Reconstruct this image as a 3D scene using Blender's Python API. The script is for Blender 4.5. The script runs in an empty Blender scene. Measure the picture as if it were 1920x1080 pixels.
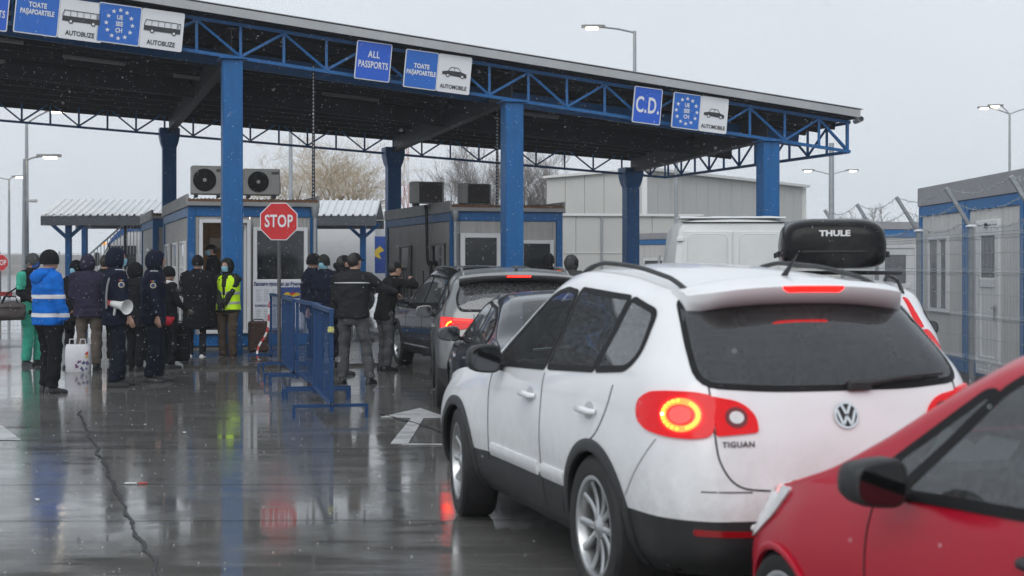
import bpy, bmesh, math, random
import numpy as np
from mathutils import Vector, Matrix, noise
from mathutils.bvhtree import BVHTree
from mathutils.geometry import delaunay_2d_cdt

R = math.radians
random.seed(7)
scene = bpy.context.scene
col = scene.collection

# ------------------------------------------------------------------ camera
EYE = 1.65
FPX, HORIZON = 2770.0, 500.0
cam_data = bpy.data.cameras.new('camera')
cam = bpy.data.objects.new('camera', cam_data)
col.objects.link(cam)
cam.location = (0, 0, EYE)
cam.rotation_euler = (R(90), 0, 0)
cam_data.sensor_width = 36.0
cam_data.lens = 36.0 * FPX / 1920.0
cam_data.shift_y = -(540.0 - HORIZON) / 1920.0
cam_data.clip_start, cam_data.clip_end = 0.1, 2000.0
cam_data.dof.use_dof = True
cam_data.dof.focus_distance = 23.0
cam_data.dof.aperture_fstop = 3.4
scene.camera = cam

# ------------------------------------------------------------------ sky
world = bpy.data.worlds.new('World')
scene.world = world
world.use_nodes = True
wn, wl = world.node_tree.nodes, world.node_tree.links
wn.clear()
sky = wn.new('ShaderNodeTexSky')
sky.sky_type = 'NISHITA'
sky.sun_disc = False
sky.sun_elevation, sky.sun_rotation = R(38), R(200)
sky.air_density, sky.dust_density, sky.ozone_density = 1.0, 4.0, 1.0
hs = wn.new('ShaderNodeHueSaturation'); hs.inputs['Saturation'].default_value = 0.15
mx = wn.new('ShaderNodeMix'); mx.data_type = 'RGBA'
mx.inputs['Factor'].default_value = 0.93            # closed cloud cover over the clear sky
mx.inputs[7].default_value = (8.0, 8.6, 9.3, 1)
bg = wn.new('ShaderNodeBackground'); bg.inputs['Strength'].default_value = 0.1
wo = wn.new('ShaderNodeOutputWorld')
wl.new(sky.outputs[0], hs.inputs['Color']); wl.new(hs.outputs[0], mx.inputs[6])
wt = wn.new('ShaderNodeTexCoord'); wx = wn.new('ShaderNodeTexNoise'); wx.inputs['Scale'].default_value = 2.2; wx.inputs['Detail'].default_value = 5
wr_ = wn.new('ShaderNodeMapRange'); wr_.inputs['From Min'].default_value, wr_.inputs['From Max'].default_value = .3, .7
wr_.inputs['To Min'].default_value, wr_.inputs['To Max'].default_value = .955, 1.045      # faint unevenness of the cloud layer
ws_ = wn.new('ShaderNodeVectorMath'); ws_.operation = 'SCALE'
wl.new(wt.outputs['Generated'], wx.inputs['Vector']); wl.new(wx.outputs['Fac'], wr_.inputs['Value'])
wl.new(mx.outputs[2], ws_.inputs[0]); wl.new(wr_.outputs[0], ws_.inputs['Scale']); wl.new(ws_.outputs[0], bg.inputs['Color']); wl.new(bg.outputs[0], wo.inputs['Surface'])

# ------------------------------------------------------------------ sun (behind cloud)
sun_data = bpy.data.lights.new('sun', 'SUN')
sun_data.energy, sun_data.angle, sun_data.color = 1.1, R(50), (1.0, 0.97, 0.93)
sun = bpy.data.objects.new('sun', sun_data); col.objects.link(sun)
sun.rotation_euler = (R(52), 0, R(-20))

# ------------------------------------------------------------------ exposure, sampling
scene.view_settings.view_transform = 'Standard'
scene.view_settings.look = 'None'
scene.view_settings.exposure = 0.0
scene.view_settings.gamma = 1.0
scene.render.engine = 'CYCLES'
cy = scene.cycles
cy.use_denoising = True
cy.use_adaptive_sampling = True; cy.adaptive_threshold = .025; cy.adaptive_min_samples = 16
cy.max_bounces = 6; cy.diffuse_bounces = 2; cy.glossy_bounces = 3
cy.transmission_bounces = 4; cy.transparent_max_bounces = 12; cy.volume_bounces = 1
cy.caustics_reflective = False; cy.caustics_refractive = False
cy.sample_clamp_indirect = 6.0
scene.render.film_transparent = False

# ------------------------------------------------------------------ materials
MATS = {}
def lin(c):
    return tuple((v / 12.92 if v <= .04045 else ((v + .055) / 1.055) ** 2.4) for v in c)
def mat(name, color, rough=.5, metal=0.0, var=.12, vscale=6.0, bump=0.0, bscale=40.0, emit=0.0, ecol=None,
        coat=0.0, spec=.5, stretch=None, sheen=0.0, rvar=0.0, grime=None, splash=None):
    """principled material: base colour with noise variation, optional fine bump"""
    if name in MATS: return MATS[name]
    m = bpy.data.materials.new(name); m.use_nodes = True
    nt = m.node_tree; N, L = nt.nodes, nt.links
    p = N['Principled BSDF']
    p.inputs['Roughness'].default_value = rough
    p.inputs['Metallic'].default_value = metal
    p.inputs['Specular IOR Level'].default_value = spec
    p.inputs['Coat Weight'].default_value = coat
    p.inputs['Coat Roughness'].default_value = .04
    if sheen: p.inputs['Sheen Weight'].default_value = sheen
    c = tuple(color) + (1,)
    p.inputs['Base Color'].default_value = c
    tc = N.new('ShaderNodeTexCoord'); mp = N.new('ShaderNodeMapping')
    L.new(tc.outputs['Object'], mp.inputs['Vector'])
    if stretch: mp.inputs['Scale'].default_value = stretch
    if var > 0:
        n = N.new('ShaderNodeTexNoise'); n.inputs['Scale'].default_value = vscale
        n.inputs['Detail'].default_value = 6; n.inputs['Roughness'].default_value = .62
        L.new(mp.outputs[0], n.inputs['Vector'])
        r = N.new('ShaderNodeMapRange')
        r.inputs['From Min'].default_value, r.inputs['From Max'].default_value = .3, .7
        r.inputs['To Min'].default_value, r.inputs['To Max'].default_value = 1 - var, 1 + var
        L.new(n.outputs['Fac'], r.inputs['Value'])
        mul = N.new('ShaderNodeVectorMath'); mul.operation = 'SCALE'
        mul.inputs[0].default_value = c[:3]
        L.new(r.outputs[0], mul.inputs['Scale'])
        out = mul.outputs[0]
        if grime:
            n2 = N.new('ShaderNodeTexNoise'); n2.inputs['Scale'].default_value = grime[2]
            n2.inputs['Detail'].default_value = 8; n2.inputs['Roughness'].default_value = .7
            L.new(mp.outputs[0], n2.inputs['Vector'])
            r2 = N.new('ShaderNodeMapRange')
            r2.inputs['From Min'].default_value, r2.inputs['From Max'].default_value = .48, .72
            r2.inputs['To Max'].default_value = grime[1]
            L.new(n2.outputs['Fac'], r2.inputs['Value'])
            gm = N.new('ShaderNodeMix'); gm.data_type = 'RGBA'
            gm.inputs[7].default_value = tuple(grime[0]) + (1,)
            L.new(r2.outputs[0], gm.inputs['Factor']); L.new(out, gm.inputs[6]); out = gm.outputs[2]
        if splash:                                       # dried road mud thrown up from the wheels: colour, strength, height
            sx = N.new('ShaderNodeSeparateXYZ'); L.new(tc.outputs['Object'], sx.inputs[0])
            r3 = N.new('ShaderNodeMapRange'); r3.inputs['From Min'].default_value, r3.inputs['From Max'].default_value = splash[2], .25
            L.new(sx.outputs['Z'], r3.inputs['Value'])
            n4 = N.new('ShaderNodeTexNoise'); n4.inputs['Scale'].default_value = 11; n4.inputs['Detail'].default_value = 9; n4.inputs['Roughness'].default_value = .75
            L.new(tc.outputs['Object'], n4.inputs['Vector'])
            r4 = N.new('ShaderNodeMapRange'); r4.inputs['From Min'].default_value, r4.inputs['From Max'].default_value = .35, .65
            r4.inputs['To Max'].default_value = splash[1]; L.new(n4.outputs['Fac'], r4.inputs['Value'])
            m4 = N.new('ShaderNodeMath'); m4.operation = 'MULTIPLY'; L.new(r3.outputs[0], m4.inputs[0]); L.new(r4.outputs[0], m4.inputs[1])
            g4 = N.new('ShaderNodeMix'); g4.data_type = 'RGBA'; g4.inputs[7].default_value = tuple(splash[0]) + (1,)
            L.new(m4.outputs[0], g4.inputs['Factor']); L.new(out, g4.inputs[6]); out = g4.outputs[2]
        L.new(out, p.inputs['Base Color'])
        if rvar:
            rr = N.new('ShaderNodeMapRange')
            rr.inputs['From Min'].default_value, rr.inputs['From Max'].default_value = .3, .7
            rr.inputs['To Min'].default_value, rr.inputs['To Max'].default_value = max(0, rough - rvar), rough + rvar
            L.new(n.outputs['Fac'], rr.inputs['Value']); L.new(rr.outputs[0], p.inputs['Roughness'])
    if bump:
        b = N.new('ShaderNodeBump'); b.inputs['Strength'].default_value = bump; b.inputs['Distance'].default_value = .02
        n3 = N.new('ShaderNodeTexNoise'); n3.inputs['Scale'].default_value = bscale; n3.inputs['Detail'].default_value = 4
        L.new(mp.outputs[0], n3.inputs['Vector']); L.new(n3.outputs['Fac'], b.inputs['Height'])
        L.new(b.outputs[0], p.inputs['Normal'])
    if emit:
        p.inputs['Emission Color'].default_value = tuple(ecol or color) + (1,)
        p.inputs['Emission Strength'].default_value = emit
    MATS[name] = m
    return m
def glass_mat(name, tint, tmix, rough=.03, film_sheen=.0):
    """pane: tinted see-through plus clear reflection"""
    if name in MATS: return MATS[name]
    m = bpy.data.materials.new(name); m.use_nodes = True
    nt = m.node_tree; N, L = nt.nodes, nt.links; N.clear()
    tr = N.new('ShaderNodeBsdfTransparent'); tr.inputs[0].default_value = tuple(tint) + (1,)
    df = N.new('ShaderNodeBsdfDiffuse'); df.inputs[0].default_value = (.30, .31, .32, 1)  # grey for the rain film, also painted in for sky reflected in the pane
    gl = N.new('ShaderNodeBsdfGlossy'); gl.inputs[0].default_value = (.95, .97, 1, 1); gl.inputs['Roughness'].default_value = rough
    m1 = N.new('ShaderNodeMixShader'); m2 = N.new('ShaderNodeMixShader'); fr = N.new('ShaderNodeFresnel'); fr.inputs[0].default_value = 1.5
    tc = N.new('ShaderNodeTexCoord'); n = N.new('ShaderNodeTexNoise'); n.inputs['Scale'].default_value = 45; n.inputs['Detail'].default_value = 8
    L.new(tc.outputs['Object'], n.inputs['Vector'])
    r = N.new('ShaderNodeMapRange'); r.inputs['From Min'].default_value = .35; r.inputs['From Max'].default_value = .75
    r.inputs['To Min'].default_value = film_sheen * .4; r.inputs['To Max'].default_value = film_sheen * 1.4
    L.new(n.outputs['Fac'], r.inputs['Value'])
    L.new(r.outputs[0], m1.inputs[0]); L.new(tr.outputs[0], m1.inputs[1]); L.new(df.outputs[0], m1.inputs[2])
    ad = N.new('ShaderNodeMath'); ad.operation = 'MULTIPLY_ADD'; ad.inputs[1].default_value = 1.0; ad.inputs[2].default_value = tmix
    L.new(fr.outputs[0], ad.inputs[0]); L.new(ad.outputs[0], m2.inputs[0])
    L.new(m1.outputs[0], m2.inputs[1]); L.new(gl.outputs[0], m2.inputs[2])
    o = N.new('ShaderNodeOutputMaterial'); L.new(m2.outputs[0], o.inputs['Surface'])
    MATS[name] = m
    return m

# ------------------------------------------------------------------ objects
def tag(o, label=None, cat=None, group=None, kind=None):
    if label: o['label'] = label
    if cat: o['category'] = cat
    if group: o['group'] = group
    if kind: o['kind'] = kind
    return o
def empty(name, loc=(0, 0, 0), rz=0.0, label=None, cat=None, group=None):
    o = bpy.data.objects.new(name, None); col.objects.link(o)
    o.empty_display_size = .2
    o.location = loc; o.rotation_euler = (0, 0, rz)
    return tag(o, label, cat, group)
def link(name, me, m=None, parent=None):
    o = bpy.data.objects.new(name, me); col.objects.link(o)
    if m is not None and len(me.materials) == 0: me.materials.append(m)
    if parent is not None: o.parent = parent
    return o
def copy_tree(o, parent=None):
    c = o.copy(); col.objects.link(c); c.parent = parent
    for ch in o.children: copy_tree(ch, c)
    return c
def smooth_by_angle(me, ang=40):
    me.shade_smooth()
    bm = bmesh.new(); bm.from_mesh(me)
    a = R(ang)
    for e in bm.edges:
        if len(e.link_faces) == 2: e.smooth = e.calc_face_angle(0) < a
    bm.to_mesh(me); bm.free()

class MB:
    """collects shapes for ONE mesh object"""
    def __init__(s): s.v, s.f = [], []
    def add(s, vs, fs):
        b = len(s.v); s.v += [tuple(p) for p in vs]; s.f += [tuple(b + i for i in f) for f in fs]; return s
    def box(s, c, d, bev=0.0, rot=None):
        hx, hy, hz = d[0] / 2, d[1] / 2, d[2] / 2
        if bev > 0:
            b = min(bev, hx * .45, hy * .45, hz * .45)
            V = []
            idx = {}
            for sx in (-1, 1):
                for sy in (-1, 1):
                    for sz in (-1, 1):
                        for k in range(3):
                            p = [sx * (hx - (b if k != 0 else 0)), sy * (hy - (b if k != 1 else 0)), sz * (hz - (b if k != 2 else 0))]
                            idx[(sx, sy, sz, k)] = len(V); V.append(p)
            Fs = []
            for sx in (-1, 1): Fs.append([idx[(sx, a, c_, 0)] for a, c_ in ((-1, -1), (1, -1), (1, 1), (-1, 1))][::sx])
            for sy in (-1, 1): Fs.append([idx[(a, sy, c_, 1)] for a, c_ in ((-1, -1), (1, -1), (1, 1), (-1, 1))][::-sy])
            for sz in (-1, 1): Fs.append([idx[(a, c_, sz, 2)] for a, c_ in ((-1, -1), (1, -1), (1, 1), (-1, 1))][::sz])
            for sx in (-1, 1):
                for sy in (-1, 1):
                    f = [idx[(sx, sy, -1, 0)], idx[(sx, sy, -1, 1)], idx[(sx, sy, 1, 1)], idx[(sx, sy, 1, 0)]]; Fs.append(f if sx * sy > 0 else f[::-1])
                for sz in (-1, 1):
                    f = [idx[(sx, -1, sz, 2)], idx[(sx, -1, sz, 0)], idx[(sx, 1, sz, 0)], idx[(sx, 1, sz, 2)]]; Fs.append(f if sx * sz > 0 else f[::-1])
            for sy in (-1, 1):
                for sz in (-1, 1):
                    f = [idx[(-1, sy, sz, 1)], idx[(-1, sy, sz, 2)], idx[(1, sy, sz, 2)], idx[(1, sy, sz, 1)]]; Fs.append(f if sy * sz > 0 else f[::-1])
            for sx in (-1, 1):
                for sy in (-1, 1):
                    for sz in (-1, 1):
                        f = [idx[(sx, sy, sz, k)] for k in range(3)]; Fs.append(f if sx * sy * sz > 0 else f[::-1])
        else:
            V = [(-hx, -hy, -hz), (hx, -hy, -hz), (hx, hy, -hz), (-hx, hy, -hz), (-hx, -hy, hz), (hx, -hy, hz), (hx, hy, hz), (-hx, hy, hz)]
            Fs = [(3, 2, 1, 0), (4, 5, 6, 7), (0, 1, 5, 4), (1, 2, 6, 5), (2, 3, 7, 6), (3, 0, 4, 7)]
        c = Vector(c)
        V = [(rot @ Vector(p) if rot else Vector(p)) + c for p in V]
        return s.add(V, Fs)
    def bar(s, a, b, w, h=None, up=(0, 0, 1), bev=0.0):
        """square bar from a to b"""
        a, b = Vector(a), Vector(b); h = h or w
        d = b - a; L = d.length; y = d.normalized(); x = y.cross(Vector(up))
        if x.length < 1e-4: x = Vector((1, 0, 0))
        x.normalize(); z = x.cross(y)
        return s.box((a + b) / 2, (w, L, h), bev, Matrix((x, y, z)).transposed())
    def tube(s, pts, rad, n=8, cap=True, ell=None):
        """tube through points; rad a number or one per point"""
        pts = [Vector(p) for p in pts]; k = len(pts)
        rad = rad if isinstance(rad, (list, tuple)) else [rad] * k
        T = []
        for i in range(k):
            d = pts[min(i + 1, k - 1)] - pts[max(i - 1, 0)]
            T.append(d.normalized() if d.length > 1e-9 else Vector((0, 0, 1)))
        ref = Vector((0, 0, 1)) if abs(T[0].z) < .9 else Vector((1, 0, 0))
        x = T[0].cross(ref).normalized()
        V, Fs = [], []
        for i in range(k):
            x = (x - T[i] * x.dot(T[i])).normalized(); y = T[i].cross(x)
            for j in range(n):
                a = 2 * math.pi * j / n
                V.append(pts[i] + (x * math.cos(a) + y * math.sin(a)) * rad[i])
        for i in range(k - 1):
            for j in range(n):
                j2 = (j + 1) % n
                Fs.append((i * n + j, i * n + j2, (i + 1) * n + j2, (i + 1) * n + j))
        if cap: Fs.append(tuple(range(n))[::-1]); Fs.append(tuple((k - 1) * n + j for j in range(n)))
        return s.add(V, Fs)
    def rings(s, rings, cap=True, closed=True):
        """loft through rings of equal point count"""
        n = len(rings[0]); V = [p for r in rings for p in r]; Fs = []
        for i in range(len(rings) - 1):
            for j in range(n if closed else n - 1):
                j2 = (j + 1) % n
                Fs.append((i * n + j, i * n + j2, (i + 1) * n + j2, (i + 1) * n + j))
        if cap: Fs.append(tuple(range(n))[::-1]); Fs.append(tuple((len(rings) - 1) * n + j for j in range(n)))
        return s.add(V, Fs)
    def lathe(s, prof, axis='z', n=24, c=(0, 0, 0), cap=False):
        """prof: (radius, height) list"""
        c = Vector(c); rs = []
        for r, h in prof:
            ring = []
            for j in range(n):
                a = 2 * math.pi * j / n
                p = {'z': (r * math.cos(a), r * math.sin(a), h), 'x': (h, r * math.cos(a), r * math.sin(a)), 'y': (r * math.sin(a), h, r * math.cos(a))}[axis]
                ring.append(c + Vector(p))
            rs.append(ring)
        return s.rings(rs, cap)
    def prism(s, outline, o, u, v, depth):
        """flat outline (2D) at o with axes u,v, thickness depth along u x v (towards the back)"""
        o, u, v = Vector(o), Vector(u), Vector(v); nrm = u.cross(v).normalized()
        n = len(outline)
        A = [o + u * x + v * y for x, y in outline]; B = [p - nrm * depth for p in A]
        Fs = [tuple(range(n)), tuple(range(2 * n - 1, n - 1, -1))]
        for i in range(n):
            j = (i + 1) % n; Fs.append((j, i, n + i, n + j))
        return s.add(A + B, Fs)
    def ellipsoid(s, c, r, nu=16, nv=10, rot=None):
        c = Vector(c); V = []; Fs = []
        for i in range(nv + 1):
            t = math.pi * i / nv
            for j in range(nu):
                a = 2 * math.pi * j / nu
                p = Vector((r[0] * math.sin(t) * math.cos(a), r[1] * math.sin(t) * math.sin(a), -r[2] * math.cos(t)))
                V.append(c + (rot @ p if rot else p))
        for i in range(nv):
            for j in range(nu):
                j2 = (j + 1) % nu; Fs.append((i * nu + j, i * nu + j2, (i + 1) * nu + j2, (i + 1) * nu + j))
        return s.add(V, Fs)
    def mesh(s, name, m=None, smooth=None, weld=False):
        me = bpy.data.meshes.new(name); me.from_pydata(s.v, [], s.f)
        if weld:
            bm = bmesh.new(); bm.from_mesh(me); bmesh.ops.remove_doubles(bm, verts=bm.verts, dist=1e-5); bm.to_mesh(me); bm.free()
        me.validate(); me.update()
        if m is not None: me.materials.append(m)
        if smooth: smooth_by_angle(me, smooth)
        return me
    def build(s, name, m=None, parent=None, smooth=None):
        return link(name, s.mesh(name, m, smooth), None, parent)

def rrect(w, h, r, n=4, cx=0, cy=0):
    pts = []
    for (sx, sy, a0) in ((1, -1, -90), (1, 1, 0), (-1, 1, 90), (-1, -1, 180)):
        for k in range(n + 1):
            a = R(a0 + 90 * k / n)
            pts.append((cx + sx * (w / 2 - r) + r * math.cos(a), cy + sy * (h / 2 - r) + r * math.sin(a)))
    return pts

# evaluate modifiers in a scratch scene
SCRATCH = bpy.data.scenes.new('scratch')
def evaluated(me, mods):
    ob = bpy.data.objects.new('scratch', me); SCRATCH.collection.objects.link(ob)
    for t, kw in mods:
        md = ob.modifiers.new(t, t)
        for k, v in kw.items(): setattr(md, k, v)
    vl = SCRATCH.view_layers[0]; vl.update()
    out = bpy.data.meshes.new_from_object(ob.evaluated_get(vl.depsgraph))
    bpy.data.objects.remove(ob)
    return out

# lettering: font curve turned into a mesh
def text_mesh(s, size=1.0, squeeze=1.0, bold=0.0, depth=.002, align='CENTER', spacing=1.0, line=1.0):
    cu = bpy.data.curves.new('lettering', 'FONT')
    cu.body = s; cu.size = size; cu.align_x = align; cu.align_y = 'CENTER'; cu.offset = bold * size
    cu.space_character = spacing; cu.space_line = line; cu.extrude = depth / 2; cu.resolution_u = 3
    ob = bpy.data.objects.new('scratch', cu); SCRATCH.collection.objects.link(ob)
    vl = SCRATCH.view_layers[0]; vl.update()
    me = bpy.data.meshes.new_from_object(ob.evaluated_get(vl.depsgraph))
    bpy.data.objects.remove(ob)
    if squeeze != 1.0: me.transform(Matrix.Diagonal((squeeze, 1, 1, 1)))
    return me
def text(name, s, m, parent, loc, size, squeeze=1.0, bold=0.0, face=None, depth=.003, **kw):
    """lettering standing upright, read from -Y; face = extra rotation matrix"""
    me = text_mesh(s, size, squeeze, bold, depth, **kw)
    M = Matrix.Rotation(R(90), 4, 'X')
    if face: M = face.to_4x4() @ M
    me.transform(Matrix.Translation(loc) @ M)
    me.materials.clear(); me.materials.append(m)
    return link(name, me, None, parent)
# ================================================================== setting
YAW = R(17.5)
CA, SA = math.cos(YAW), math.sin(YAW)
M_BLUE = mat('blue_steel_paint', (.003, .112, .33), .45, var=.12, vscale=3, bump=.05, bscale=60, grime=((.02, .03, .05), .28, 5), stretch=(3, 3, .5))
M_BLUED = mat('blue_barrier_paint', (.005, .048, .155), .45, var=.15, vscale=5, grime=((.02, .03, .06), .4, 5))
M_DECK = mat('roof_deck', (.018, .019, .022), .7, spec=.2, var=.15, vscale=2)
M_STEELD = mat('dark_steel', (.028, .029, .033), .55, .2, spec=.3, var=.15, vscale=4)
M_FASCIA = mat('fascia_sheet', (.42, .43, .44), .45, .2, var=.08, vscale=1.5, grime=((.30, .30, .30), .4, 1.2))
M_CONC = mat('concrete', (.20, .195, .185), .55, var=.2, vscale=2.5, bump=.15, bscale=25, rvar=.2)
M_GALV = mat('galvanised_steel', (.36, .38, .40), .42, .7, var=.12, vscale=8)
M_WALL = mat('sandwich_panel', (.42, .41, .395), .55, var=.06, vscale=1.5, grime=((.25, .235, .22), .55, 2.2), bump=.03, bscale=90, stretch=(2.5, 2.5, .35))
M_WALLR = mat('light_sandwich_panel', (.60, .595, .58), .55, var=.05, vscale=1.5, grime=((.40, .385, .36), .5, 2.2), stretch=(2.5, 2.5, .35))
M_PVC = mat('white_pvc', (.74, .75, .76), .35, var=.03, grime=((.58, .58, .57), .25, 2))
M_WGLASS = mat('window_glass', (.018, .020, .023), .05, var=.2, vscale=2, spec=.6)
M_RUST = mat('rusty_sheet', (.17, .09, .05), .8, var=.35, vscale=9, bump=.3, bscale=20)
M_RIM = mat('roof_rim', (.33, .33, .33), .6, var=.12, vscale=2.5, grime=((.20, .19, .18), .4, 2))
M_SIGNW = mat('sign_white', (.72, .73, .76), .35, var=.03, vscale=3)
M_SIGNB = mat('sign_blue', (.012, .13, .52), .32, var=.06, vscale=3)
M_SIGNB2 = mat('sign_deep_blue', (.012, .10, .56), .32, var=.05, vscale=3)
M_SIGNK = mat('sign_black', (.03, .032, .036), .4, var=0)
M_SIGNR = mat('sign_red', (.55, .012, .016), .32, var=.05, vscale=4)

def ground_material():
    m = bpy.data.materials.new('wet_concrete'); m.use_nodes = True
    N, L = m.node_tree.nodes, m.node_tree.links; p = N['Principled BSDF']
    tc = N.new('ShaderNodeTexCoord')
    def ns(scale, detail, sc=(1, 1, 1), rough=.6):
        mp = N.new('ShaderNodeMapping'); mp.inputs['Scale'].default_value = sc; L.new(tc.outputs['Object'], mp.inputs['Vector'])
        n = N.new('ShaderNodeTexNoise'); n.inputs['Scale'].default_value = scale; n.inputs['Detail'].default_value = detail; n.inputs['Roughness'].default_value = rough
        L.new(mp.outputs[0], n.inputs['Vector']); return n.outputs['Fac']
    def rng(v, a, b, c, d):
        r = N.new('ShaderNodeMapRange'); r.inputs['From Min'].default_value, r.inputs['From Max'].default_value = a, b
        r.inputs['To Min'].default_value, r.inputs['To Max'].default_value = c, d; L.new(v, r.inputs['Value']); return r.outputs[0]
    def math_(op, a, b):
        n = N.new('ShaderNodeMath'); n.operation = op
        for i, x in enumerate((a, b)):
            if hasattr(x, 'is_output'): L.new(x, n.inputs[i])
            else: n.inputs[i].default_value = x
        return n.outputs[0]
    big = ns(.28, 5, (1, .8, 1)); mid = ns(2.2, 6, (.7, 1.6, 1)); streak = ns(3.0, 5, (.35, 6, 1), .7); fine = ns(30, 3, (.5, 2.2, 1)); grit = ns(9, 6, (.5, 9, 1), .75); stone = ns(70, 3, (1, 1.4, 1), .8)
    cr = N.new('ShaderNodeValToRGB')
    cr.color_ramp.elements[0].position, cr.color_ramp.elements[1].position = .3, .75
    cr.color_ramp.elements[0].color = (.050, .049, .047, 1); cr.color_ramp.elements[1].color = (.215, .212, .20, 1)
    L.new(math_('ADD', math_('ADD', math_('MULTIPLY', mid, .45), math_('MULTIPLY', streak, .25)), math_('ADD', math_('MULTIPLY', grit, .22), math_('MULTIPLY', stone, .16))), cr.inputs[0])
    L.new(cr.outputs[0], p.inputs['Base Color'])
    puddle = rng(math_('ADD', math_('ADD', math_('MULTIPLY', big, .6), math_('MULTIPLY', mid, .3)), math_('MULTIPLY', streak, .1)), .45, .55, 1, 0)      # 1 = standing water
    rough = rng(puddle, 0, 1, .10, .012)
    rough = math_('ADD', rough, math_('MULTIPLY', rng(streak, .35, .75, 0, 1), .03))
    rough = math_('ADD', rough, math_('MULTIPLY', rng(grit, .45, .75, 0, 1), .07))
    rough = math_('ADD', rough, math_('MULTIPLY', rng(stone, .5, .75, 0, 1), .06))
    L.new(rough, p.inputs['Roughness'])
    p.inputs['Specular IOR Level'].default_value = .5; p.inputs['IOR'].default_value = 1.5
    b = N.new('ShaderNodeBump'); b.inputs['Distance'].default_value = .01
    L.new(rng(puddle, 0, 1, .085, .012), b.inputs['Strength'])
    L.new(math_('ADD', math_('MULTIPLY', fine, .5), streak), b.inputs['Height'])
    L.new(b.outputs[0], p.inputs['Normal'])
    return m
M_GROUND = ground_material()
g = MB(); g.add([(-450, -40, 0), (450, -40, 0), (450, 520, 0), (-450, 520, 0)], [(0, 1, 2, 3)])
ground = tag(g.build('ground', M_GROUND), kind='structure')
M_TAR = mat('tar_joint', (.008, .008, .009), .35, var=.2)
M_PAINT = mat('worn_road_paint', (.52, .53, .53), .4, var=.15, vscale=6, grime=((.10, .10, .10), .85, 3.5))
def flat(name, pts, m, z, parent=None, h=.003):
    mb = MB(); n = len(pts); mb.add([(x, y, z) for x, y in pts] + [(x, y, z - h) for x, y in pts], [tuple(range(n))] + [((i + 1) % n, i, n + i, n + (i + 1) % n) for i in range(n)])
    return mb.build(name, m, parent)
def ground_strip(name, pts, w, m, z=.004, jitter=0.0):
    mb = MB(); rows = []
    for i, (x, y) in enumerate(pts):
        a, b = Vector(pts[max(i - 1, 0)]), Vector(pts[min(i + 1, len(pts) - 1)]); t = (b - a).normalized()
        ww = w * (1 + jitter * (random.random() - .5) * 2)
        rows.append([(x - t.y * ww / 2, y + t.x * ww / 2, z), (x + t.y * ww / 2, y - t.x * ww / 2, z)])
    mb.rings(rows, cap=False, closed=False)
    return mb.build(name, m, ground)
def wig(p, q, n, a):
    out = []
    for k in range(n + 1):
        t = k / n; x, y = p[0] + (q[0] - p[0]) * t, p[1] + (q[1] - p[1]) * t
        out.append((x + a * noise.noise((x * 2.3, y * 2.3, 3.1)), y + a * noise.noise((x * 2.3, y * 2.3, 9.7))))
    return out
M_TARL = mat('thin_joint', (.022, .021, .021), .3, var=.3, vscale=3)
for y in (9.6, 11.2, 13.4, 16.9, 20.4, 23.2):
    ground_strip('expansion_joint', wig((-14, y - .15), (16, y + .2), 40, .03), .012, M_TARL)
for (x0, y0, x1, y1) in ((3.2, 4, -1.0, 24), (-6.2, 8, -9.4, 24)):
    ground_strip('expansion_joint', wig((x0, y0), (x1, y1), 40, .03), .02, M_TAR, z=.0045)
ground_strip('crack_seal', wig((-1.55, 6.9), (-4.97, 16.9), 300, .045), .024, M_TARL, z=.006, jitter=.6)
ground_strip('crack_seal', wig((-1.5, 16.6), (-.62, 14.6), 20, .06), .03, M_TAR, z=.009, jitter=.4)
flat('lane_arrow', [(-1.13, 13.75), (-.965, 13.7), (-.96, 16.05), (-.70, 16.1), (-1.07, 17.2), (-1.44, 16.15), (-1.095, 16.07)], M_PAINT, .007, ground)
flat('lane_line', [(-1.02, 13.66), (.5, 13.55), (.5, 13.63), (-1.02, 13.74)], M_PAINT, .007, ground)
flat('lane_arrow', [(-5.28, 15.3), (-4.66, 14.02), (-5.15, 14.02), (-5.0, 11.6), (-5.4, 11.6), (-5.45, 14.02), (-6.0, 14.02)], M_PAINT, .007, ground)

# ------------------------------------------------------------------ canopy
TB = lambda X: 5.45 - .1175 * (X + 5.12)                     # bottom chord height of the front truss
TY = lambda X: 28.61 + .315 * X
BB = lambda X: 5.125 - .0855 * (X + 9.12)                    # back truss
BYY = 39.3
TH = .67
def FP(X, dz=0, dy=0): return Vector((X, TY(X) + dy, TB(X) + dz))
def BP(X, dz=0, dy=0): return Vector((X, BYY + dy, BB(X) + dz))
XL, XR = -17.0, 7.05
XBL, XBR = -22.0, 4.11
canopy = empty('border_canopy', (0, 34, 0), 0, 'large blue steel lattice canopy with dark underside spanning the checkpoint lanes', 'canopy')
CO = Vector((0, 34, 0))
class CMB(MB):
    def build(s, name, m=None, parent=canopy, smooth=None):
        s.v = [tuple(Vector(p) - CO) for p in s.v]
        return super().build(name, m, parent, smooth)
FC = [(-5.12, 27.0), (0.0, 28.61), (5.24, 30.26)]
BC = [(-9.12, BYY), (-3.16, BYY), (3.16, BYY)]
rz = Matrix.Rotation(YAW, 3, 'Z')
for (x, y) in FC + [(-11.6, 25.0)]:
    zt = TB(x) - .03
    c = CMB(); c.box((x, y, zt / 2), (.36, .36, zt), .012, rz); c.build('column', M_BLUE)
    c = CMB(); c.box((x, y, .015), (.55, .55, .03), .004, rz); c.build('base_plate', M_STEELD)
    c = CMB(); c.box((x, y, zt + .015), (.50, .50, .03), .004, rz); c.build('head_plate', M_BLUE)
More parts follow.
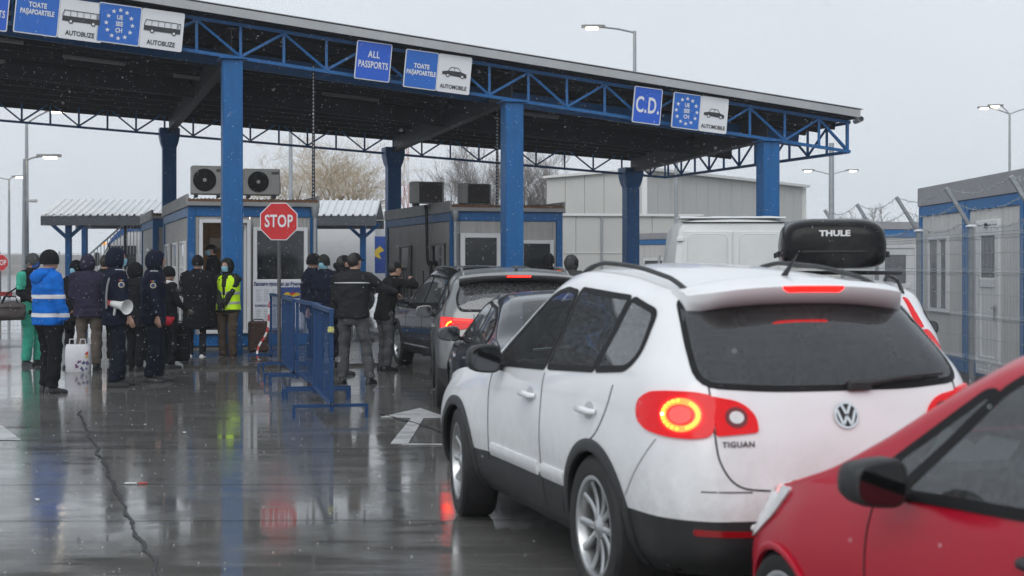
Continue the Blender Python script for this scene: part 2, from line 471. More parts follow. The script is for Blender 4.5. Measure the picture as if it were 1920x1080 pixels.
for (x, y) in BC + [(-15.2, BYY)]:
    zt = BB(x) + .10
    c = CMB(); c.box((x, y, zt / 2), (.36, .36, zt), .012, rz); c.build('column', M_BLUE)
    c = CMB(); c.rings([[Vector((x, y, zt - dz)) + rz @ Vector(q) for q in ((-w, -w, 0), (w, -w, 0), (w, w, 0), (-w, w, 0))] for dz, w in ((.42, .18), (.30, .22), (.10, .26), (-.1, .26))]); c.build('column_head', M_BLUE)
def truss(P, x0, x1, xs, up, w=.05, zig=0, dbl=()):
    c = CMB(); c.bar(P(x0, .03), P(x1, .03), .075, .06); c.build('bottom_chord', M_BLUE)
    c = CMB(); c.bar(P(x0, TH - .03), P(x1, TH - .03), .075, .06); c.build('top_chord', M_BLUE)
    for i, x in enumerate(xs):
        c = CMB(); c.bar(P(x, .06), P(x, TH - .06), w * (1.7 if i in dbl else 1), w, up=(0, 1, 0)); c.build('upright', M_BLUE)
        if i + 1 < len(xs):
            a, b = (P(x, .06), P(xs[i + 1], TH - .06)) if (i + zig) % 2 == 0 else (P(x, TH - .06), P(xs[i + 1], .06))
            c = CMB(); c.bar(a, b, w * .9, w * .9, up=(0, 1, 0)); c.build('diagonal', M_BLUE)
fx = [.32 + .755 * k for k in range(-22, 9)] + [7.0]
truss(FP, XL, XR, fx, None, zig=1)
bx = [-3.16 - .76 * 24 + .76 * k for k in range(0, 34)]
bx = [x for x in bx if XBL < x < XBR - .1] + [XBR - .04]
truss(BP, XBL, XBR, bx, None, w=.045, zig=1)
E0, E1 = FP(XR, 0, .06), BP(XBR, 0, -.06)
EP = lambda t, dz=0: E0.lerp(E1, t) + Vector((0, 0, dz))
truss(EP, .004, .996, [.01 + .98 * k / 11 for k in range(12)], None, w=.05)
# roof: deck sheet, purlins, cross beams, fascia
def roof_pt(u, v, dz=0):
    """u 0..1 left to right, v 0..1 front to back, on the underside of the deck"""
    a = FP(XL + (XR - XL) * u, TH + .02); b = BP(XBL + (XBR - XBL) * u, TH - .12)
    return a.lerp(b, v) + Vector((0, 0, dz))
c = CMB(); n = 60; rows = []
for i in range(n + 1):
    u = i / n; rows.append([roof_pt(u, -.02, 0), roof_pt(u, 1.02, 0), roof_pt(u, 1.02, .10), roof_pt(u, -.02, .10)])
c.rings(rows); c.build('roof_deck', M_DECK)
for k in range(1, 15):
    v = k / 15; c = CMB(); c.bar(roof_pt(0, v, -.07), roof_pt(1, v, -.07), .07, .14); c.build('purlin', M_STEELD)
for (p, q) in zip(FC, BC):
    p3 = Vector((p[0], p[1], TB(p[0]) + .28)); q3 = Vector((q[0], q[1], BB(q[0]) + .35))
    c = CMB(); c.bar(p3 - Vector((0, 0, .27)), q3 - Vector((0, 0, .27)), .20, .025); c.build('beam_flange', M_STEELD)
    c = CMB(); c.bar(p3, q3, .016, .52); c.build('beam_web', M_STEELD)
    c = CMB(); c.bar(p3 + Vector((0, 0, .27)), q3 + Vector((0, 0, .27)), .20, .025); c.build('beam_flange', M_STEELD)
for i in range(16):                                           # longitudinal girders under the deck, blue
    pass
for v, m in ((.16, M_BLUE), (.5, M_STEELD)):
    c = CMB(); c.bar(roof_pt(.0, v, -.32), roof_pt(.985, v, -.32), .06, .30); c.build('girder', m)
c = CMB(); c.bar(FP(XL, TH + .135, -.34), FP(XR + .14, TH + .135, -.34), .05, .15); c.build('fascia', M_FASCIA)
c = CMB(); c.bar(FP(XL, TH + .232, -.12), FP(XR + .14, TH + .232, -.12), .50, .012); c.build('fascia_cap', M_FASCIA)
c = CMB(); c.bar(E0 + Vector((.14, -.1, TH + .13)), E1 + Vector((.14, .2, TH + .05)), .05, .17); c.build('fascia', M_FASCIA)
c = CMB(); c.bar(BP(XBL, TH - .14, .1), BP(XBR + .1, TH - .14, .1), .06, .26); c.build('rear_gutter', M_STEELD)
c = CMB(); c.lathe([(.05, 0), (.06, .0), (.06, .5), (.05, .5)], 'y', 12, E0 + Vector((.18, -.3, TH + .02))); c.build('gutter_end', M_GALV)
# perforated cable trays dropping to the booths
for (x, y, z0, z1) in ((-3.83, 28.5, 2.95, 5.6), (-.31, 30.9, 2.9, 5.2)):
    t = tag(MB().box((x, y, (z0 + z1) / 2), (.055, .03, z1 - z0), .004).build('cable_tray', M_STEELD), 'vertical perforated cable tray between roof and %s' % ('booth left of the stop sign' if x < -2 else 'booth behind middle column'), 'cable tray')
    for k in range(int((z1 - z0) / .07)):
        MB().box((x, y - .017, z0 + .04 + .07 * k), (.018, .006, .035)).build('slot', M_GALV, t)
# tube lights under the deck
def roof_uv(px, py):
    """where the sight line through a point of the photograph meets the purlins"""
    d = Vector(((px - 960) / FPX, 1, -(py - HORIZON) / FPX)); best = None
    for i in range(121):
        for j in range(61):
            p = roof_pt(i / 120, j / 60, -.17); k = p.y; q = Vector((d.x * k, k, EYE + d.z * k)); e = (q - p).length
            if best is None or e < best[0]: best = (e, i / 120, j / 60)
    return best[1:]
LIGHTS = [(.348, .10), (.324, .30), (.308, .48), (.405, .37), (.374, .55), (.552, .25), (.497, .42), (.455, .58), (.623, .42), (.585, .62), (.692, .62), (.775, .36), (.815, .62), (.30, .68), (.86, .30)]
WORDS = 'first second third fourth fifth sixth seventh eighth ninth tenth eleventh twelfth thirteenth fourteenth fifteenth'.split()
M_TUBE = mat('unlit_tube_light', (.30, .30, .29), .5, var=.08)
order = sorted(range(len(LIGHTS)), key=lambda i: LIGHTS[i][0])
for r_, i in enumerate(order):
    u, v = LIGHTS[i]; a = roof_pt(u - .025, v, -.20); b = roof_pt(u + .025, v, -.20)
    t = empty('ceiling_light', (a + b) / 2, 0, 'unlit tube light under the canopy roof, %s counted from the left' % WORDS[r_], 'light', 'tube lights under the canopy')
    o = (a + b) / 2
    MB().bar(a - o, b - o, .16, .07, bev=.02).build('diffuser', M_TUBE, t)
    MB().bar(a - o + Vector((0, 0, .05)), b - o + Vector((0, 0, .05)), .10, .04).build('backplate', M_STEELD, t)

# ------------------------------------------------------------------ lane signs on the truss
def star(r, cx, cy):
    return [(cx + (r if k % 2 == 0 else r * .42) * math.sin(k * math.pi / 5), cy + (r if k % 2 == 0 else r * .42) * math.cos(k * math.pi / 5)) for k in range(10)]
def pict_car(w):
    s = w
    body = [(-.5, -.02), (-.5, .10), (-.38, .135), (-.24, .15), (-.15, .29), (.10, .30), (.22, .16), (.42, .10), (.5, .06), (.5, -.10), (.40, -.11), (-.46, -.06)]
    return [(x * s, y * s) for x, y in body]
def sign_frame(px, py):
    k = (px - 960) / FPX; X = 28.35 * k / (1 - .315 * k); Y = 28.35 + .315 * X; return Vector((X, Y, EYE + (HORIZON - py) / FPX * Y))
TILT = Matrix.Rotation(math.atan(.315), 3, 'Z') @ Matrix.Rotation(R(5.2), 3, 'Y')
def lane_sign(cx, cy, w, h, kind, label):
    o = sign_frame(cx, cy)
    root = empty('lane_sign', o, 0, label, 'sign', 'lane signs on the canopy')
    root.rotation_euler = TILT.to_euler()
    def plate(name, x0, w_, m, inner, r=.03):
        b = MB(); b.prism(rrect(w_, h, r), (x0, 0, 0), (1, 0, 0), (0, 0, 1), -.025) if False else b.prism(rrect(w_, h, r), (x0, 0, 0), (1, 0, 0), (0, 0, 1), .03)
        p = b.build(name, M_SIGNW, root)
        if inner:
            q = MB(); q.prism(rrect(w_ - .035, h - .035, r * .8), (x0, -.004, 0), (1, 0, 0), (0, 0, 1), .004); q.build('face', m, p)
        return p
    def pictures(p, x0, what, vehicle):
        if vehicle == 'bus':
            L = w * .86; b = MB()
            b.prism([(-L/2, -.09), (-L/2, 0), (L/2, 0), (L/2, -.09)], (x0, -.008, .05), (1, 0, 0), (0, 0, 1), .004); b.build('pictogram', M_SIGNK, p)
            fr = MB(); T = .10
            for (xa, za, xb, zb) in ((-L/2 + .02, T, L/2 - .06, T), (-L/2, 0, -L/2 + .03, T), (L/2 - .06, 0, L/2 - .06, T), (L/2 - .045, T - .005, L/2, T - .005), (L/2 - .045, 0, L/2 - .045, T), (L/2 - .004, 0, L/2 - .004, T)):
                fr.bar((x0 + xa, -.007, .05 + za), (x0 + xb, -.007, .05 + zb), .004, .011)
            for k in range(1, 5): x = -L/2 + .02 + (L - .08) * k / 5; fr.bar((x0 + x, -.007, .05), (x0 + x, -.007, .05 + T), .004, .009)
            fr.build('pictogram', M_SIGNK, p)
            for x in (-L * .27, L * .33):
                MB().prism([(.04 * math.cos(a * .4488), .04 * math.sin(a * .4488)) for a in range(14)], (x0 + x, -.010, -.04), (1, 0, 0), (0, 0, 1), .004).build('pictogram', M_SIGNK, p)
                MB().prism([(.022 * math.cos(a * .4488), .022 * math.sin(a * .4488)) for a in range(14)], (x0 + x, -.012, -.04), (1, 0, 0), (0, 0, 1), .004).build('pictogram', M_SIGNW, p)
        else:
            L = w * .74; b = MB(); b.prism([(-.5*L, -.01), (-.5*L, .10*L), (-.26*L, .155*L), (.26*L, .155*L), (.5*L, .08*L), (.5*L, -.07*L), (.44*L, -.07*L), (-.46*L, -.01*L)], (x0, -.008, -.02), (1, 0, 0), (0, 0, 1), .004); b.build('pictogram', M_SIGNK, p)
            fr = MB()
            for (xa, za, xb, zb) in ((-.26, .15, -.16, .30), (-.16, .30, .14, .30), (.14, .30, .27, .15), (-.0, .15, -.0, .30)):
                fr.bar((x0 + xa*L, -.007, -.02 + za*L), (x0 + xb*L, -.007, -.02 + zb*L), .004, .010)
            fr.build('pictogram', M_SIGNK, p)
            for x in (-.27*L, .33*L):
                MB().prism([(.036 * math.cos(a * .4488), .036 * math.sin(a * .4488)) for a in range(14)], (x0 + x, -.010, -.035), (1, 0, 0), (0, 0, 1), .004).build('pictogram', M_SIGNK, p)
                MB().prism([(.021 * math.cos(a * .4488), .021 * math.sin(a * .4488)) for a in range(14)], (x0 + x, -.012, -.035), (1, 0, 0), (0, 0, 1), .004).build('pictogram', M_SIGNW, p)
        text('lettering', what, M_SIGNK, p, (x0, -.006, -h * .35), (.118 if vehicle == 'bus' else .105), .80, .02)
    k = kind[0]
    if k == 'all':
        p = plate('panel', 0, w, M_SIGNB2, True)
        text('lettering', 'ALL', M_SIGNW, p, (0, -.010, .12), .175, .72, .02, spacing=1.1); text('lettering', 'PASSPORTS', M_SIGNW, p, (0, -.010, -.075), .175, .60, .02, spacing=1.08)
    elif k == 'cd':
        p = plate('panel', 0, w, M_SIGNB2, True)
        text('lettering', 'C.D.', M_SIGNW, p, (0, -.010, -.01), .44, .58, .02, spacing=1.08)
    else:
        p = plate('blue_panel', -w/2 - .002, w, M_SIGNB, True)
        if k == 'toate':
            dz = kind[2]
            text('lettering', 'TOATE', M_SIGNW, p, (-w/2, -.010, .06 + dz), .12, .75, .035, spacing=1.06); text('lettering', 'PAŞAPOARTELE', M_SIGNW, p, (-w/2, -.010, -.065 + dz), .12, .645, .035, spacing=1.03)
        else:
            for q in range(12):
                a = 2 * math.pi * q / 12; MB().prism(star(.044, -w/2 + .225 * math.sin(a), .0 + .25 * math.cos(a)), (0, -.008, 0), (1, 0, 0), (0, 0, 1), .004).build('star', M_SIGNW, p)
            for q, t in enumerate(('UE', 'SEE', 'CH')): text('lettering', t, M_SIGNW, p, (-w/2, -.010, .115 - .115 * q), .108, .8, .03)
        p2 = plate('white_panel', w/2 + .002, w, M_SIGNW, False)
        pictures(p2, w/2, 'AUTOBUZE' if kind[1] == 'bus' else 'AUTOMOBILE', kind[1])
lane_sign(-22, 16, .67, .72, ('all',), 'blue lane sign cut by the photo edge, leftmost on the canopy')
lane_sign(111, 33, .74, .70, ('toate', 'bus', .10), 'blue and white bus lane sign reading TOATE PAŞAPOARTELE AUTOBUZE')
lane_sign(264, 51, .74, .70, ('ue', 'bus'), 'starred blue and white bus lane sign reading UE SEE CH AUTOBUZE')
lane_sign(700, 115, .67, .72, ('all',), 'square blue sign reading ALL PASSPORTS above the car lane')
lane_sign(821, 135, .645, .72, ('toate', 'car', 0), 'blue and white car lane sign reading TOATE PAŞAPOARTELE AUTOMOBILE')
lane_sign(1214, 198, .60, .72, ('cd',), 'blue sign with large white letters C.D.')
lane_sign(1313, 212, .60, .71, ('ue', 'car'), 'starred blue and white car lane sign reading UE SEE CH AUTOMOBILE')
# ================================================================== vehicles
def pchip(xs, ys):
    xs, ys = np.array(xs, float), np.array(ys, float)
    h = np.diff(xs); d = np.diff(ys) / h; m = np.zeros(len(xs))
    for i in range(1, len(xs) - 1):
        if d[i - 1] * d[i] > 0:
            w1, w2 = 2 * h[i] + h[i - 1], h[i] + 2 * h[i - 1]
            m[i] = (w1 + w2) / (w1 / d[i - 1] + w2 / d[i])
    m[0], m[-1] = d[0], d[-1]
    def f(x):
        x = min(max(x, xs[0]), xs[-1]); i = min(max(int(np.searchsorted(xs, x)) - 1, 0), len(xs) - 2)
        t = (x - xs[i]) / h[i]
        return float((2*t**3-3*t*t+1)*ys[i] + (t**3-2*t*t+t)*h[i]*m[i] + (3*t*t-2*t**3)*ys[i+1] + (t**3-t*t)*h[i]*m[i+1])
    return f
def catmull(P, per):
    """centripetal-ish Catmull-Rom through rows of P, `per` samples per span"""
    P = [np.array(p, float) for p in P]; out = []
    Q = [2 * P[0] - P[1]] + P + [2 * P[-1] - P[-2]]
    for i in range(1, len(Q) - 2):
        p0, p1, p2, p3 = Q[i-1], Q[i], Q[i+1], Q[i+2]
        t1 = max(np.linalg.norm((p1-p0)[[0,2]]), 1e-4) ** .5; t2 = t1 + max(np.linalg.norm((p2-p1)[[0,2]]), 1e-4) ** .5; t3 = t2 + max(np.linalg.norm((p3-p2)[[0,2]]), 1e-4) ** .5
        for k in range(per):
            t = t1 + (t2 - t1) * k / per
            A1 = p0*(t1-t)/t1 + p1*t/t1; A2 = p1*(t2-t)/(t2-t1) + p2*(t-t1)/(t2-t1); A3 = p2*(t3-t)/(t3-t2) + p3*(t-t2)/(t3-t2)
            B1 = A1*(t2-t)/t2 + A2*t/t2; B2 = A2*(t3-t)/(t3-t1) + A3*(t-t1)/(t3-t1)
            out.append(B1*(t2-t)/(t2-t1) + B2*(t-t1)/(t2-t1))
    out.append(P[-1])
    return out
def in_poly(x, y, poly):
    c = False; n = len(poly); j = n - 1
    for i in range(n):
        xi, yi = poly[i]; xj, yj = poly[j]
        if (yi > y) != (yj > y) and x < (xj - xi) * (y - yi) / (yj - yi) + xi: c = not c
        j = i
    return c
def rounded(poly, r, n=5):
    """round the corners of a 2D polygon; r number or list"""
    out = []; k = len(poly)
    for i in range(k):
        p = Vector(poly[i]); a = Vector(poly[i - 1]) - p; b = Vector(poly[(i + 1) % k]) - p
        rr = r[i] if isinstance(r, (list, tuple)) else r
        d = min(rr, a.length * .48, b.length * .48)
        A, B = p + a.normalized() * d, p + b.normalized() * d
        for j in range(n + 1):
            t = j / n; out.append(tuple((1-t)**2 * A + 2*t*(1-t) * p + t*t * B))
    return out
def densify(poly, step, closed=True):
    out = []; k = len(poly)
    for i in range(k if closed else k - 1):
        a, b = Vector(poly[i]), Vector(poly[(i + 1) % k]); n = max(1, int((b - a).length / step))
        for j in range(n): out.append(tuple(a.lerp(b, j / n)))
    if not closed: out.append(tuple(poly[-1]))
    return out
def inset(poly, d):
    """shrink (d>0) a counter-clockwise or clockwise 2D polygon"""
    k = len(poly); A = sum(poly[i][0]*poly[(i+1)%k][1] - poly[(i+1)%k][0]*poly[i][1] for i in range(k))
    s = 1 if A > 0 else -1; out = []
    for i in range(k):
        a, p, b = Vector(poly[i-1]), Vector(poly[i]), Vector(poly[(i+1) % k])
        t = (b - a); t = t.normalized() if t.length > 1e-9 else Vector((1, 0)); out.append((p.x - t.y * d * s, p.y + t.x * d * s))
    return out

def chaikin(line, it=3):
    for _ in range(it):
        out = [line[0]]
        for a, b in zip(line, line[1:]):
            a, b = Vector(a), Vector(b); out += [tuple(a.lerp(b, .25)), tuple(a.lerp(b, .75))]
        line = out + [line[-1]]
    return line

class Car:
    """body shell lofted from lengthwise tables; parts are laid onto its surface by rays"""
    K, PER = 8, 7
    def __init__(s, sp):
        s.sp = sp
        ztop, zbelt, hwb = pchip(*zip(*sp['top'])), pchip(*zip(*sp['belt'])), pchip(*zip(*sp['hw']))
        tum = sp.get('tumble', .45); levels = sp['levels']; rear, front = sp['rear'], sp['front']
        y0, y1 = sp['ends']; n = sp.get('n', 100)
        crown = sp.get('crown', .045); RR, RF = sp.get('rr', .22), sp.get('rf', .4)
        us = [.5 - .5 * math.cos(math.pi * i / n) for i in range(n + 1)]
        us = [.55 * (i / n) + .45 * u for i, u in enumerate(us)]
        S = []; s.nl = None
        for u in us:
            yn = y0 + u * (y1 - y0)
            zt, zb = ztop(yn), zbelt(yn); zb = min(zb, zt - crown - .03)
            hw = hwb(yn); P = []
            lo = levels[0][0]
            for (zl, f) in levels:                      # side levels below the belt, scaled down where the nose drops
                z = zl if zl < zb - .05 else zl
                z = lo + (zl - lo) * min(1, (zb - lo) / (sp['zref'] - lo))
                P.append([hw * f, z])
            P.append([hw * sp.get('fb', .955), zb])
            g = (zt - crown) - zb
            P.append([hw * sp.get('fb', .955) - tum * g * .45, zb + .45 * g])
            z6 = zb + .86 * g; h6 = hw * sp.get('fb', .955) - tum * (z6 - zb); P.append([h6, z6])
            P.append([h6 - .035 - .06 * min(1, g / .45), zt - crown])
            sec = []
            for i, (x, z) in enumerate(P):
                yR, yF = rear[i], front[i]
                y = yR + u * (yF - yR)
                for (d, rad) in ((y - yR, RR), (yF - y, RF)):
                    if d < rad: x -= rad * .8 * (1 - math.sqrt(max(0, 1 - ((rad - d) / rad) ** 2)))
                sec.append((x, y, z))
            cs = catmull(sec, s.PER)
            xe, ye, ze = cs[-1]
            yc = rear[-1] + u * (front[-1] - rear[-1])
            for k in range(1, s.K + 1):
                t = 1 - k / s.K
                cs.append(np.array((xe * t, ye, zt - (zt - ze) * t * t)))
            xb, yb, zb_ = cs[0]
            for k in range(1, s.K + 1): cs.insert(0, np.array((xb * (1 - k / s.K), yb, zb_)))
            S.append(cs)
        s.nlev = len(P); s.S = S
        M = len(S[0]); V = []; F = []
        for cs in S:
            V += [(-p[0], p[1], p[2]) for p in cs]
            V += [(p[0], p[1], p[2]) for p in cs]
        N = len(S)
        ID = lambda i, sd, j: i * 2 * M + sd * M + j
        s.face_j = []
        for i in range(N - 1):
            for j in range(M - 1):
                F.append((ID(i,0,j), ID(i,0,j+1), ID(i+1,0,j+1), ID(i+1,0,j))); s.face_j.append(j)
                F.append((ID(i,1,j), ID(i+1,1,j), ID(i+1,1,j+1), ID(i,1,j+1))); s.face_j.append(j)
        jb, j7 = s.K, M - 1 - s.K
        for end, i in ((0, 0), (1, N - 1)):
            cs = S[i]; cr = sp.get('rcrown', .05) if end == 0 else sp.get('fcrown', .12)
            rows = []
            for j in range(jb, j7 + 1):
                x, y, z = cs[j]; w = ((j - jb) / (j7 - jb)); row = []
                for k in range(2 * s.K + 1):
                    c = (k - s.K) / s.K
                    if j == j7: p = cs[j7 + s.K - abs(k - s.K)]; q = (math.copysign(p[0], c) if k != s.K else 0, p[1], p[2])
                    elif j == jb: p = cs[s.K - (s.K - abs(k - s.K))] if False else cs[abs(k - s.K)]; q = (math.copysign(p[0], c) if k != s.K else 0, p[1], p[2])
                    else:
                        fade = min(1, 4 * w * 1.0, 6 * (1 - w)) ; dy = cr * (1 - c * c) * fade * (-1 if end == 0 else 1)
                        q = (x * c, y + dy, z + (w ** 5) * (cs[-1][2] - cs[j7][2]) * (1 - c * c))
                    row.append(q)
                rows.append(row)
            b = len(V); W = 2 * s.K + 1
            for row in rows: V += row
            for a in range(len(rows) - 1):
                for k in range(W - 1):
                    f = (b + a*W + k, b + a*W + k + 1, b + (a+1)*W + k + 1, b + (a+1)*W + k)
                    F.append(f if end == 0 else f[::-1]); s.face_j.append(a + jb)
        s.V, s.F, s.jb, s.M = V, F, jb, M
        me = bpy.data.meshes.new('tmp'); me.from_pydata(V, [], F)
        bm = bmesh.new(); bm.from_mesh(me)
        s.bvh = BVHTree.FromBMesh(bm); bm.free(); bpy.data.meshes.remove(me)
        s.cuts = []; s.arches = []
    def jlev(s, l): return s.jb + l * s.PER
    def cast(s, o, d):
        h = s.bvh.ray_cast(Vector(o), Vector(d).normalized())
        return (h[0], h[1]) if h[0] is not None else (None, None)
    # frames: 'L','R' = (y,z) seen from the side; 'B' rear (x,z); 'F' front; 'T' top (x,y)
    def hit(s, fr, a, b):
        if fr == 'L': r = s.cast((-3, a, b), (1, 0, 0))
        elif fr == 'R': r = s.cast((3, a, b), (-1, 0, 0))
        elif fr == 'B': r = s.cast((a, -4, b), (0, 1, 0))
        elif fr == 'F': r = s.cast((a, 8, b), (0, -1, 0))
        elif fr == 'T': r = s.cast((a, b, 4), (0, 0, -1))
        else:                                               # (direction): a = along the horizontal normal of d, b = z
            d = Vector(fr).normalized(); hx = Vector((d.y, -d.x, 0))
            r = s.cast(hx * a + Vector((0, 0, b)) - d * 6 + Vector((0, 0, 0)), d)
        if r[0] is None: return None
        p, n = r
        return p, n
    def panel(s, name, fr, outline, m, parent, off=.004, skirt=.008, step=.05, cut=False, smooth=True):
        out = densify(outline, step)
        xs = [p[0] for p in out]; ys = [p[1] for p in out]; pts = [Vector(p) for p in out]
        gx = min(xs) + step * .5
        while gx < max(xs):
            gy = min(ys) + step * .5
            while gy < max(ys):
                if in_poly(gx, gy, out) and min((Vector((gx, gy)) - p).length for p in pts[:len(out)]) > step * .45: pts.append(Vector((gx, gy)))
                gy += step
            gx += step
        n = len(out)
        v, e, f = delaunay_2d_cdt(pts, [(i, (i + 1) % n) for i in range(n)], [], 1, 1e-6)[:3]
        H = [s.hit(fr, p.x, p.y) for p in v]
        ok = [h is not None for h in H]
        last = next(h for h in H if h is not None)
        dirn = {'L': (-1,0,0), 'R': (1,0,0), 'B': (0,-1,0), 'F': (0,1,0), 'T': (0,0,1)}.get(fr) or tuple(-Vector(fr).normalized())
        V3 = [(h[0] + h[1] * (off if h[1].dot(Vector(dirn)) > 0 else -off)) if h else None for h in H]
        mb = MB(); idx = {}; V = []
        for i, p in enumerate(V3):
            if p is not None: idx[i] = len(V); V.append(p)
        Fs = []
        for t in f:
            if all(i in idx for i in t):
                q = [V[idx[i]] for i in t]; nn = (q[1] - q[0]).cross(q[2] - q[0])
                tt = tuple(idx[i] for i in t); Fs.append(tt if nn.dot(Vector(dirn)) > 0 else tt[::-1])
        mb.add(V, Fs)
        me = mb.mesh(name, m)
        bm = bmesh.new(); bm.from_mesh(me)
        be = [x for x in bm.edges if x.is_boundary]
        r = bmesh.ops.extrude_edge_only(bm, edges=be)
        for x in r['geom']:
            if isinstance(x, bmesh.types.BMVert): x.co -= Vector(dirn) * skirt
        bm.to_mesh(me); bm.free()
        if smooth: smooth_by_angle(me, 50)
        if cut: s.cuts.append((fr, inset(out, cut if not isinstance(cut, bool) else .012)))
        return link(name, me, None, parent)
    def ribbon(s, name, fr, line, w, m, parent, off=.0025, closed=False, thick=.0, step=.04):
        pts = densify(line, step, closed); H = [s.hit(fr, *p) for p in pts]
        H = [h for h in H if h]
        return s.strip(name, [h[0] for h in H], [h[1] for h in H], w, m, parent, off, closed, thick)
    def strip(s, name, P, Nn, w, m, parent, off, closed=False, thick=0.0):
        k = len(P); mb = MB(); rings = []
        cen = Vector((0, s.sp['ends'][0] * .5 + s.sp['ends'][1] * .5, .8))
        for i in range(k):
            a, b = P[(i-1) % k] if closed else P[max(i-1, 0)], P[(i+1) % k] if closed else P[min(i+1, k-1)]
            n = Nn[i] if Nn[i].dot(P[i] - cen) > 0 else -Nn[i]
            t = (b - a).normalized(); sd = t.cross(n).normalized()
            o = P[i] + n * off
            if thick: rings.append([o - sd*w/2 - n*.012, o - sd*w/2 + n*thick*.7, o - sd*w*.3 + n*thick, o + sd*w*.3 + n*thick, o + sd*w/2 + n*thick*.7, o + sd*w/2 - n*.012])
            else: rings.append([o - sd*w/2 - n*.004, o - sd*w/2, o + sd*w/2, o + sd*w/2 - n*.004])
        if closed: rings.append(rings[0])
        mb.rings(rings, cap=not closed, closed=False)
        me = mb.mesh(name, m); smooth_by_angle(me, 50)
        return link(name, me, None, parent)
    def shell(s, mats, parent, clad=None, clad_mat=None, name='body'):
        """the painted body with arches and window openings cut; lower cladding as its own part"""
        V = [Vector(p) for p in s.V]
        for (yc, zc, ra) in s.arches:
            for p in V:
                if abs(p.x) > .45:
                    d = Vector((p.y - yc, p.z - zc)); L = d.length
                    if abs(L - ra) < .022 and L > 1e-6: q = d * (ra / L); p.y, p.z = yc + q.x, zc + q.y
        keep, low = [], []
        for f, j in zip(s.F, s.face_j):
            c = sum((V[i] for i in f), Vector()) / len(f)
            if any(abs(c.x) > .45 and (c.y - yc) ** 2 + (c.z - zc) ** 2 < ra * ra * .985 for yc, zc, ra in s.arches): continue
            drop = False
            for fr, poly in s.cuts:
                if fr == 'L': t = c.x < -.2 and in_poly(c.y, c.z, poly)
                elif fr == 'R': t = c.x > .2 and in_poly(c.y, c.z, poly)
                elif fr == 'B': t = c.y < s.sp['ends'][0] + 1.1 and in_poly(c.x, c.z, poly)
                elif fr == 'T': t = in_poly(c.x, c.y, poly) and c.z > .9
                else: t = False
                if t: drop = True; break
            if drop: continue
            (low if clad is not None and j < s.jlev(clad) else keep).append(f)
        out = []
        for nm, fs, m in ((name, keep, mats), ('cladding', low, clad_mat)):
            if not fs: continue
            used = sorted({i for f in fs for i in f}); mp = {u: k for k, u in enumerate(used)}
            me = bpy.data.meshes.new(nm); me.from_pydata([V[u] for u in used], [], [tuple(mp[i] for i in f) for f in fs])
            bm = bmesh.new(); bm.from_mesh(me); bmesh.ops.remove_doubles(bm, verts=bm.verts, dist=.0008)
            bmesh.ops.recalc_face_normals(bm, faces=bm.faces)
            bm.to_mesh(me); bm.free(); me.materials.append(m); smooth_by_angle(me, 38)
            out.append(link(nm, me, None, parent))
        return out
    def arch_trim(s, yc, zc, ra, side, m, parent, w=.055, thick=.012, a0=-25, a1=205, name='arch_trim'):
        fr = 'L' if side < 0 else 'R'
        P, Nn = [], []
        for k in range(41):
            a = R(a0 + (a1 - a0) * k / 40)
            h = s.hit(fr, yc + (ra + w * .42) * math.cos(a), zc + (ra + w * .42) * math.sin(a))
            if h: P.append(h[0]); Nn.append(h[1])
        return s.strip(name, P, Nn, w, m, parent, .001, False, thick)
    def well(s, yc, zc, ra, side, parent, xin=.42):
        """dark wheel housing behind the arch"""
        mb = MB(); n = 22; xo = None
        hh = s.hit('L' if side < 0 else 'R', yc, zc + ra + .02); xo = abs(hh[0].x) - .012
        A, B = [], []
        for k in range(n + 1):
            a = R(-28 + 236 * k / n)
            y, z = yc + (ra + .004) * math.cos(a), zc + (ra + .004) * math.sin(a)
            h2 = s.hit('L' if side < 0 else 'R', y, z); xx = min(xo, abs(h2[0].x) - .012) if h2 and abs(h2[0].x) > .55 else xin + .12
            A.append((side * xx, y, z)); B.append((side * xin, y, z))
        mb.rings([A, B], cap=False, closed=False)
        mb.add(B, [tuple(range(len(B)))])
        return mb.build('wheel_housing', M_BLACK, parent)

M_BLACK = mat('black_void', (.006, .006, .007), .9, var=0)
M_TYRE = mat('tyre_rubber', (.016, .016, .017), .62, var=.25, vscale=9, bump=.15, bscale=60, grime=((.06, .055, .05), .35, 3))
M_ALLOY = mat('alloy', (.52, .53, .54), .3, .85, var=.1, vscale=12, grime=((.10, .09, .085), .45, 6))
M_PLAST = mat('black_plastic', (.022, .023, .025), .5, var=.2, vscale=7, bump=.08, bscale=120, grime=((.075, .075, .075), .4, 4))
M_RUBBER = mat('rubber_seal', (.008, .008, .009), .6, var=0, spec=.25)
M_GAP = mat('panel_gap', (.02, .02, .022), .8, var=0)
M_CHROME = mat('chrome', (.75, .76, .78), .12, 1.0, var=.05)
M_GLASSF = glass_mat('car_glass', (.74, .82, .81), .0, .02, .20)
M_GLASSP = glass_mat('privacy_glass', (.17, .185, .19), .05, .03, .32)
M_GLASSR = glass_mat('hatch_glass', (.80, .88, .87), .02, .02, .16)
M_GLASSB = glass_mat('rear_privacy_glass', (.14, .155, .16), .03, .03, .09)
M_SEAT = mat('seat_fabric', (.03, .03, .034), .85, var=.2)
M_MIRROR = mat('mirror_glass', (.10, .105, .11), .06, 1.0, var=0)
M_REDLENS = mat('red_lens', (.50, .004, .008), .15, coat=.1, spec=.3, var=.08, emit=.30, ecol=(1.0, .004, .008))
M_REDGLOW = mat('red_lens_lit', (.8, .02, .012), .2, var=0, emit=6.0, ecol=(1.0, .004, .003))
M_HOT = mat('bulb_glow', (1, .5, .1), .3, var=0, emit=8.0, ecol=(1.0, .16, .008))
M_CLEAR = mat('clear_lens', (.75, .76, .77), .12, 0, coat=.5, var=.1, vscale=40)
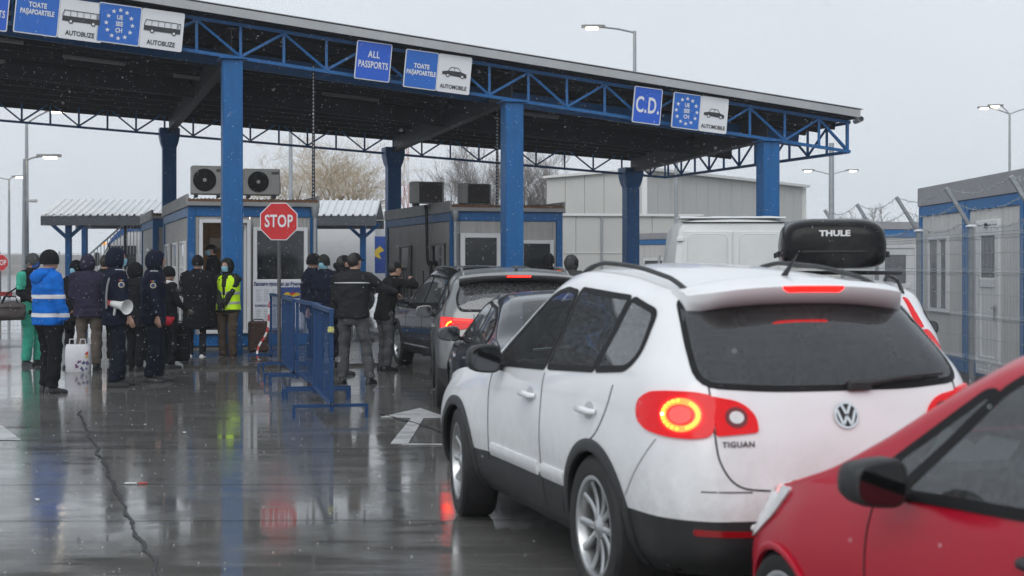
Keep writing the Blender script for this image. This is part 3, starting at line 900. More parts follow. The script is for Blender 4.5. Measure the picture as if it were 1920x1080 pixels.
M_WHITEP = mat('white_car_paint', (.83, .84, .86), .30, coat=.6, var=.02, vscale=3, grime=((.55, .55, .55), .18, 2.2), splash=((.28, .27, .25), .55, .95))

def add_wheel(parent, x, y, r, side, rim_r=.235, w=.225, spokes=10, style='split', steer=0.0, alloy=None):
    """wheel > tyre, rim, disc"""
    wh = bpy.data.objects.new('wheel', None); col.objects.link(wh); wh.parent = parent
    wh.location = (x, y, r); wh.rotation_euler = (0, 0, steer)
    o = side                                         # outer face direction along x
    mb = MB(); rr = rim_r
    prof = [(rr - .012, -w*.46), (rr + .01, -w*.5), (r*.93, -w*.5), (r*.985, -w*.42), (r, -w*.25), (r, 0), (r, w*.25), (r*.985, w*.42), (r*.93, w*.5), (rr + .045, w*.515), (rr + .012, w*.5), (rr - .004, w*.44)]
    prof = [(a, b * o) for a, b in prof]
    mb.lathe(prof, 'x', 40); mb.build('tyre', M_TYRE, wh, 35)
    mb = MB()
    a = alloy or M_ALLOY
    mb.lathe([(p, q * o) for p, q in [(rr + .006, w*.44), (rr + .012, w*.475), (rr + .004, w*.49), (rr - .014, w*.475), (rr - .022, w*.40), (rr - .03, w*.1), (rr - .03, -w*.4)]], 'x', 40)
    mb.lathe([(p, q * o) for p, q in [(.0, w*.42), (.028, w*.42), (.034, w*.40), (.062, w*.36), (.066, w*.25)]], 'x', 20)
    for k in range(spokes):
        ang = 2 * math.pi * k / spokes
        da = (.05 if k % 2 else -.05) if style == 'split' else 0
        rings = []
        for q in range(6):
            t = q / 5; rad = .045 + t * (rr - .022 - .045); aa = ang + da * 1.0 * (1 - t) * 2.0 + (.10 * t * t if style == 'curl' else 0)
            hw_ = (.017 + .004 * t if spokes > 7 else .03 + .012 * t); dep = w * (.37 + .06 * t - .06 * math.sin(t * 3.1))
            c, s_ = math.cos(aa), math.sin(aa); ty, tz = -s_, c
            rings.append([Vector((o*(dep), rad*c - ty*hw_*.55, rad*s_ - tz*hw_*.55)), Vector((o*(dep - .006), rad*c - ty*hw_, rad*s_ - tz*hw_)), Vector((o*(dep - .035), rad*c - ty*hw_*.8, rad*s_ - tz*hw_*.8)),
                          Vector((o*(dep - .035), rad*c + ty*hw_*.8, rad*s_ + tz*hw_*.8)), Vector((o*(dep - .006), rad*c + ty*hw_, rad*s_ + tz*hw_)), Vector((o*(dep), rad*c + ty*hw_*.55, rad*s_ + tz*hw_*.55))])
        mb.rings(rings)
    mb.build('rim', a, wh, 40)
    MB().lathe([(0, o*w*.02), (.15, o*w*.02), (.155, -o*w*.02), (.155, -o*w*.2), (0, -o*w*.2)], 'x', 28).build('brake_disc', M_DISC, wh, 40)
    return wh
M_DISC = mat('brake_disc', (.09, .085, .08), .5, .6, var=.3, vscale=20)

def door_mirror(parent, c, d, side, shell_m, name='door_mirror', tilt=0):
    """mirror > housing arm is one mesh; glass faces back"""
    root = bpy.data.objects.new(name, None); col.objects.link(root); root.parent = parent; root.location = c
    root.rotation_euler = (0, 0, tilt)
    w, dep, h = d
    mb = MB(); rings = []
    for k, (yy, sc) in enumerate(((-.5, .90), (-.46, .97), (-.30, 1.0), (0, .98), (.3, .84), (.45, .6), (.5, .3))):
        out = []
        for q in range(20):
            a = 2 * math.pi * q / 20; ca, sa = math.cos(a), math.sin(a)
            ex = abs(ca) ** .62 * (1 if ca > 0 else -1); ez = abs(sa) ** .62 * (1 if sa > 0 else -1)
            out.append((ex * w/2 * sc, yy * dep, ez * h/2 * sc * (1 + .12 * ex * -side)))
        rings.append(out)
    mb.rings(rings); mb.build('housing', shell_m, root, 50)
    g = MB(); ring = [( x * .86, -dep*.5 - .002, z * .86) for (x, y, z) in rings[1]]
    g.add(ring, [tuple(range(20))]); g.add([(x, y + .004, z) for x, y, z in ring], [tuple(range(20))[::-1]])
    g.build('mirror_glass', M_MIRROR, root)
    MB().bar((-side * w * .35, .0, -h * .28), (-side * (w * .5 + .09), .05, -h * .45), .05, .035, bev=.01).build('mirror_arm', M_PLAST, root)
    return root

def seats(parent, ys, xs, z=.55, m=None):
    for y in ys:
        for x in xs:
            st = bpy.data.objects.new('seat', None); col.objects.link(st); st.parent = parent; st.location = (x, y, z)
            MB().box((0, .18, 0), (.5, .52, .16), .05).build('cushion', m or M_SEAT, st)
            MB().box((0, -.16, .33), (.48, .14, .62), .05, Matrix.Rotation(R(12), 3, 'X')).build('seat_back', m or M_SEAT, st)
            MB().box((0, -.24, .72), (.27, .10, .17), .04).build('headrest', m or M_SEAT, st)
# ------------------------------------------------------------------ booths
def framed(parent, name, o, u, w, z0, z1, n, frame=.06, fm=None, gm=None, mull=(), depth=.06):
    """window or door: frame bars + panes; o origin on the wall, u along wall, n outward"""
    u, n = Vector(u), Vector(n); o = Vector(o)
    root = bpy.data.objects.new(name, None); col.objects.link(root); root.parent = parent
    fm = fm or M_PVC; gm = M_WGLASS if gm is None else gm
    zc = lambda a, b: (a + b) / 2
    M = Matrix((u, -n, Vector((0, 0, 1)))).transposed()
    def bx(nm, x0, x1, a, b, m, dep, out): MB().box(o + u * (x0 + x1) / 2 + Vector((0, 0, (a + b) / 2)) + n * (out - dep / 2), (x1 - x0, dep, b - a), min(.008, dep * .2), M).build(nm, m, root)
    bx('jamb', 0, frame, z0, z1, fm, depth, depth * .7); bx('jamb', w - frame, w, z0, z1, fm, depth, depth * .7)
    bx('head', frame, w - frame, z1 - frame, z1, fm, depth, depth * .7); bx('sill', frame, w - frame, z0, z0 + frame, fm, depth, depth * .75)
    for (kind, a, b, c_, d) in mull: bx(kind, a, b, c_, d, fm, depth * .9, depth * .6)
    if gm is not False: bx('pane', frame * .8, w - frame * .8, z0 + frame * .8, z1 - frame * .8, gm, .012, .014)
    return root
def booth(name, o, yaw, label, W=2.5, D=6.2, Hh=2.82, wall=None, front=None, side=None, pipe_x=None, base=.0, roofrim=True, glassy=False):
    root = empty(name, o, yaw, label, 'booth')
    wm = wall or M_WALL; P = .14
    def b(nm, c_, d, m, bev=.006): return MB().box(c_, d, bev).build(nm, m, root)
    b('plinth', (W/2, D/2, .06), (W - .1, D - .1, .12), M_CONC)
    for x in (P/2, W - P/2):
        for y in (P/2, D - P/2): b('corner_post', (x, y, .12 + (Hh - .12)/2), (P, P, Hh - .12), M_BLUE)
    for y in (P/2, D - P/2):
        b('bottom_rail', (W/2, y + (.003 if y < 1 else -.003), .23), (W - 2*P, P, .22), M_BLUE); b('top_rail', (W/2, y + (.003 if y < 1 else -.003), Hh - .10), (W - 2*P, P, .20), M_BLUE)
    for x in (P/2, W - P/2):
        b('bottom_rail', (x + (.003 if x < 1 else -.003), D/2, .23), (P, D - 2*P, .22), M_BLUE); b('top_rail', (x + (.003 if x < 1 else -.003), D/2, Hh - .10), (P, D - 2*P, .20), M_BLUE)
    # roof: rim, gutter and sheet
    b('roof_rim', (-.01, D/2, Hh + .10), (.05, D + .1, .24), M_RIM); b('roof_rim', (W + .01, D/2, Hh + .10), (.05, D + .1, .24), M_RIM)
    b('roof_rim', (W/2, D + .02, Hh + .10), (W - .05, .05, .24), M_RIM)
    b('gutter', (W/2, -.03, Hh + .04), (W + .06, .12, .08), M_RIM)
    mb = MB(); n = 34; A, B_, = [], []
    for k in range(n * 2 + 1):
        x = W * k / (2 * n); z = Hh + .115 + (.032 if (k // 1) % 2 else 0) + .008 * noise.noise((x * 4, 1, o[0])); A.append((x, -.07, z)); B_.append((x, D, z + .05))
    mb.rings([A, B_], cap=False, closed=False); mb.rings([A, [(p[0], p[1], Hh + .07) for p in A]], cap=False, closed=False); mb.build('roof_sheet', M_RUST, root)
    # panels: vertical boards between openings
    def wallrun(o2, u, n_, length, holes):
        u, n_ = Vector(u), Vector(n_); xs = sorted({0, length, *[round(k * .52, 3) for k in range(1, int(length / .52) + 1) if length - k * .52 > .1]} | {h[0] for h in holes} | {h[1] for h in holes})
        M = Matrix((u, -n_, Vector((0, 0, 1)))).transposed()
        for a, c_ in zip(xs, xs[1:]):
            zs = [(.34, Hh - .20)]
            for h in holes:
                if a >= h[0] - 1e-4 and c_ <= h[1] + 1e-4:
                    zs = [r for z0, z1 in zs for r in ((z0, h[2]), (h[3], z1)) if r[1] - r[0] > .02 and (r[1] <= h[2] + 1e-4 or r[0] >= h[3] - 1e-4)]
            for z0, z1 in zs:
                if c_ - a > .02: MB().box(Vector(o2) + u * ((a + c_) / 2) + Vector((0, 0, (z0 + z1) / 2)) - n_ * .04, (c_ - a - .004, .05, z1 - z0), .004, M).build('wall_panel', wm, root)
    hf = [(h[1], h[1] + h[2], h[3], h[4]) for h in front or []]
    wallrun((P, .02, 0), (1, 0, 0), (0, -1, 0), W - 2*P, [(a - P, c_ - P, z0, z1) for a, c_, z0, z1 in hf])
    hs = [(h[1], h[1] + h[2], h[3], h[4]) for h in side or []]
    wallrun((.02, P, 0), (0, 1, 0), (-1, 0, 0), D - 2*P, [(a - P, c_ - P, z0, z1) for a, c_, z0, z1 in hs])
    wallrun((W - .02, P, 0), (0, 1, 0), (1, 0, 0), D - 2*P, [(.4, 2.6, 1.0, 2.35)] if glassy else [])
    if glassy: framed(root, 'window', (W + .005, P + .4, 0), (0, 1, 0), 2.2, 1.0, 2.35, (1, 0, 0), frame=.06, gm=M_GLASSF)  # unseen far-side window, added to let daylight into the booth
    b('rear_wall', (W/2, D - .06, 1.45), (W - 2*P, .06, 2.2), wm)
    b('floor', (W/2, D/2, .36), (W - .3, D - .3, .05), M_STEELD); b('ceiling', (W/2, D/2, Hh - .04), (W - .3, D - .3, .04), wm)
    for h in front or []:
        framed(root, h[0], (h[1], -.005, 0), (1, 0, 0), h[2], h[3], h[4], (0, -1, 0), **h[5])
    for h in side or []:
        framed(root, h[0], (-.005, h[1], 0), (0, 1, 0), h[2], h[3], h[4], (-1, 0, 0), **h[5])
    if pipe_x is not None:
        mb = MB(); mb.tube([(pipe_x, -.06, .25), (pipe_x, -.06, Hh - .05)], .042, 12); mb.tube([(pipe_x, -.06, Hh - .22), (pipe_x, -.06, Hh - .10), (pipe_x, -.05, Hh + .0)], [.045, .075, .085], 12)
        mb.build('downpipe', M_GALV, root, 40)
    return root
M_FRAMEG = mat('grey_window_frame', (.20, .20, .20), .5, var=.05)
M_PANEL = mat('grey_door_panel', (.24, .24, .24), .5, var=.06)
M_WOOD = mat('wood_lining', (.42, .25, .11), .5, var=.25, vscale=4, stretch=(6, 6, .6))
sd_kw = dict(frame=.055, fm=M_PVC, mull=())
def sidewin(y, fm=None, gm=None):
    f = dict(frame=.05, fm=fm or M_FRAMEG, gm=gm, mull=(('rail', .05, .95, 1.60, 1.66), ('muntin', .33, .37, .6, 1.6), ('muntin', .63, .67, .6, 1.6)))
    return ('window', y, 1.0, .5, 2.15, f)
b1 = booth('control_booth', (-6.21, 28.3, 0), YAW, 'grey control booth with open wood lined door behind the hi-vis vest man',
    front=[('door', .21, .98, .36, 2.56, dict(frame=.07, gm=False, depth=.09)), ('window', 1.24, 1.06, 1.33, 2.42, dict(frame=.075, depth=.08))],
    side=[sidewin(.35, M_PVC, M_GLASSF), sidewin(2.2, M_PVC, M_GLASSF), sidewin(4.2, M_PVC)], pipe_x=2.44, glassy=True)
MB().box((1.25, 2.9, 1.5), (2.2, .04, 2.3)).build('inner_wall', M_WOOD, b1)
lm_ = bpy.data.objects.new('ceiling_lamp', None); col.objects.link(lm_); lm_.parent = b1; lm_.location = (1.1, 1.5, 2.66)
MB().box((0, 0, .02), (.66, .16, .05), .01).build('lamp_tray', M_PVC, lm_); MB().box((0, 0, -.02), (.60, .11, .03), .008).build('lamp_tube', mat('booth_lamp', (1, .9, .7), .4, var=0, emit=7.0, ecol=(1.0, .85, .60)), lm_)
dl = bpy.data.objects.new('door_leaf', None); col.objects.link(dl); dl.parent = b1; dl.location = (1.10, .02, 0)
MB().box((0, .42, 1.42), (.05, .82, 2.1), .01).build('leaf_panel', M_PVC, dl)
MB().box((-.04, .75, 1.4), (.04, .03, .12), .008).build('door_handle', M_GALV, dl)
MB().box((.85, 2.84, 2.15), (.3, .06, .22), .02).build('wall_heater', M_PVC, b1)
MB().box((.45, 2.86, 1.75), (.22, .02, .30), .004).build('notice_sheet', M_PAPER if 'paper' in MATS else M_PVC, b1)
b2 = booth('control_booth', (-1.29, 31.1, 0), YAW, 'grey control booth behind the middle column with rusty roof edge and downpipe',
    front=[('door', .20, .90, .36, 2.36, dict(frame=.10, depth=.09, mull=(('rail', .1, .8, 1.1, 1.2),))), ('window', 1.52, .76, 1.25, 2.22, dict(frame=.08, depth=.08))],
    side=[sidewin(.55), sidewin(3.6)], pipe_x=.08)
mb = MB(); pth = [(-.06, 1.9, 2.95), (-.09, 1.85, 3.0), (-.10, 1.7, 2.98), (-.10, 1.66, 2.7), (-.09, 1.66, 2.0), (-.09, 1.62, 1.75), (-.09, 1.45, 1.68), (-.09, 1.36, 1.8), (-.09, 1.34, 1.4), (-.08, 1.34, .6)]
mb.tube([Vector(p) for p in chaikin(pth, 2)], .035, 10); mb.build('insulated_pipe', M_STEELD, b2, 60)
mb = MB(); mb.tube([(-.09 , 2.0 + .035 * math.sin(k * 1.9), 1.55 - .03 * k) for k in range(24)], .014, 6); mb.build('coiled_cable', M_STEELD, b2, 60)
b3 = booth('control_booth', (-8.78, 36.1, 0), YAW, 'narrow strip of a grey booth showing behind the wood lined booth', W=2.5, D=4.5, Hh=2.82, side=[('window', .8, .9, 1.0, 2.1, dict(frame=.06))])

# notice board on booth one
po = empty('notice_poster', (0, 0, 0), YAW, 'large white notice poster with blue Cyrillic heading below the booth window', 'poster')
po.location = Vector((-6.21, 28.3, 0)) + rz @ Vector((1.72, -.075, .90))
M_PRINT = mat('poster_print', (.70, .71, .76), .5, var=.03); M_INK = mat('poster_ink', (.02, .025, .13), .5, var=0); M_INKG = mat('poster_grey_ink', (.38, .39, .45), .5, var=.2, vscale=60)
MB().box((0, 0, 0), (.98, .02, .95), .003).build('sheet', M_PRINT, po)
text('lettering', 'Ласкаво просимо до Румунії', M_INK, po, (0, -.013, .41), .095, .72, .04)
text('lettering', 'КОРИСНА ІНФОРМАЦІЯ', M_INK, po, (-.18, -.013, -.01), .06, .75, .03)
for (x0, z0, nx, nz, w) in ((-.43, .30, 3, 8, .12), (-.43, -.09, 3, 10, .12), (.10, -.09, 2, 10, .14)):
    for i in range(nx):
        for k in range(nz):
            l = w * random.uniform(.5, .95); MB().box((x0 + i * (w + .03) + l / 2, -.0115, z0 - k * .031), (l, .003, .010)).build('print_line', M_INKG, po)
MB().box((0, -.0115, -.45), (.92, .003, .012)).build('print_line', M_INK, po)
pic = MB().box((.24, -.012, .24), (.46, .004, .22)).build('printed_picture', mat('picture_blue', (.03, .06, .22), .5, var=.3, vscale=8), po)
mb = MB(); mb.prism([(-.2, -.05), (-.08, .04), (.02, 0), (.14, .03), (.2, -.02), (.06, -.06), (-.05, -.03)], (.24, -.0165, .22), (1, 0, 0), (0, 0, 1), .002); mb.build('printed_picture', mat('picture_yellow', (.65, .45, .03), .5, var=.2), po)
mb = MB(); mb.prism([(-.05, -.02), (.03, .03), (.07, .0), (.0, -.035)], (.26, -.019, .23), (1, 0, 0), (0, 0, 1), .002); mb.build('printed_picture', M_SIGNR, po)

# air conditioners on the roofs
M_ACW = mat('ac_casing', (.34, .335, .32), .5, var=.08, grime=((.22, .21, .2), .4, 3)); M_ACD = mat('ac_grille', (.02, .02, .022), .6, var=.2); M_ACB = mat('ac_dark_coil', (.04, .03, .028), .6, var=.3, vscale=30)
def ac_unit(p, yaw, w, h, label, fan=True):
    r_ = empty('air_conditioner', p, yaw, label, 'air conditioner', 'air conditioners on the booth roofs')
    d = .30
    for x in (-w*.35, w*.35): MB().box((x, 0, .03), (.05, d + .06, .06), .005).build('foot', M_STEELD, r_)
    MB().box((0, 0, .06 + h/2), (w, d, h), .02).build('casing', M_ACW, r_)
    MB().box((w/2 + .012, .02, .06 + h*.28), (.03, .16, h*.4), .008).build('valve_cover', M_ACW, r_)
    if fan:
        R0 = h * .40; cx, cz = -w*.10, .06 + h*.5
        MB().lathe([(0, -d/2 - .004), (R0, -d/2 - .004), (R0, -d/2 + .02), (0, -d/2 + .02)], 'y', 32, (cx, 0, cz)).build('fan_opening', M_BLACK, r_)
        mb = MB(); 
        for q in range(1, 8):
            rr = R0 * q / 7.3; mb.tube([(cx + rr*math.sin(a*.2618), -d/2 - .018, cz + rr*math.cos(a*.2618)) for a in range(25)], .004, 4, cap=False)
        for a in range(16): mb.bar((cx + R0*.15*math.sin(a*.3927), -d/2 - .016, cz + R0*.15*math.cos(a*.3927)), (cx + R0*.98*math.sin(a*.3927 + .5), -d/2 - .016, cz + R0*.98*math.cos(a*.3927 + .5)), .005)
        mb.build('fan_guard', M_ACD, r_)
        MB().lathe([(0, -d/2 - .026), (R0*.16, -d/2 - .024), (R0*.17, -d/2 - .012)], 'y', 20, (cx, 0, cz)).build('hub', M_ACW, r_)
        for q in range(5): MB().box((w*.36, -d/2 - .003, .06 + h*(.88 - .02*q)), (w*.2, .006, .006)).build('vent_slot', M_ACD, r_)
    else:
        MB().box((w*.06, -d/2 - .002, .06 + h*.5), (w*.74, .02, h*.92), .004).build('coil_face', M_ACB, r_)
        for q in range(16): MB().box((w*.06, -d/2 - .016, .06 + h*(.07 + .86*q/15)), (w*.73, .006, .005)).build('coil_guard', M_ACD, r_)
    return r_
ac_unit(Vector((-6.21, 28.3, 3.0)) + rz @ Vector((.42, .55, 0)), YAW, .62, .56, 'grey air conditioner with round fan on booth roof, beside the blue column')
ac_unit(Vector((-6.21, 28.3, 3.0)) + rz @ Vector((1.47, .55, 0)), YAW, .72, .52, 'grey air conditioner with round fan on booth roof, above the stop sign')
ac_unit(Vector((-1.29, 31.1, 2.98)) + rz @ Vector((-.12, 1.6, 0)), YAW + R(6), .72, .48, 'dark backed air conditioner above the insulated pipe loop', False)
ac_unit(Vector((-1.29, 31.1, 2.98)) + rz @ Vector((.95, 1.5, 0)), YAW + R(6), .70, .45, 'dark backed air conditioner touching the middle column', False)

M_CONCW = mat('wet_island_concrete', (.075, .072, .068), .22, var=.3, vscale=2.5, bump=.1, bscale=18, rvar=.15)
# concrete islands under the booths
for (ox, oy) in ((-6.21, 28.3), (-1.29, 31.1)):
    mb = MB(); o_ = Vector((ox, oy, 0)); pts = [(-.45, -4.2), (-.1, -4.8), (2.7, -4.8), (3.0, -4.2), (3.0, 8), (-.45, 8)]
    V = [o_ + rz @ Vector((x, y, .05)) for x, y in pts]; n = len(V)
    mb.add(V + [Vector((p.x, p.y, -.02)) for p in V], [tuple(range(n))] + [((i + 1) % n, i, n + i, n + (i + 1) % n) for i in range(n)])
    tag(mb.build('traffic_island', M_CONCW), kind='structure')
# ------------------------------------------------------------------ crowd barriers
def make_barrier():
    t = empty('crowd_barrier', (0, 0, 0), 0)
    L, H0, H1 = 2.46, .16, 1.17
    fr = MB(); fr.bar((-L/2, 0, H1), (L/2, 0, H1), .055, .045); fr.build('top_rail', M_BLUED, t)
    MB().bar((-L/2, 0, H0), (L/2, 0, H0), .035, .04).build('bottom_rail', M_BLUED, t)
    for x in (-L/2 + .02, L/2 - .02): MB().bar((x, 0, .08), (x, 0, H1 - .02), .04, .04, up=(0, 1, 0)).build('end_post', M_BLUED, t)
    me = MB().bar((0, 0, H0 + .018), (0, 0, H1 - .02), .010, .010, up=(0, 1, 0)).mesh('bar', M_BLUED)
    n = 14
    for k in range(n):
        o = link('bar', me, None, t); o.location = (-L/2 + .02 + (L - .04) * (k + 1) / (n + 1), 0, 0)
    for x in (-L/2 + .16, L/2 - .16):
        f = MB(); f.bar((x, -.41, .135), (x, .41, .135), .04, .035)
        for y in (-.395, .395): f.bar((x, y, 0), (x, y, .12), .035, .035, up=(1, 0, 0))
        f.build('foot', M_BLUED, t)
    return t
A, B = Vector((-1.92, 15.95, 0)), Vector((-4.20, 25.7, 0))
DB = (B - A).normalized(); ang = math.atan2(DB.y, DB.x)
lab = ['blue steel crowd barrier nearest the camera, with a scrap of tape', 'blue steel crowd barrier, second from the camera', 'blue steel crowd barrier, third from the camera', 'blue steel crowd barrier farthest from the camera, by the notice poster']
br = make_barrier()
for k in range(4):
    o = br if k == 0 else copy_tree(br)
    c_ = A + DB * (1.24 + 2.47 * k) + Vector((.06 * (k % 2), 0, 0)); o.location = c_; o.rotation_euler = (0, 0, ang + R((-1.2, 1.6, -1.0, 3.0)[k]))
    tag(o, lab[k], 'barrier', 'crowd barriers in a row')
# red and white tape hanging from the far barrier
M_TAPER = mat('tape_red', (.55, .04, .04), .4, var=.05); M_TAPEW = mat('tape_white', (.7, .7, .7), .4, var=.05)
tp = empty('barrier_tape', B, 0, 'red and white tape hanging down the end of the far barrier', 'tape')
pts = [Vector((.0, -.05, 1.08)), Vector((-.02, -.08, .85)), Vector((-.02, -.1, .62)), Vector((-.07, -.12, .45)), Vector((-.17, -.2, .30)), Vector((-.2, -.25, .14)), Vector((-.16, -.3, .03)), Vector((.1, -.5, .02)), Vector((.28, -.6, .05))]
pts = [Vector(p) for p in chaikin([tuple(p) for p in pts], 2)]
for i in range(len(pts) - 1): MB().bar(pts[i], pts[i + 1], .034, .004, up=(0, 1, .3)).build('tape_band', M_TAPER if (i // 2) % 2 else M_TAPEW, tp)
kn = MB(); [kn.add([(random.uniform(-.04, .04), random.uniform(-.02, .02), random.uniform(-.05, .03)) for _ in range(3)], [(0, 1, 2)]) for _ in range(26)]
o = tag(kn.build('tape_scrap', mat('tape_yellow', (.62, .62, .25), .4, var=.3, vscale=20)), 'crumpled yellow white tape tied to the near barrier end', 'tape'); o.location = A + Vector((-.03, -.05, .98))

# ------------------------------------------------------------------ stop sign
def stop_sign(x, y, zc, w, label, zp=0):
    r_ = empty('stop_sign', (x, y, 0), 0, label, 'sign')
    octo = lambda q: [(q / 2 / math.cos(math.pi/8) * math.cos(math.pi/8 + k*math.pi/4), q / 2 / math.cos(math.pi/8) * math.sin(math.pi/8 + k*math.pi/4)) for k in range(8)]
    MB().tube([(0, .03, 0), (0, .03, zc)], .03, 12).build('pole', M_GALVD, r_, 40)
    p = MB().prism(octo(w), (0, -.01, zc), (1, 0, 0), (0, 0, 1), .012).build('plate', M_SIGNW, r_)
    MB().prism(octo(w * .955), (0, -.0135, zc), (1, 0, 0), (0, 0, 1), .003).build('face', M_SIGNR, p)
    text('lettering', 'STOP', M_SIGNW, r_, (0, -.017, zc - .005 * w), w * .46, .66, .02, spacing=1.06)
    for z in (zc - w*.2, zc + w*.2): MB().box((0, .015, z), (.10, .05, .03), .004).build('clamp', M_GALV, r_)
    return r_
M_GALVD = mat('weathered_pole', (.10, .10, .105), .5, .4, var=.1)
stop_sign(-3.74, 23.7, 2.375, .60, 'red octagonal stop sign on a grey pole behind the barriers')
stop_sign(-19.4, 56, 1.8, .62, 'small distant red stop sign at the far left edge')

# ------------------------------------------------------------------ cabins on the right, set end-on in a row
def cabin(o, yaw, W, D, label, openings, wall=None, Hh=2.62, rim=.30):
    r_ = empty('site_cabin', o, yaw, label, 'cabin', 'site cabins')
    P = .12; wm = wall or M_WALLR
    def b(nm, c_, d, m, bev=.006): return MB().box(c_, d, bev).build(nm, m, r_)
    b('foundation', (W/2, D/2, .05), (W - .2, D - .2, .10), M_CONC)
    for x in (P/2, W - P/2):
        for y in (P/2, D - P/2): b('corner_post', (x, y, .10 + (Hh - .1)/2), (P, P, Hh - .1), M_BLUEL)
    for y in (P/2, D - P/2): b('bottom_rail', (W/2, y + (.003 if y < 1 else -.003), .20), (W - 2*P, P, .20), M_BLUEL); b('top_rail', (W/2, y + (.003 if y < 1 else -.003), Hh - .08), (W - 2*P, P, .16), M_BLUEL)
    for x in (P/2, W - P/2): b('bottom_rail', (x + (.003 if x < 1 else -.003), D/2, .20), (P, D - 2*P, .20), M_BLUEL); b('top_rail', (x + (.003 if x < 1 else -.003), D/2, Hh - .08), (P, D - 2*P, .16), M_BLUEL)
    b('roof_rim', (W/2, D/2, Hh + rim/2 + .002), (W + .03, D + .03, rim), M_RIML)
    n = int((W - 2*P) / .5) + 1; xs = sorted({round((W - 2*P) * k / n, 3) for k in range(n + 1)} | {q for op in openings for q in (op[1] - P, op[1] + op[2] - P)})
    for a, c_ in zip(xs, xs[1:]):
        if c_ - a < .02: continue
        zs = [(.30, Hh - .16)]
        for op in openings:
            if a >= op[1] - P - 1e-4 and c_ <= op[1] + op[2] - P + 1e-4: zs = [(.30, op[3]), (op[4], Hh - .16)]
        for z0, z1 in zs:
            if z1 - z0 > .03: b('wall_panel', (P + (a + c_)/2, .055, (z0 + z1)/2), (c_ - a - .004, .05, z1 - z0), wm, .004)
    for x in (.055, W - .055):
        for k in range(8): b('wall_panel', (x, P + (D - 2*P) * (k + .5)/8, (.30 + Hh - .16)/2), (.05, (D - 2*P)/8 - .004, Hh - .46), wm, .004)
    b('rear_wall', (W/2, D - .055, 1.38), (W - 2*P, .05, 2.1), wm)
    for op in openings: framed(r_, op[0], (op[1], .028, 0), (1, 0, 0), op[2], op[3], op[4], (0, -1, 0), **op[5])
    return r_
M_BLUEL = mat('cabin_blue_paint', (.025, .15, .38), .45, var=.1, vscale=3, grime=((.05, .10, .18), .35, 2))
M_RIML = mat('cabin_roof_rim', (.30, .30, .32), .5, var=.08, vscale=2)
M_CURT = mat('curtained_glass', (.10, .10, .105), .08, var=.3, vscale=5, stretch=(8, 8, .4))
win = ('window', .55, 1.05, .95, 2.12, dict(frame=.055, gm=M_CURT, mull=(('mullion', .50, .60, 1.0, 2.07), ('leaf_frame', .60, .66, 1.02, 2.02), ('leaf_frame', .94, .995, 1.02, 2.02))))
door = ('door', .52, .98, .14, 2.30, dict(frame=.07, gm=M_PVC, mull=(('rail', .14, .84, 1.36, 1.48), ('stile', .07, .17, .21, 2.22), ('stile', .81, .91, .21, 2.22), ('rail', .17, .81, .21, .40), ('rail', .17, .81, 2.08, 2.22))))
def face_left(x, y0, y1, label, op): return cabin((x, y0, 0), R(-90), y0 - y1, 6.0, label, op)
c1 = face_left(6.62, 24.05, 21.62, 'pale cabin with curtained double window behind the mesh fence', [win])
c2 = face_left(6.62, 21.58, 19.15, 'pale cabin with white door nearest the right edge', [door])
MB().box((1.02, .015, 1.80), (.60, .016, .60), .004).build('door_glass', M_CURT, c2)
MB().box((1.40, -.05, 1.08), (.10, .03, .02), .004).build('door_handle', M_GALV, c2); MB().box((1.40, -.035, 1.02), (.035, .02, .20), .004).build('handle_plate', M_GALV, c2)
MB().box((1.0, -.025, 2.22), (.10, .01, .07), .003).build('door_number_plate', M_STEELD, c2)
c4 = face_left(6.62, 19.11, 16.68, 'pale cabin cut by the right edge of the photo', [win])
c3 = cabin((5.55, 30.6, 0), R(3), 6.0, 2.44, 'farther pale cabin with a white door, facing the lanes behind the fence', [('door', 1.95, .95, .14, 2.10, dict(frame=.07, gm=M_PVC, mull=(('rail', .14, .8, 1.2, 1.3),))), ('window', 3.9, 1.0, 1.0, 1.95, dict(frame=.06, gm=M_CURT))], Hh=2.42, rim=.16)
MB().box((2.43, .012, 1.60), (.44, .016, .60), .004).build('door_glass', M_CURT, c3)
c5 = cabin((3.72, 45.0, 0), R(-50), 6.0, 2.44, 'low pale cabin with blue trim between the warehouse and the van', [('window', .6, .9, .9, 1.9, dict(frame=.07, gm=M_CURT)), ('window', 2.6, .9, .9, 1.9, dict(frame=.07, gm=M_CURT)), ('window', 4.4, .9, .9, 1.9, dict(frame=.07, gm=M_CURT))], Hh=2.5, rim=.2)
c5.location = (3.75, 47.0, 0)

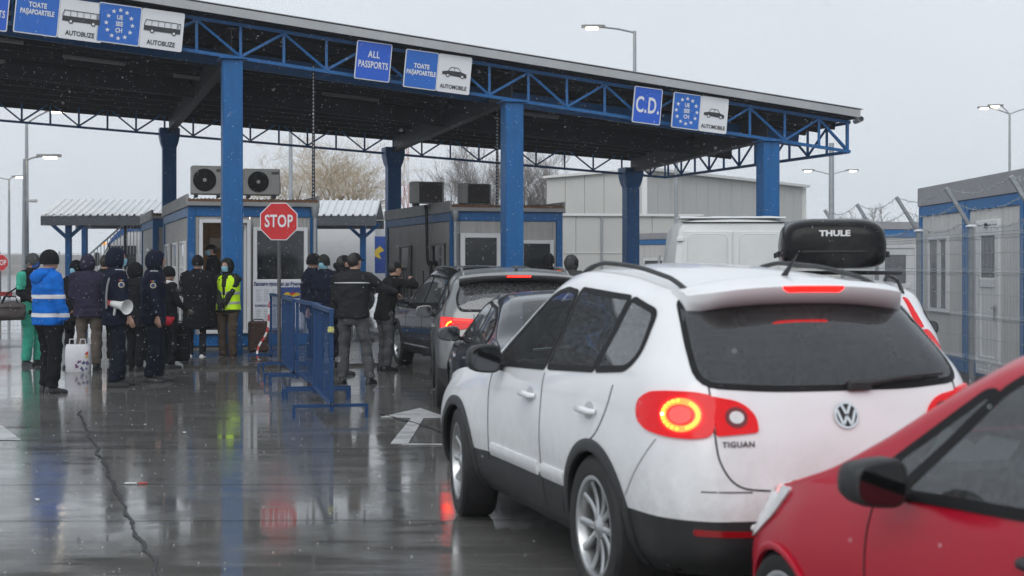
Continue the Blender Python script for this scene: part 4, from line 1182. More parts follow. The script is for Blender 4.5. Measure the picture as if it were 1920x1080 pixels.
# ------------------------------------------------------------------ mesh fence with barbed wire
fence = empty('mesh_fence', (6.0, 20, 0), 0, 'galvanised welded mesh fence with angled arms and barbed wire', 'fence')
FX = 0.0; ys = [-3.2 + 2.5 * k for k in range(-1, 5)]
for i, y in enumerate(ys):
    MB().box((FX, y, 1.08), (.06, .06, 2.16), .006).build('post', M_GALV, fence)
    MB().lathe([(0, 2.20), (.05, 2.20), (.075, 2.18), (.075, 2.17), (0, 2.17)], 'z', 14, (FX, y, 0)).build('post_cap', M_SIGNW, fence)
    MB().bar((FX, y, 2.15), (FX - .33, y, 2.68), .05, .05, bev=.004).build('arm', M_GALV, fence)
def mesh_panel(y0, y1):
    n = int((y1 - y0) / .052); w = MB()
    prof = [(0, .05), (0, .42), (-.045, .46), (0, .50), (0, .98), (-.045, 1.02), (0, 1.06), (0, 1.54), (-.045, 1.58), (0, 1.62), (0, 2.0), (-.045, 2.04), (0, 2.08), (0, 2.16)]
    for k in range(n + 1):
        y = y0 + (y1 - y0) * k / n; w.tube([(FX - .035 + dx, y, z) for dx, z in prof], .0028, 4, cap=False)
    for z in (.08, .42, .46, .50, .74, .98, 1.02, 1.06, 1.30, 1.54, 1.58, 1.62, 1.82, 2.0, 2.04, 2.08):
        dx = -.045 if z in (.46, 1.02, 1.58, 2.04) else 0; w.tube([(FX - .039 + dx, y0, z), (FX - .039 + dx, y1, z)], .0032, 4, cap=False)
    return w.build('mesh_panel', M_GALV, fence)
for a, b in zip(ys, ys[1:]): mesh_panel(a + .03, b - .03)
def barbed(p, q, nm='barbed_wire'):
    w = MB(); P = [p.lerp(q, k / 30) + Vector((0, 0, -.12 * math.sin(math.pi * k / 30))) for k in range(31)]
    w.tube(P, .004, 4, cap=False)
    for k in range(int((q - p).length / .14)):
        c_ = p.lerp(q, k * .14 / (q - p).length); t = k * .14 / (q - p).length; c_.z -= .12 * math.sin(math.pi * t)
        a = random.uniform(0, 3.1); d = Vector((math.cos(a), .3, math.sin(a))) * .035; w.bar(c_ - d, c_ + d, .005)
    return w.build(nm, M_GALV, fence)
for a, b in zip(ys, ys[1:]):
    for t in (.95, .55, .15): barbed(Vector((FX - .33*t, a, 2.15 + .53*t + .02)), Vector((FX - .33*t, b, 2.15 + .53*t + .02)))

# ------------------------------------------------------------------ warehouse
M_WH = mat('warehouse_sheet', (.52, .52, .50), .6, var=.04, vscale=.6, grime=((.44, .44, .42), .35, .4)); M_WHT = mat('warehouse_trim', (.70, .70, .69), .5, var=.03)
wh = empty('warehouse', (5.37, 60, 0), 0, 'large windowless pale grey metal clad warehouse behind the canopy', 'building')
def quadwall(nm, a, b, z0, z1a, z1b, m, n, inset_=0.0):
    a, b = Vector(a), Vector(b); d = (b - a); L = d.length; u = d.normalized(); nn = Vector((u.y, -u.x, 0))
    for k in range(n):
        p, q = a + d * (k / n) + u * .012, a + d * ((k + 1) / n) - u * .012; za, zb = z1a + (z1b - z1a) * k / n, z1a + (z1b - z1a) * (k + 1) / n
        mb = MB(); f = [Vector((p.x, p.y, z0)), Vector((q.x, q.y, z0)), Vector((q.x, q.y, zb)), Vector((p.x, p.y, za))]; bk = [v - nn * .12 for v in f]
        mb.add(f + bk, [(0, 1, 2, 3), (7, 6, 5, 4), (1, 0, 4, 5), (2, 1, 5, 6), (3, 2, 6, 7), (0, 3, 7, 4)]); mb.build(nm, m, wh)
quadwall('cladding_panel', (-3.9, 3.0, 0), (0, 0, 0), 0, 5.42, 5.58, M_WH, 5)
quadwall('cladding_panel', (0, 0, 0), (8.95, 12.6, 0), 0, 5.58, 5.55, M_WH, 14)
mb = MB(); mb.bar((-3.95, 3.0, 5.46), (.05, -.05, 5.62), .35, .10); mb.build('eave_trim', M_WHT, wh)
mb = MB(); mb.bar((0, -.1, 5.62), (9.1, 12.7, 5.60), .45, .12); mb.build('eave_trim', M_WHT, wh)
MB().box((0, -.06, 2.8), (.22, .22, 5.6), .01).build('corner_trim', M_WHT, wh)
MB().box((8.95, 12.55, 2.75), (.22, .22, 5.5), .01).build('corner_trim', M_WHT, wh)
MB().add([(-3.9, 3, 5.4), (0, 0, 5.55), (8.95, 12.6, 5.5), (5.0, 16, 5.4)], [(0, 1, 2, 3)]).build('roof_sheet', M_WHT, wh)
an = empty('warehouse_annex', (2.0, 54, 0), R(8), 'low pale annex wall with white flashing left of the warehouse corner', 'building')
for k in range(6): MB().box((-.15 + .95 * k, 0, 1.75), (.938, .2, 3.5), .01).build('cladding_panel', M_WH, an)
MB().box((2.2, -.03, 3.54), (5.8, .35, .09), .01).build('flashing', M_WHT, an); MB().box((1.27, -.13, 1.75), (.07, .06, 3.5), .01).build('downpipe', M_GALV, an)
MB().box((2.2, -.12, 2.15), (5.8, .02, .02)).build('seam', M_WHT, an)
MB().box((2.2, 2.1, 1.7), (5.6, 4.0, 3.4), .01).build('core', M_WH, an)

# ------------------------------------------------------------------ lamp posts
M_LAMPON = mat('lit_lamp', (1, .9, .7), .4, var=0, emit=14.0, ecol=(1.0, .80, .50)); M_LAMPDIM = mat('lamp_head', (.22, .22, .22), .5, var=.05)
def lamp_post(px, ptop, Y, heads, label, lit=True, arm=1.0, pipe=.07):
    X = (px - 960) / FPX * Y; Z = EYE + (HORIZON - ptop) / FPX * Y
    r_ = empty('street_lamp', (X, Y, 0), 0, label, 'street lamp', 'street lamps of the yard')
    MB().tube([(0, 0, 0), (0, 0, Z * .5), (0, 0, Z)], [pipe * 1.3, pipe, pipe * .7], 12).build('post', M_GALV, r_, 40)
    for k, (dx, dz) in enumerate(heads):
        L = arm
        MB().tube([(0, 0, Z - .05), (dx * L * .5, 0, Z + dz * .5), (dx * L, 0, Z + dz)], .03, 8).build('arm', M_GALV, r_, 40)
        h = empty('lamp_head'); h.parent = r_; h.location = (dx * L, 0, Z + dz)
        s_ = 1 if dx > 0 else -1
        mb = MB(); mb.rings([[(s_ * x, y * w, z) for y, z in ((-1, -.02), (1, -.02), (.8, .06), (-.8, .06))] for x, w in ((-.1, .06), (.1, .13), (.5, .13), (.62, .07))]); mb.build('housing', M_LAMPDIM, h, 40)
        MB().box((s_ * .30, 0, -.045), (.36, .22, .05), .012).build('lens', M_LAMPON if lit else M_CLEAR, h)
    return r_
lamp_post(1190, 58, 45, [(-1, .12)], 'street lamp with one lit head rising above the canopy roof')
lamp_post(1893, 212, 70, [(-1, .25), (1, .25), (-.45, .35)], 'street lamp with several heads over the cabins at the right', arm=.9)
lamp_post(1557, 326, 85, [(-1, .2), (1, .2)], 'twin headed lit street lamp right of the canopy end')
lamp_post(17, 335, 75, [(-1, .1), (.25, .1)], 'thin street lamp with lit head at the far left edge')
lamp_post(50, 228, 48, [(1, .35)], 'tall street lamp at left with head just under the canopy', arm=.7)
lamp_post(47, 298, 44, [(1, .08)], 'shorter street lamp at left with lit head and camera', arm=.45, pipe=.09)
pole = tag(MB().tube([(0, 0, 0), (0, 0, 9)], [.09, .06], 10).build('light_mast', M_GALV, None, 40), 'plain grey mast behind the willow and booth roof', 'mast'); pole.location = ((545 - 960) / FPX * 55, 55, 0)
pole = tag(MB().tube([(0, 0, 0), (0, 0, 8)], [.08, .05], 10).build('light_mast', M_GALV, None, 40), 'slim grey mast in front of the warehouse corner', 'mast'); pole.location = ((1268 - 960) / FPX * 50, 50, 0)
pole = tag(MB().tube([(0, 0, 0), (0, 0, 6.0)], [.11, .09], 10).build('light_mast', M_GALV, None, 40), 'grey mast reaching up to the right end of the canopy', 'mast'); pole.location = ((1559 - 960) / FPX * 52, 52, 0)
# cctv camera on the left post
cc = empty('security_camera', ((47 - 960) / FPX * 44 + .05, 43.85, EYE + (HORIZON - 376) / FPX * 44), 0, 'white security camera on the left lamp post', 'camera')
MB().bar((0, 0, 0), (.18, -.02, .02), .03).build('bracket', M_GALV, cc); MB().box((.25, -.05, -.01), (.26, .11, .10), .02).build('housing', M_PVC, cc)

# ------------------------------------------------------------------ shelter, lorries and rails at the far left
sh = empty('bus_shelter', (-14.1, 45, 0), R(1.5), 'long low shelter with snow whitened ribbed roof behind the left booth', 'shelter')
M_SHEET = mat('snowy_roof_sheet', (.66, .68, .70), .5, var=.06, vscale=2); M_SHF = mat('shelter_fascia', (.10, .11, .125), .5, var=.1)
nr = 46
for k in range(nr):
    x = 10.0 * k / nr; MB().prism([(0, 0), (10.0/nr - .05, 0), (10.0/nr - .03, .03), (10.0/nr - .01, .03), (10.0/nr, 0), (10.0/nr, -.02), (0, -.02)], (x, -.8, 3.17), (1, 0, 0), Vector((0, -.5, .866)), 0.0) if False else None
    mb = MB(); w = 10.0 / nr; A_ = [(x, -.9, 3.18), (x + w*.62, -.9, 3.18), (x + w*.70, -.9, 3.23), (x + w*.90, -.9, 3.23), (x + w, -.9, 3.18)]; B_ = [(a, 1.1, z + .55) for a, _, z in A_]
    mb.rings([A_, B_], cap=False, closed=False); mb.rings([[(a, y, z - .03) for a, y, z in B_], [(a, y, z - .03) for a, y, z in A_]], cap=False, closed=False); mb.build('roof_sheet', M_SHEET, sh)
MB().box((5.0, -.86, 3.02), (10.0, .06, .28), .005).build('fascia', M_SHF, sh); MB().box((5.0, 3.0, 3.02), (10.0, .06, .28), .005).build('fascia', M_SHF, sh)
mb = MB(); mb.add([(0, 1.1, 3.73), (10, 1.1, 3.73), (10, 3.1, 3.18), (0, 3.1, 3.18)], [(0, 1, 2, 3)]); mb.build('rear_slope', M_SHEET, sh)
for x in (.45, 4.9, 9.35):
    for y in (-.3, 2.4): MB().box((x + (.22 if y < 0 else 0), y, 1.45), (.17, .17, 2.9), .008).build('post', M_BLUE, sh)
    MB().bar((x + .2, -.3, 2.5), (x + .7, -.3, 2.95), .1, .1).build('knee_brace', M_BLUE, sh); MB().bar((x + .2, -.3, 2.5), (x - .3, -.3, 2.95), .1, .1).build('knee_brace', M_BLUE, sh)
M_LORW = mat('lorry_white', (.72, .73, .74), .4, coat=.3, var=.04, grime=((.5, .5, .49), .3, 1)); M_LORB = mat('lorry_blue', (.03, .12, .36), .4, coat=.3, var=.05)
def lorry(X, Y, yaw, label, cab=True, L=7.0, stripe=True):
    r_ = empty('lorry', (X, Y, 0), yaw, label, 'lorry')
    MB().box((L/2 + 2.3, 0, 2.35), (L, 2.5, 2.6), .05).build('cargo_box', M_LORW, r_); MB().box((L/2 + 2.3, 0, .85), (L, 1.0, .3), .02).build('chassis', M_STEELD, r_)
    if cab:
        prof = [(0, .55), (0, 1.35), (.12, 1.75), (.55, 2.55), (.95, 2.95), (2.0, 3.05), (2.1, .55)]
        rings = [[(x + (.06 if abs(y) > 1.1 else 0), y, z) for x, z in prof] for y in (-1.22, -1.1, 1.1, 1.22)]
        mb = MB(); mb.rings(rings); mb.build('cab', M_LORW, r_, 30)
        mb = MB(); mb.rings([[(x - .02, y, z + .02) for x, z in ((.42, 2.35), (.60, 2.62), (.98, 3.0), (2.02, 3.10), (2.02, 2.85), (1.1, 2.8))] for y in (-1.24, 1.24)]); mb.build('air_deflector', M_LORB, r_, 30)
        MB().box((.9, -1.235, 2.0), (.9, .03, .7), .03).build('side_window', M_WGLASS, r_); mb = MB(); mb.add([(.10, -1.05, 1.80), (.10, 1.05, 1.80), (.46, 1.05, 2.48), (.46, -1.05, 2.48)], [(3, 2, 1, 0)]); mb.build('windscreen', M_WGLASS, r_)
        MB().box((.3, -1.2, 2.42), (.14, .1, .08), .01).build('marker_lamp', M_AMBERL, r_); MB().box((.12, -1.42, 1.9), (.12, .2, .45), .03).build('door_mirror', M_PLAST, r_)
    for x in (1.0, L * .75 + 2.3, L * .75 + 3.5):
        for sd in (-1, 1): add_wheel(r_, 0, 0, .5, sd, .3, .3, 8, 'plain').location = (x, sd * 1.05, .5); 
    for ch in r_.children:
        if ch.name.startswith('wheel'): ch.rotation_euler = (0, 0, R(90))
    if stripe: MB().box((L/2 + 2.3, -1.262, 3.3), (L, .012, .35)).build('stripe', M_LORB, r_)
    return r_
M_AMBERL = mat('amber_marker', (.9, .30, .03), .3, var=0, emit=1.2, ecol=(1, .4, .05))
lorry(-14.0, 50.5, R(4), 'white lorry with blue roof deflector parked at far left behind officers')
lorry(-9.6, 53, R(2), 'white lorry trailer behind the shelter right of the stop sign', cab=True, L=7.5, stripe=False)
fl = empty('flag_panel', (-4.62, 50.0, 2.05), 0, 'blue panel with yellow mark on the far white trailer', 'panel')
MB().box((0, 0, 0), (.85, .05, 1.25), .005).build('board', mat('flag_blue', (.02, .07, .32), .5, var=.1), fl)
mb = MB(); mb.prism([(-.28, -.02), (-.1, .22), (.0, .12), (.15, .25), (.3, .1), (.12, .0), (.2, -.2), (-.02, -.1)], (0, -.03, .05), (1, 0, 0), (0, 0, 1), .01); mb.build('mark', mat('flag_yellow', (.7, .5, .05), .5, var=.1), fl)
# ramp railing
rl = empty('ramp_railing', (-13.6, 47, 0), 0, 'grey ramp railing with close bars in front of the lorry', 'railing')
def zr(x): return 1.9 + min(1, x / 1.3) * 1.15
for k in range(24):
    x = 2.4 * k / 23; MB().bar((x, 0, max(.3, zr(x) - 1.0)), (x, 0, zr(x)), .022, .022, up=(0, 1, 0)).build('bar', M_GALV, rl)
for x in (0, 1.3, 2.4): MB().bar((x, 0, 0), (x, 0, zr(x) + .05), .06, .06, up=(0, 1, 0)).build('post', M_STEELD, rl)
MB().bar((0, 0, zr(0)), (1.3, 0, zr(1.3)), .05, .05).build('handrail', M_GALV, rl); MB().bar((1.3, 0, zr(1.3)), (2.4, 0, zr(2.4)), .05, .05).build('handrail', M_GALV, rl)
# boom barrier and kerb guard at the left edge
bm_ = empty('boom_barrier', (-13.4, 38, 0), 0, 'white boom barrier with red bands low at the left edge', 'barrier')
MB().box((1.9, 0, .55), (.3, .3, 1.1), .02).build('cabinet', M_GALV, bm_)
for k in range(8): MB().box((-2.2 + .5 * k, 0, .95), (.5, .05, .11), .008).build('boom_section', M_TAPER if k % 2 else M_TAPEW, bm_)
gr = empty('guard_rail', (-14.6, 41, 0), 0, 'grey steel guard rail beyond the boom barrier', 'guard rail')
for x in (0, 2, 4): MB().box((x, 0, .35), (.1, .1, .7), .01).build('post', M_GALV, gr)
MB().box((2, -.06, .6), (5, .06, .28), .02).build('beam', M_GALV, gr)
ff = empty('yard_fence', (-24, 62, 0), 0, 'thin mesh fence in the hazy distance at the left', 'fence')
for k in range(9):
    x = 2.5 * k; MB().box((x, 0, 1.15), (.06, .06, 2.3), .004).build('post', M_GALV, ff)
    mb = MB()
    for j in range(13): mb.tube([(x + .19 * j, 0, .1), (x + .19 * j, 0, 2.2)], .006, 4, cap=False)
    for z in (.3, .8, 1.3, 1.8, 2.2): mb.tube([(x, 0, z), (x + 2.5, 0, z)], .008, 4, cap=False)
    mb.build('mesh_panel', M_GALV, ff)
# lattice radio mast
M_MR = mat('mast_red', (.40, .06, .05), .5, var=.1); M_MW = mat('mast_white', (.62, .62, .62), .5, var=.05)
tw = empty('radio_mast', ((757 - 960) / FPX * 130, 130, 0), 0, 'red and white lattice radio mast beside the back column', 'mast')
for s_ in range(7):
    z0, z1 = s_ * 2.2, (s_ + 1) * 2.2; m_ = M_MR if s_ % 2 else M_MW; mb = MB()
    for (x, y) in ((-.42, -.3), (.42, -.3), (0, .42)): mb.bar((x, y, z0), (x, y, z1), .07)
    mb.bar((-.42, -.3, z0), (.42, -.3, z1), .045); mb.bar((.42, -.3, z0), (0, .42, z1), .045); mb.bar((0, .42, z0), (-.42, -.3, z1), .045); mb.bar((-.42, -.3, z1), (.42, -.3, z1), .045)
    mb.build('lattice_section', m_, tw)

# ------------------------------------------------------------------ trees
M_BARK = mat('bark', (.085, .07, .06), .9, var=.25, vscale=6, bump=.3, bscale=15); M_WILL = mat('willow_twig', (.46, .37, .25), .85, var=.2); M_TWIG = mat('bare_twig', (.17, .15, .14), .9, var=.2)
def branch(mb_thick, mb_thin, p, d, L, r, depth, rnd, droop, spread):
    pts = [p]; rad = [r]; q = p.copy(); dd = d.copy(); n = 5
    for k in range(n):
        dd = (dd + Vector((rnd.uniform(-1, 1), rnd.uniform(-1, 1), rnd.uniform(-.6, .8))) * .16 + Vector((0, 0, droop * (k / n)))).normalized()
        q = q + dd * (L / n); pts.append(q.copy()); rad.append(r * (1 - .62 * (k + 1) / n))
    (mb_thick if r > .035 else mb_thin).tube(pts, rad, 7 if r > .05 else (4 if r > .012 else 3), cap=False)
    if depth <= 0: return
    m = rnd.randint(4, 6) if depth > 1 else rnd.randint(5, 8)
    for k in range(m):
        t = rnd.uniform(.3, 1.0); i = min(int(t * n), n - 1); base = pts[i].lerp(pts[i + 1], t * n - i)
        ax = Vector((rnd.uniform(-1, 1), rnd.uniform(-1, 1), rnd.uniform(-.3, .8))).normalized()
        nd = (dd * (1 - spread) + ax * spread + Vector((0, 0, .12))).normalized()
        branch(mb_thick, mb_thin, base, nd, L * rnd.uniform(.5, .75), max(.0045, rad[i] * .5), depth - 1, rnd, droop, spread)
def tree(X, Y, H, label, seed, bark, twig, droop=0.0, spread=.55, depth=4, name='bare_tree'):
    rnd = random.Random(seed); r_ = empty(name, (X, Y, 0), 0, label, 'tree', 'bare winter trees')
    a, b = MB(), MB(); br_n = 5
    a.tube([(0, 0, 0), (.05, 0, H * .12), (.1, .05, H * .28)], [H * .032, H * .026, H * .02], 9)
    for k in range(br_n):
        an_ = 2 * math.pi * k / br_n + rnd.uniform(-.4, .4); tilt = rnd.uniform(.25, .7)
        branch(a, b, Vector((.08, .04, H * rnd.uniform(.2, .28))), Vector((math.cos(an_) * tilt, math.sin(an_) * tilt, 1)).normalized(), H * rnd.uniform(.36, .46), H * .014, depth, rnd, droop, spread)
    a.build('trunk', bark, r_, 60); b.build('crown', twig, r_)
    return r_
tree((560 - 960) / FPX * 62, 62, 7.3, 'yellowish bare willow with drooping twigs, above the booth roof', 4, M_BARK, M_WILL, droop=-.22, name='willow_tree')
tree((650 - 960) / FPX * 66, 66, 7.6, 'yellowish bare willow with drooping twigs, right of the stop sign', 9, M_BARK, M_WILL, droop=-.24, name='willow_tree')
tree((905 - 960) / FPX * 68, 68, 7.2, 'bare grey tree left of the middle blue column', 15, M_BARK, M_TWIG, spread=.5)
tree((1000 - 960) / FPX * 72, 72, 7.4, 'bare grey tree between the middle column and the warehouse', 21, M_BARK, M_TWIG, spread=.5)
# far wood fading into the mist
rnd = random.Random(3); wd = MB()
for k in range(520):
    x = rnd.uniform(-120, 160); y = rnd.uniform(240, 330); h = rnd.uniform(7, 13) * (1.0 if x > 20 else .25)
    if x < 15: continue
    wd.tube([(x, y, 0), (x + rnd.uniform(-.5, .5), y, h * .6), (x + rnd.uniform(-1, 1), y, h)], [.22, .12, .03], 4, cap=False)
    for j in range(16):
        z = rnd.uniform(.3, .95) * h; a = rnd.uniform(0, 6.3); l = rnd.uniform(1.2, 2.6) * (1.2 - z / h)
        q = Vector((x + math.cos(a) * l, y + math.sin(a) * l, z + l * .9)); wd.tube([(x, y, z), q], [.07, .02], 3, cap=False)
        for i in range(3):
            q2 = q + Vector((rnd.uniform(-.9, .9), rnd.uniform(-.9, .9), rnd.uniform(.1, 1.0))); wd.tube([Vector((x, y, z)).lerp(q, .6), q2], [.04, .015], 3, cap=False)
tag(wd.build('woodland', M_TWIG), 'far leafless wood fading into the mist on the skyline', 'wood', kind='stuff')
hl = MB(); rows = []
for k in range(61):
    x = -400 + 800 * k / 60; h = 1.6 + 1.4 * noise.noise((x * .012, 2, 0)) + 4 * max(0, min(1, x / 60)); rows.append([(x, 330, -.5), (x, 345, h), (x, 400, h + 3), (x, 480, -.5)])
hl.rings(rows, cap=False, closed=False)
tag(hl.build('hills', mat('winter_field', (.16, .14, .12), .9, var=.2, vscale=.05), None, 60), kind='structure')
# ------------------------------------------------------------------ white SUV in front of the camera
def build_white_suv():
    root = empty('parked_car', (1.25, 7.56, 0), R(17.0), 'white compact SUV with lit round tail lamps, large in the centre foreground', 'car')
    sp = dict(ends=(-.93, 3.50), zref=1.06,
        top=[(-.93, 1.545), (-.5, 1.60), (0, 1.65), (.6, 1.672), (1.0, 1.64), (1.25, 1.52), (1.6, 1.285), (1.95, 1.10), (2.3, 1.06), (2.8, 1.005), (3.2, .91), (3.5, .76)],
        belt=[(-.93, 1.14), (0, 1.10), (1.0, 1.065), (1.9, 1.03), (2.5, .99), (3.1, .92), (3.5, .72)],
        hw=[(-.93, .80), (-.5, .872), (0, .903), (.8, .905), (1.8, .905), (2.6, .905), (3.1, .885), (3.5, .82)],
        levels=[(.24, .86), (.34, .945), (.525, .985), (.72, 1.0), (.93, .985)],
        rear=[-.72, -.88, -.93, -.91, -.87, -.80, -.66, -.49, -.45], front=[3.3, 3.45, 3.5, 3.5, 3.46, 3.36, 3.36, 3.36, 3.36],
        n=170, tumble=.46, crown=.045, rr=.30, rf=.5, rcrown=.04)
    c = Car(sp)
    AR = [(0, .355, .40), (2.604, .355, .40)]
    c.arches = AR
    # side glass: one dark band, parted by pillars
    wf = rounded([(1.80, 1.07), (.86, 1.105), (.83, 1.50), (1.03, 1.515), (1.22, 1.475)], [.03, .02, .02, .05, .12])
    wr = rounded([(.79, 1.11), (.095, 1.143), (.03, 1.485), (.76, 1.515)], [.02, .02, .02, .02])
    wq = rounded([(.045, 1.145), (-.28, 1.17), (-.345, 1.23), (-.30, 1.425), (-.02, 1.48)], [.02, .05, .05, .05, .02])
    for fr in ('L', 'R'):
        for w_, g, nm in ((wf, M_GLASSF, 'front_window'), (wr, M_GLASSP, 'rear_window'), (wq, M_GLASSP, 'quarter_window')):
            pane = c.panel(nm, fr, w_, g, root, off=.005, skirt=.003)
            c.cuts.append((fr, w_))
            c.ribbon('window_seal', fr, inset(densify(w_, .03), -.008), .034, M_RUBBER, pane, off=.006, closed=True)
    # rear glass
    rg = rounded([(-.575, 1.50), (.575, 1.50), (.64, 1.30), (.675, 1.12), (.35, 1.098), (-.35, 1.098), (-.675, 1.12), (-.64, 1.30)], [.05, .05, .1, .11, .1, .1, .11, .1])
    c.panel('rear_windscreen', 'B', rg, M_GLASSB, root, off=.004, cut=.02)
    ws = rounded([(-.60, 1.93), (.60, 1.93), (.48, 1.16), (-.48, 1.16)], .05)
    c.panel('front_windscreen', 'T', ws, M_GLASSF, root, off=.003, cut=.02)
    body, clad = c.shell(M_WHITEP, root, 2, M_PLAST)
    c.ribbon('windscreen_seal', 'B', rg, .03, M_RUBBER, root, off=.004, closed=True)
    # front windscreen
    # arches, wheels
    for sd in (-1, 1):
        for (y, z, ra) in AR:
            c.arch_trim(y, z, ra - .012, sd, M_PLAST, root, w=.062, thick=.014)
            c.well(y, z, ra, sd, root)
    for sd in (-1, 1):
        add_wheel(root, sd * .775, 0, .362, sd, .248, .235, 10, 'split')
        add_wheel(root, sd * .775, 2.604, .362, sd, .248, .235, 10, 'split', steer=R(-7))
    MB().box((0, 1.3, .31), (1.5, 3.9, .10), .02).build('underbody', M_BLACK, root)
    MB().box((0, 1.25, .62), (1.5, 3.1, .05)).build('cabin_floor', M_SEAT, root)
    seats(root, (.95, -.0), (-.38, .38), .68)
    MB().box((0, 1.72, 1.0), (1.45, .35, .16), .05).build('dashboard', M_SEAT, root)
    MB().lathe([(.17, 0), (.185, .012), (.2, 0), (.185, -.012), (.17, 0)], 'y', 24, (-.38, 1.42, 1.02)).build('steering_wheel', M_PLAST, root, 40)
    # door lines
    for fr in ('L', 'R'):
        c.ribbon('door_gap', fr, chaikin([(1.80, 1.05), (1.85, .95), (1.81, .70), (1.85, .47)]), .007, M_GAP, root)
        c.ribbon('door_gap', fr, [(.83, 1.07), (.815, .9), (.80, .52), (.80, .34)], .007, M_GAP, root)
        c.ribbon('door_gap', fr, chaikin([(-.20, 1.08), (-.17, .97), (-.04, .80), (.20, .755), (.37, .64), (.45, .50), (.50, .36)]), .007, M_GAP, root)
        c.ribbon('bumper_gap', fr, chaikin([(-.66, .87), (-.60, .80), (-.50, .70), (-.40, .58)]), .006, M_GAP2, root)
        c.ribbon('side_moulding', fr, [(1.76, .545), (.86, .545)], .075, M_WHITEP, root, off=-.002, thick=.018)
        c.ribbon('side_moulding', fr, [(.78, .545), (.40, .545)], .075, M_WHITEP, root, off=-.002, thick=.018)
        sd = -1 if fr == 'L' else 1
        for y in (1.02, .06):
            h = c.hit(fr, y, .935)
            cup = c.panel('recess_shade', fr, [(y + .07 * math.cos(a), .935 + .045 * math.sin(a)) for a in [k * math.pi / 10 for k in range(20)]], M_CUPSHADE, root, off=.001)
            p = h[0]
            dh = MB(); dh.tube([(p.x + sd*.004, y - .10, .935), (p.x + sd*.034, y - .085, .937), (p.x + sd*.038, y, .939), (p.x + sd*.034, y + .085, .937), (p.x + sd*.004, y + .10, .935)], [.014, .017, .018, .017, .014], 10)
            dh.build('door_handle', M_WHITEP, root, 50)
    # roof rails
    for sd in (-1, 1):
        pts = []
        for k in range(25):
            t = k / 24; y = -.44 + t * 1.55
            h = c.hit('T', sd * .53, y)
            lift = .040 * min(1, 5 * t, 5 * (1 - t)) ** .7
            pts.append((sd * .53, y, h[0].z + lift))
        MB().tube(pts, [.016 if i < 3 or i > 21 else .013 for i in range(25)], 8).build('roof_rail', M_PLAST, root, 60)
    # spoiler with third brake lamp
    mb = MB(); rings = []
    for k in range(17):
        x = -.575 + 1.15 * k / 16; a = abs(x) / .575
        zt = 1.582 - .045 * a ** 2.6; yb = -.61 + .06 * a ** 2
        e = max(0, (a - .86) / .14); rings.append([(x, -.25, zt - .02), (x, -.25, zt + .030 - .03 * a), (x, yb + .06 + .10 * e, zt + .004 - .012 * e), (x, yb + .12 * e, zt - .024), (x, yb + .010 + .11 * e, zt - .055), (x, yb + .075 + .05 * e, zt - .105), (x, -.36, zt - .13)])
    mb.rings(rings); mb.build('spoiler', M_WHITEP, root, 45)
    mb = MB(); rings = []
    for k in range(13):
        x = -.158 + .316 * k / 12; a = abs(x) / .575
        zt = 1.582 - .045 * a ** 2.6; yb = -.61 + .06 * a ** 2
        e = .5 if k in (0, 12) else 1
        rings.append([(x, yb - .004, zt - .020 - .002), (x, yb + .002, zt - .020 - .030 * e), (x, yb + .03, zt - .052), (x, yb + .03, zt - .022)])
    mb.rings(rings); mb.build('brake_lamp', M_REDGLOW, root, 45)
    # antenna
    h = c.hit('T', .0, -.28)
    MB().tube([(0, -.26, h[0].z - .01), (0, -.30, h[0].z + .03), (.012, -.42, h[0].z + .14)], [.032, .016, .003], 8).build('antenna', M_PLAST, root, 50)
    # tail lamps
    for sd in (-1, 1):
        d = (-sd * .62, 1, 0)
        fr = (-sd * .62, 1, 0)
        dv = Vector(fr).normalized(); hx = Vector((dv.y, -dv.x, 0))
        def uv(x, y, z): return (Vector((x, y, 0)).dot(hx), z)
        lo = [(.868, -.52, .985), (.868, -.54, 1.035), (.855, -.62, 1.075), (.82, -.72, 1.085), (.73, -.84, 1.085), (.632, -.86, 1.07), (.632, -.86, .895), (.73, -.84, .88), (.82, -.74, .885), (.86, -.62, .905), (.868, -.54, .94)]
        li = [(.622, -.87, 1.068), (.50, -.87, 1.045), (.435, -.87, .985), (.43, -.87, .91), (.622, -.87, .895)]
        lamp = c.panel('tail_lamp', fr, rounded([uv(sd * a, b, z) for a, b, z in lo], .05), M_REDLENS, root, off=.014, skirt=.03, step=.03)
        inner = c.panel('tail_lamp', 'B', rounded([(sd * a, z) for a, b, z in li], [.01, .05, .05, .02, .01]), M_REDLENS, root, off=.012, skirt=.03, step=.03)
        ca, cz = uv(sd * .762, -.79, 0)[0], .982
        ring = lambda ra, rb, n=28, a0=0, a1=360: [(ca + ra * math.cos(R(a0 + (a1-a0)*k/n)), cz + rb * math.sin(R(a0 + (a1-a0)*k/n))) for k in range(n)]
        c.panel('lamp_glow', fr, ring(.098, .078), M_REDGLOW, lamp, off=.018, step=.03)
        c.ribbon('lamp_ring', fr, ring(.078, .060, 30), .028, M_HOT2, lamp, off=.022, closed=True)
        out_s = -1 if sd < 0 else 1
        for q in range(11):                               # separate bulbs on the outer half, a solid arc on the inner half
            a_ = R(90 + 180 * (q + .5) / 11) if sd < 0 else R(-90 + 180 * (q + .5) / 11)
            c.panel('lamp_bulb', fr, [(ca + .080 * math.cos(a_) + .0065 * math.cos(k * .7854), cz + .062 * math.sin(a_) + .0065 * math.sin(k * .7854)) for k in range(8)], M_HOT3 if q == 5 else M_HOT, lamp, off=.027, step=.03)
        c.ribbon('lamp_arc', fr, [(ca + .078 * math.cos(R(t)), cz + .060 * math.sin(R(t))) for t in (range(-70, 61, 10) if sd < 0 else range(120, 251, 10))], .010, M_HOT, lamp, off=.026)
        c.panel('lamp_centre', fr, ring(.050, .039, 20), M_LAMPC, lamp, off=.026, step=.03)
        cb = .528
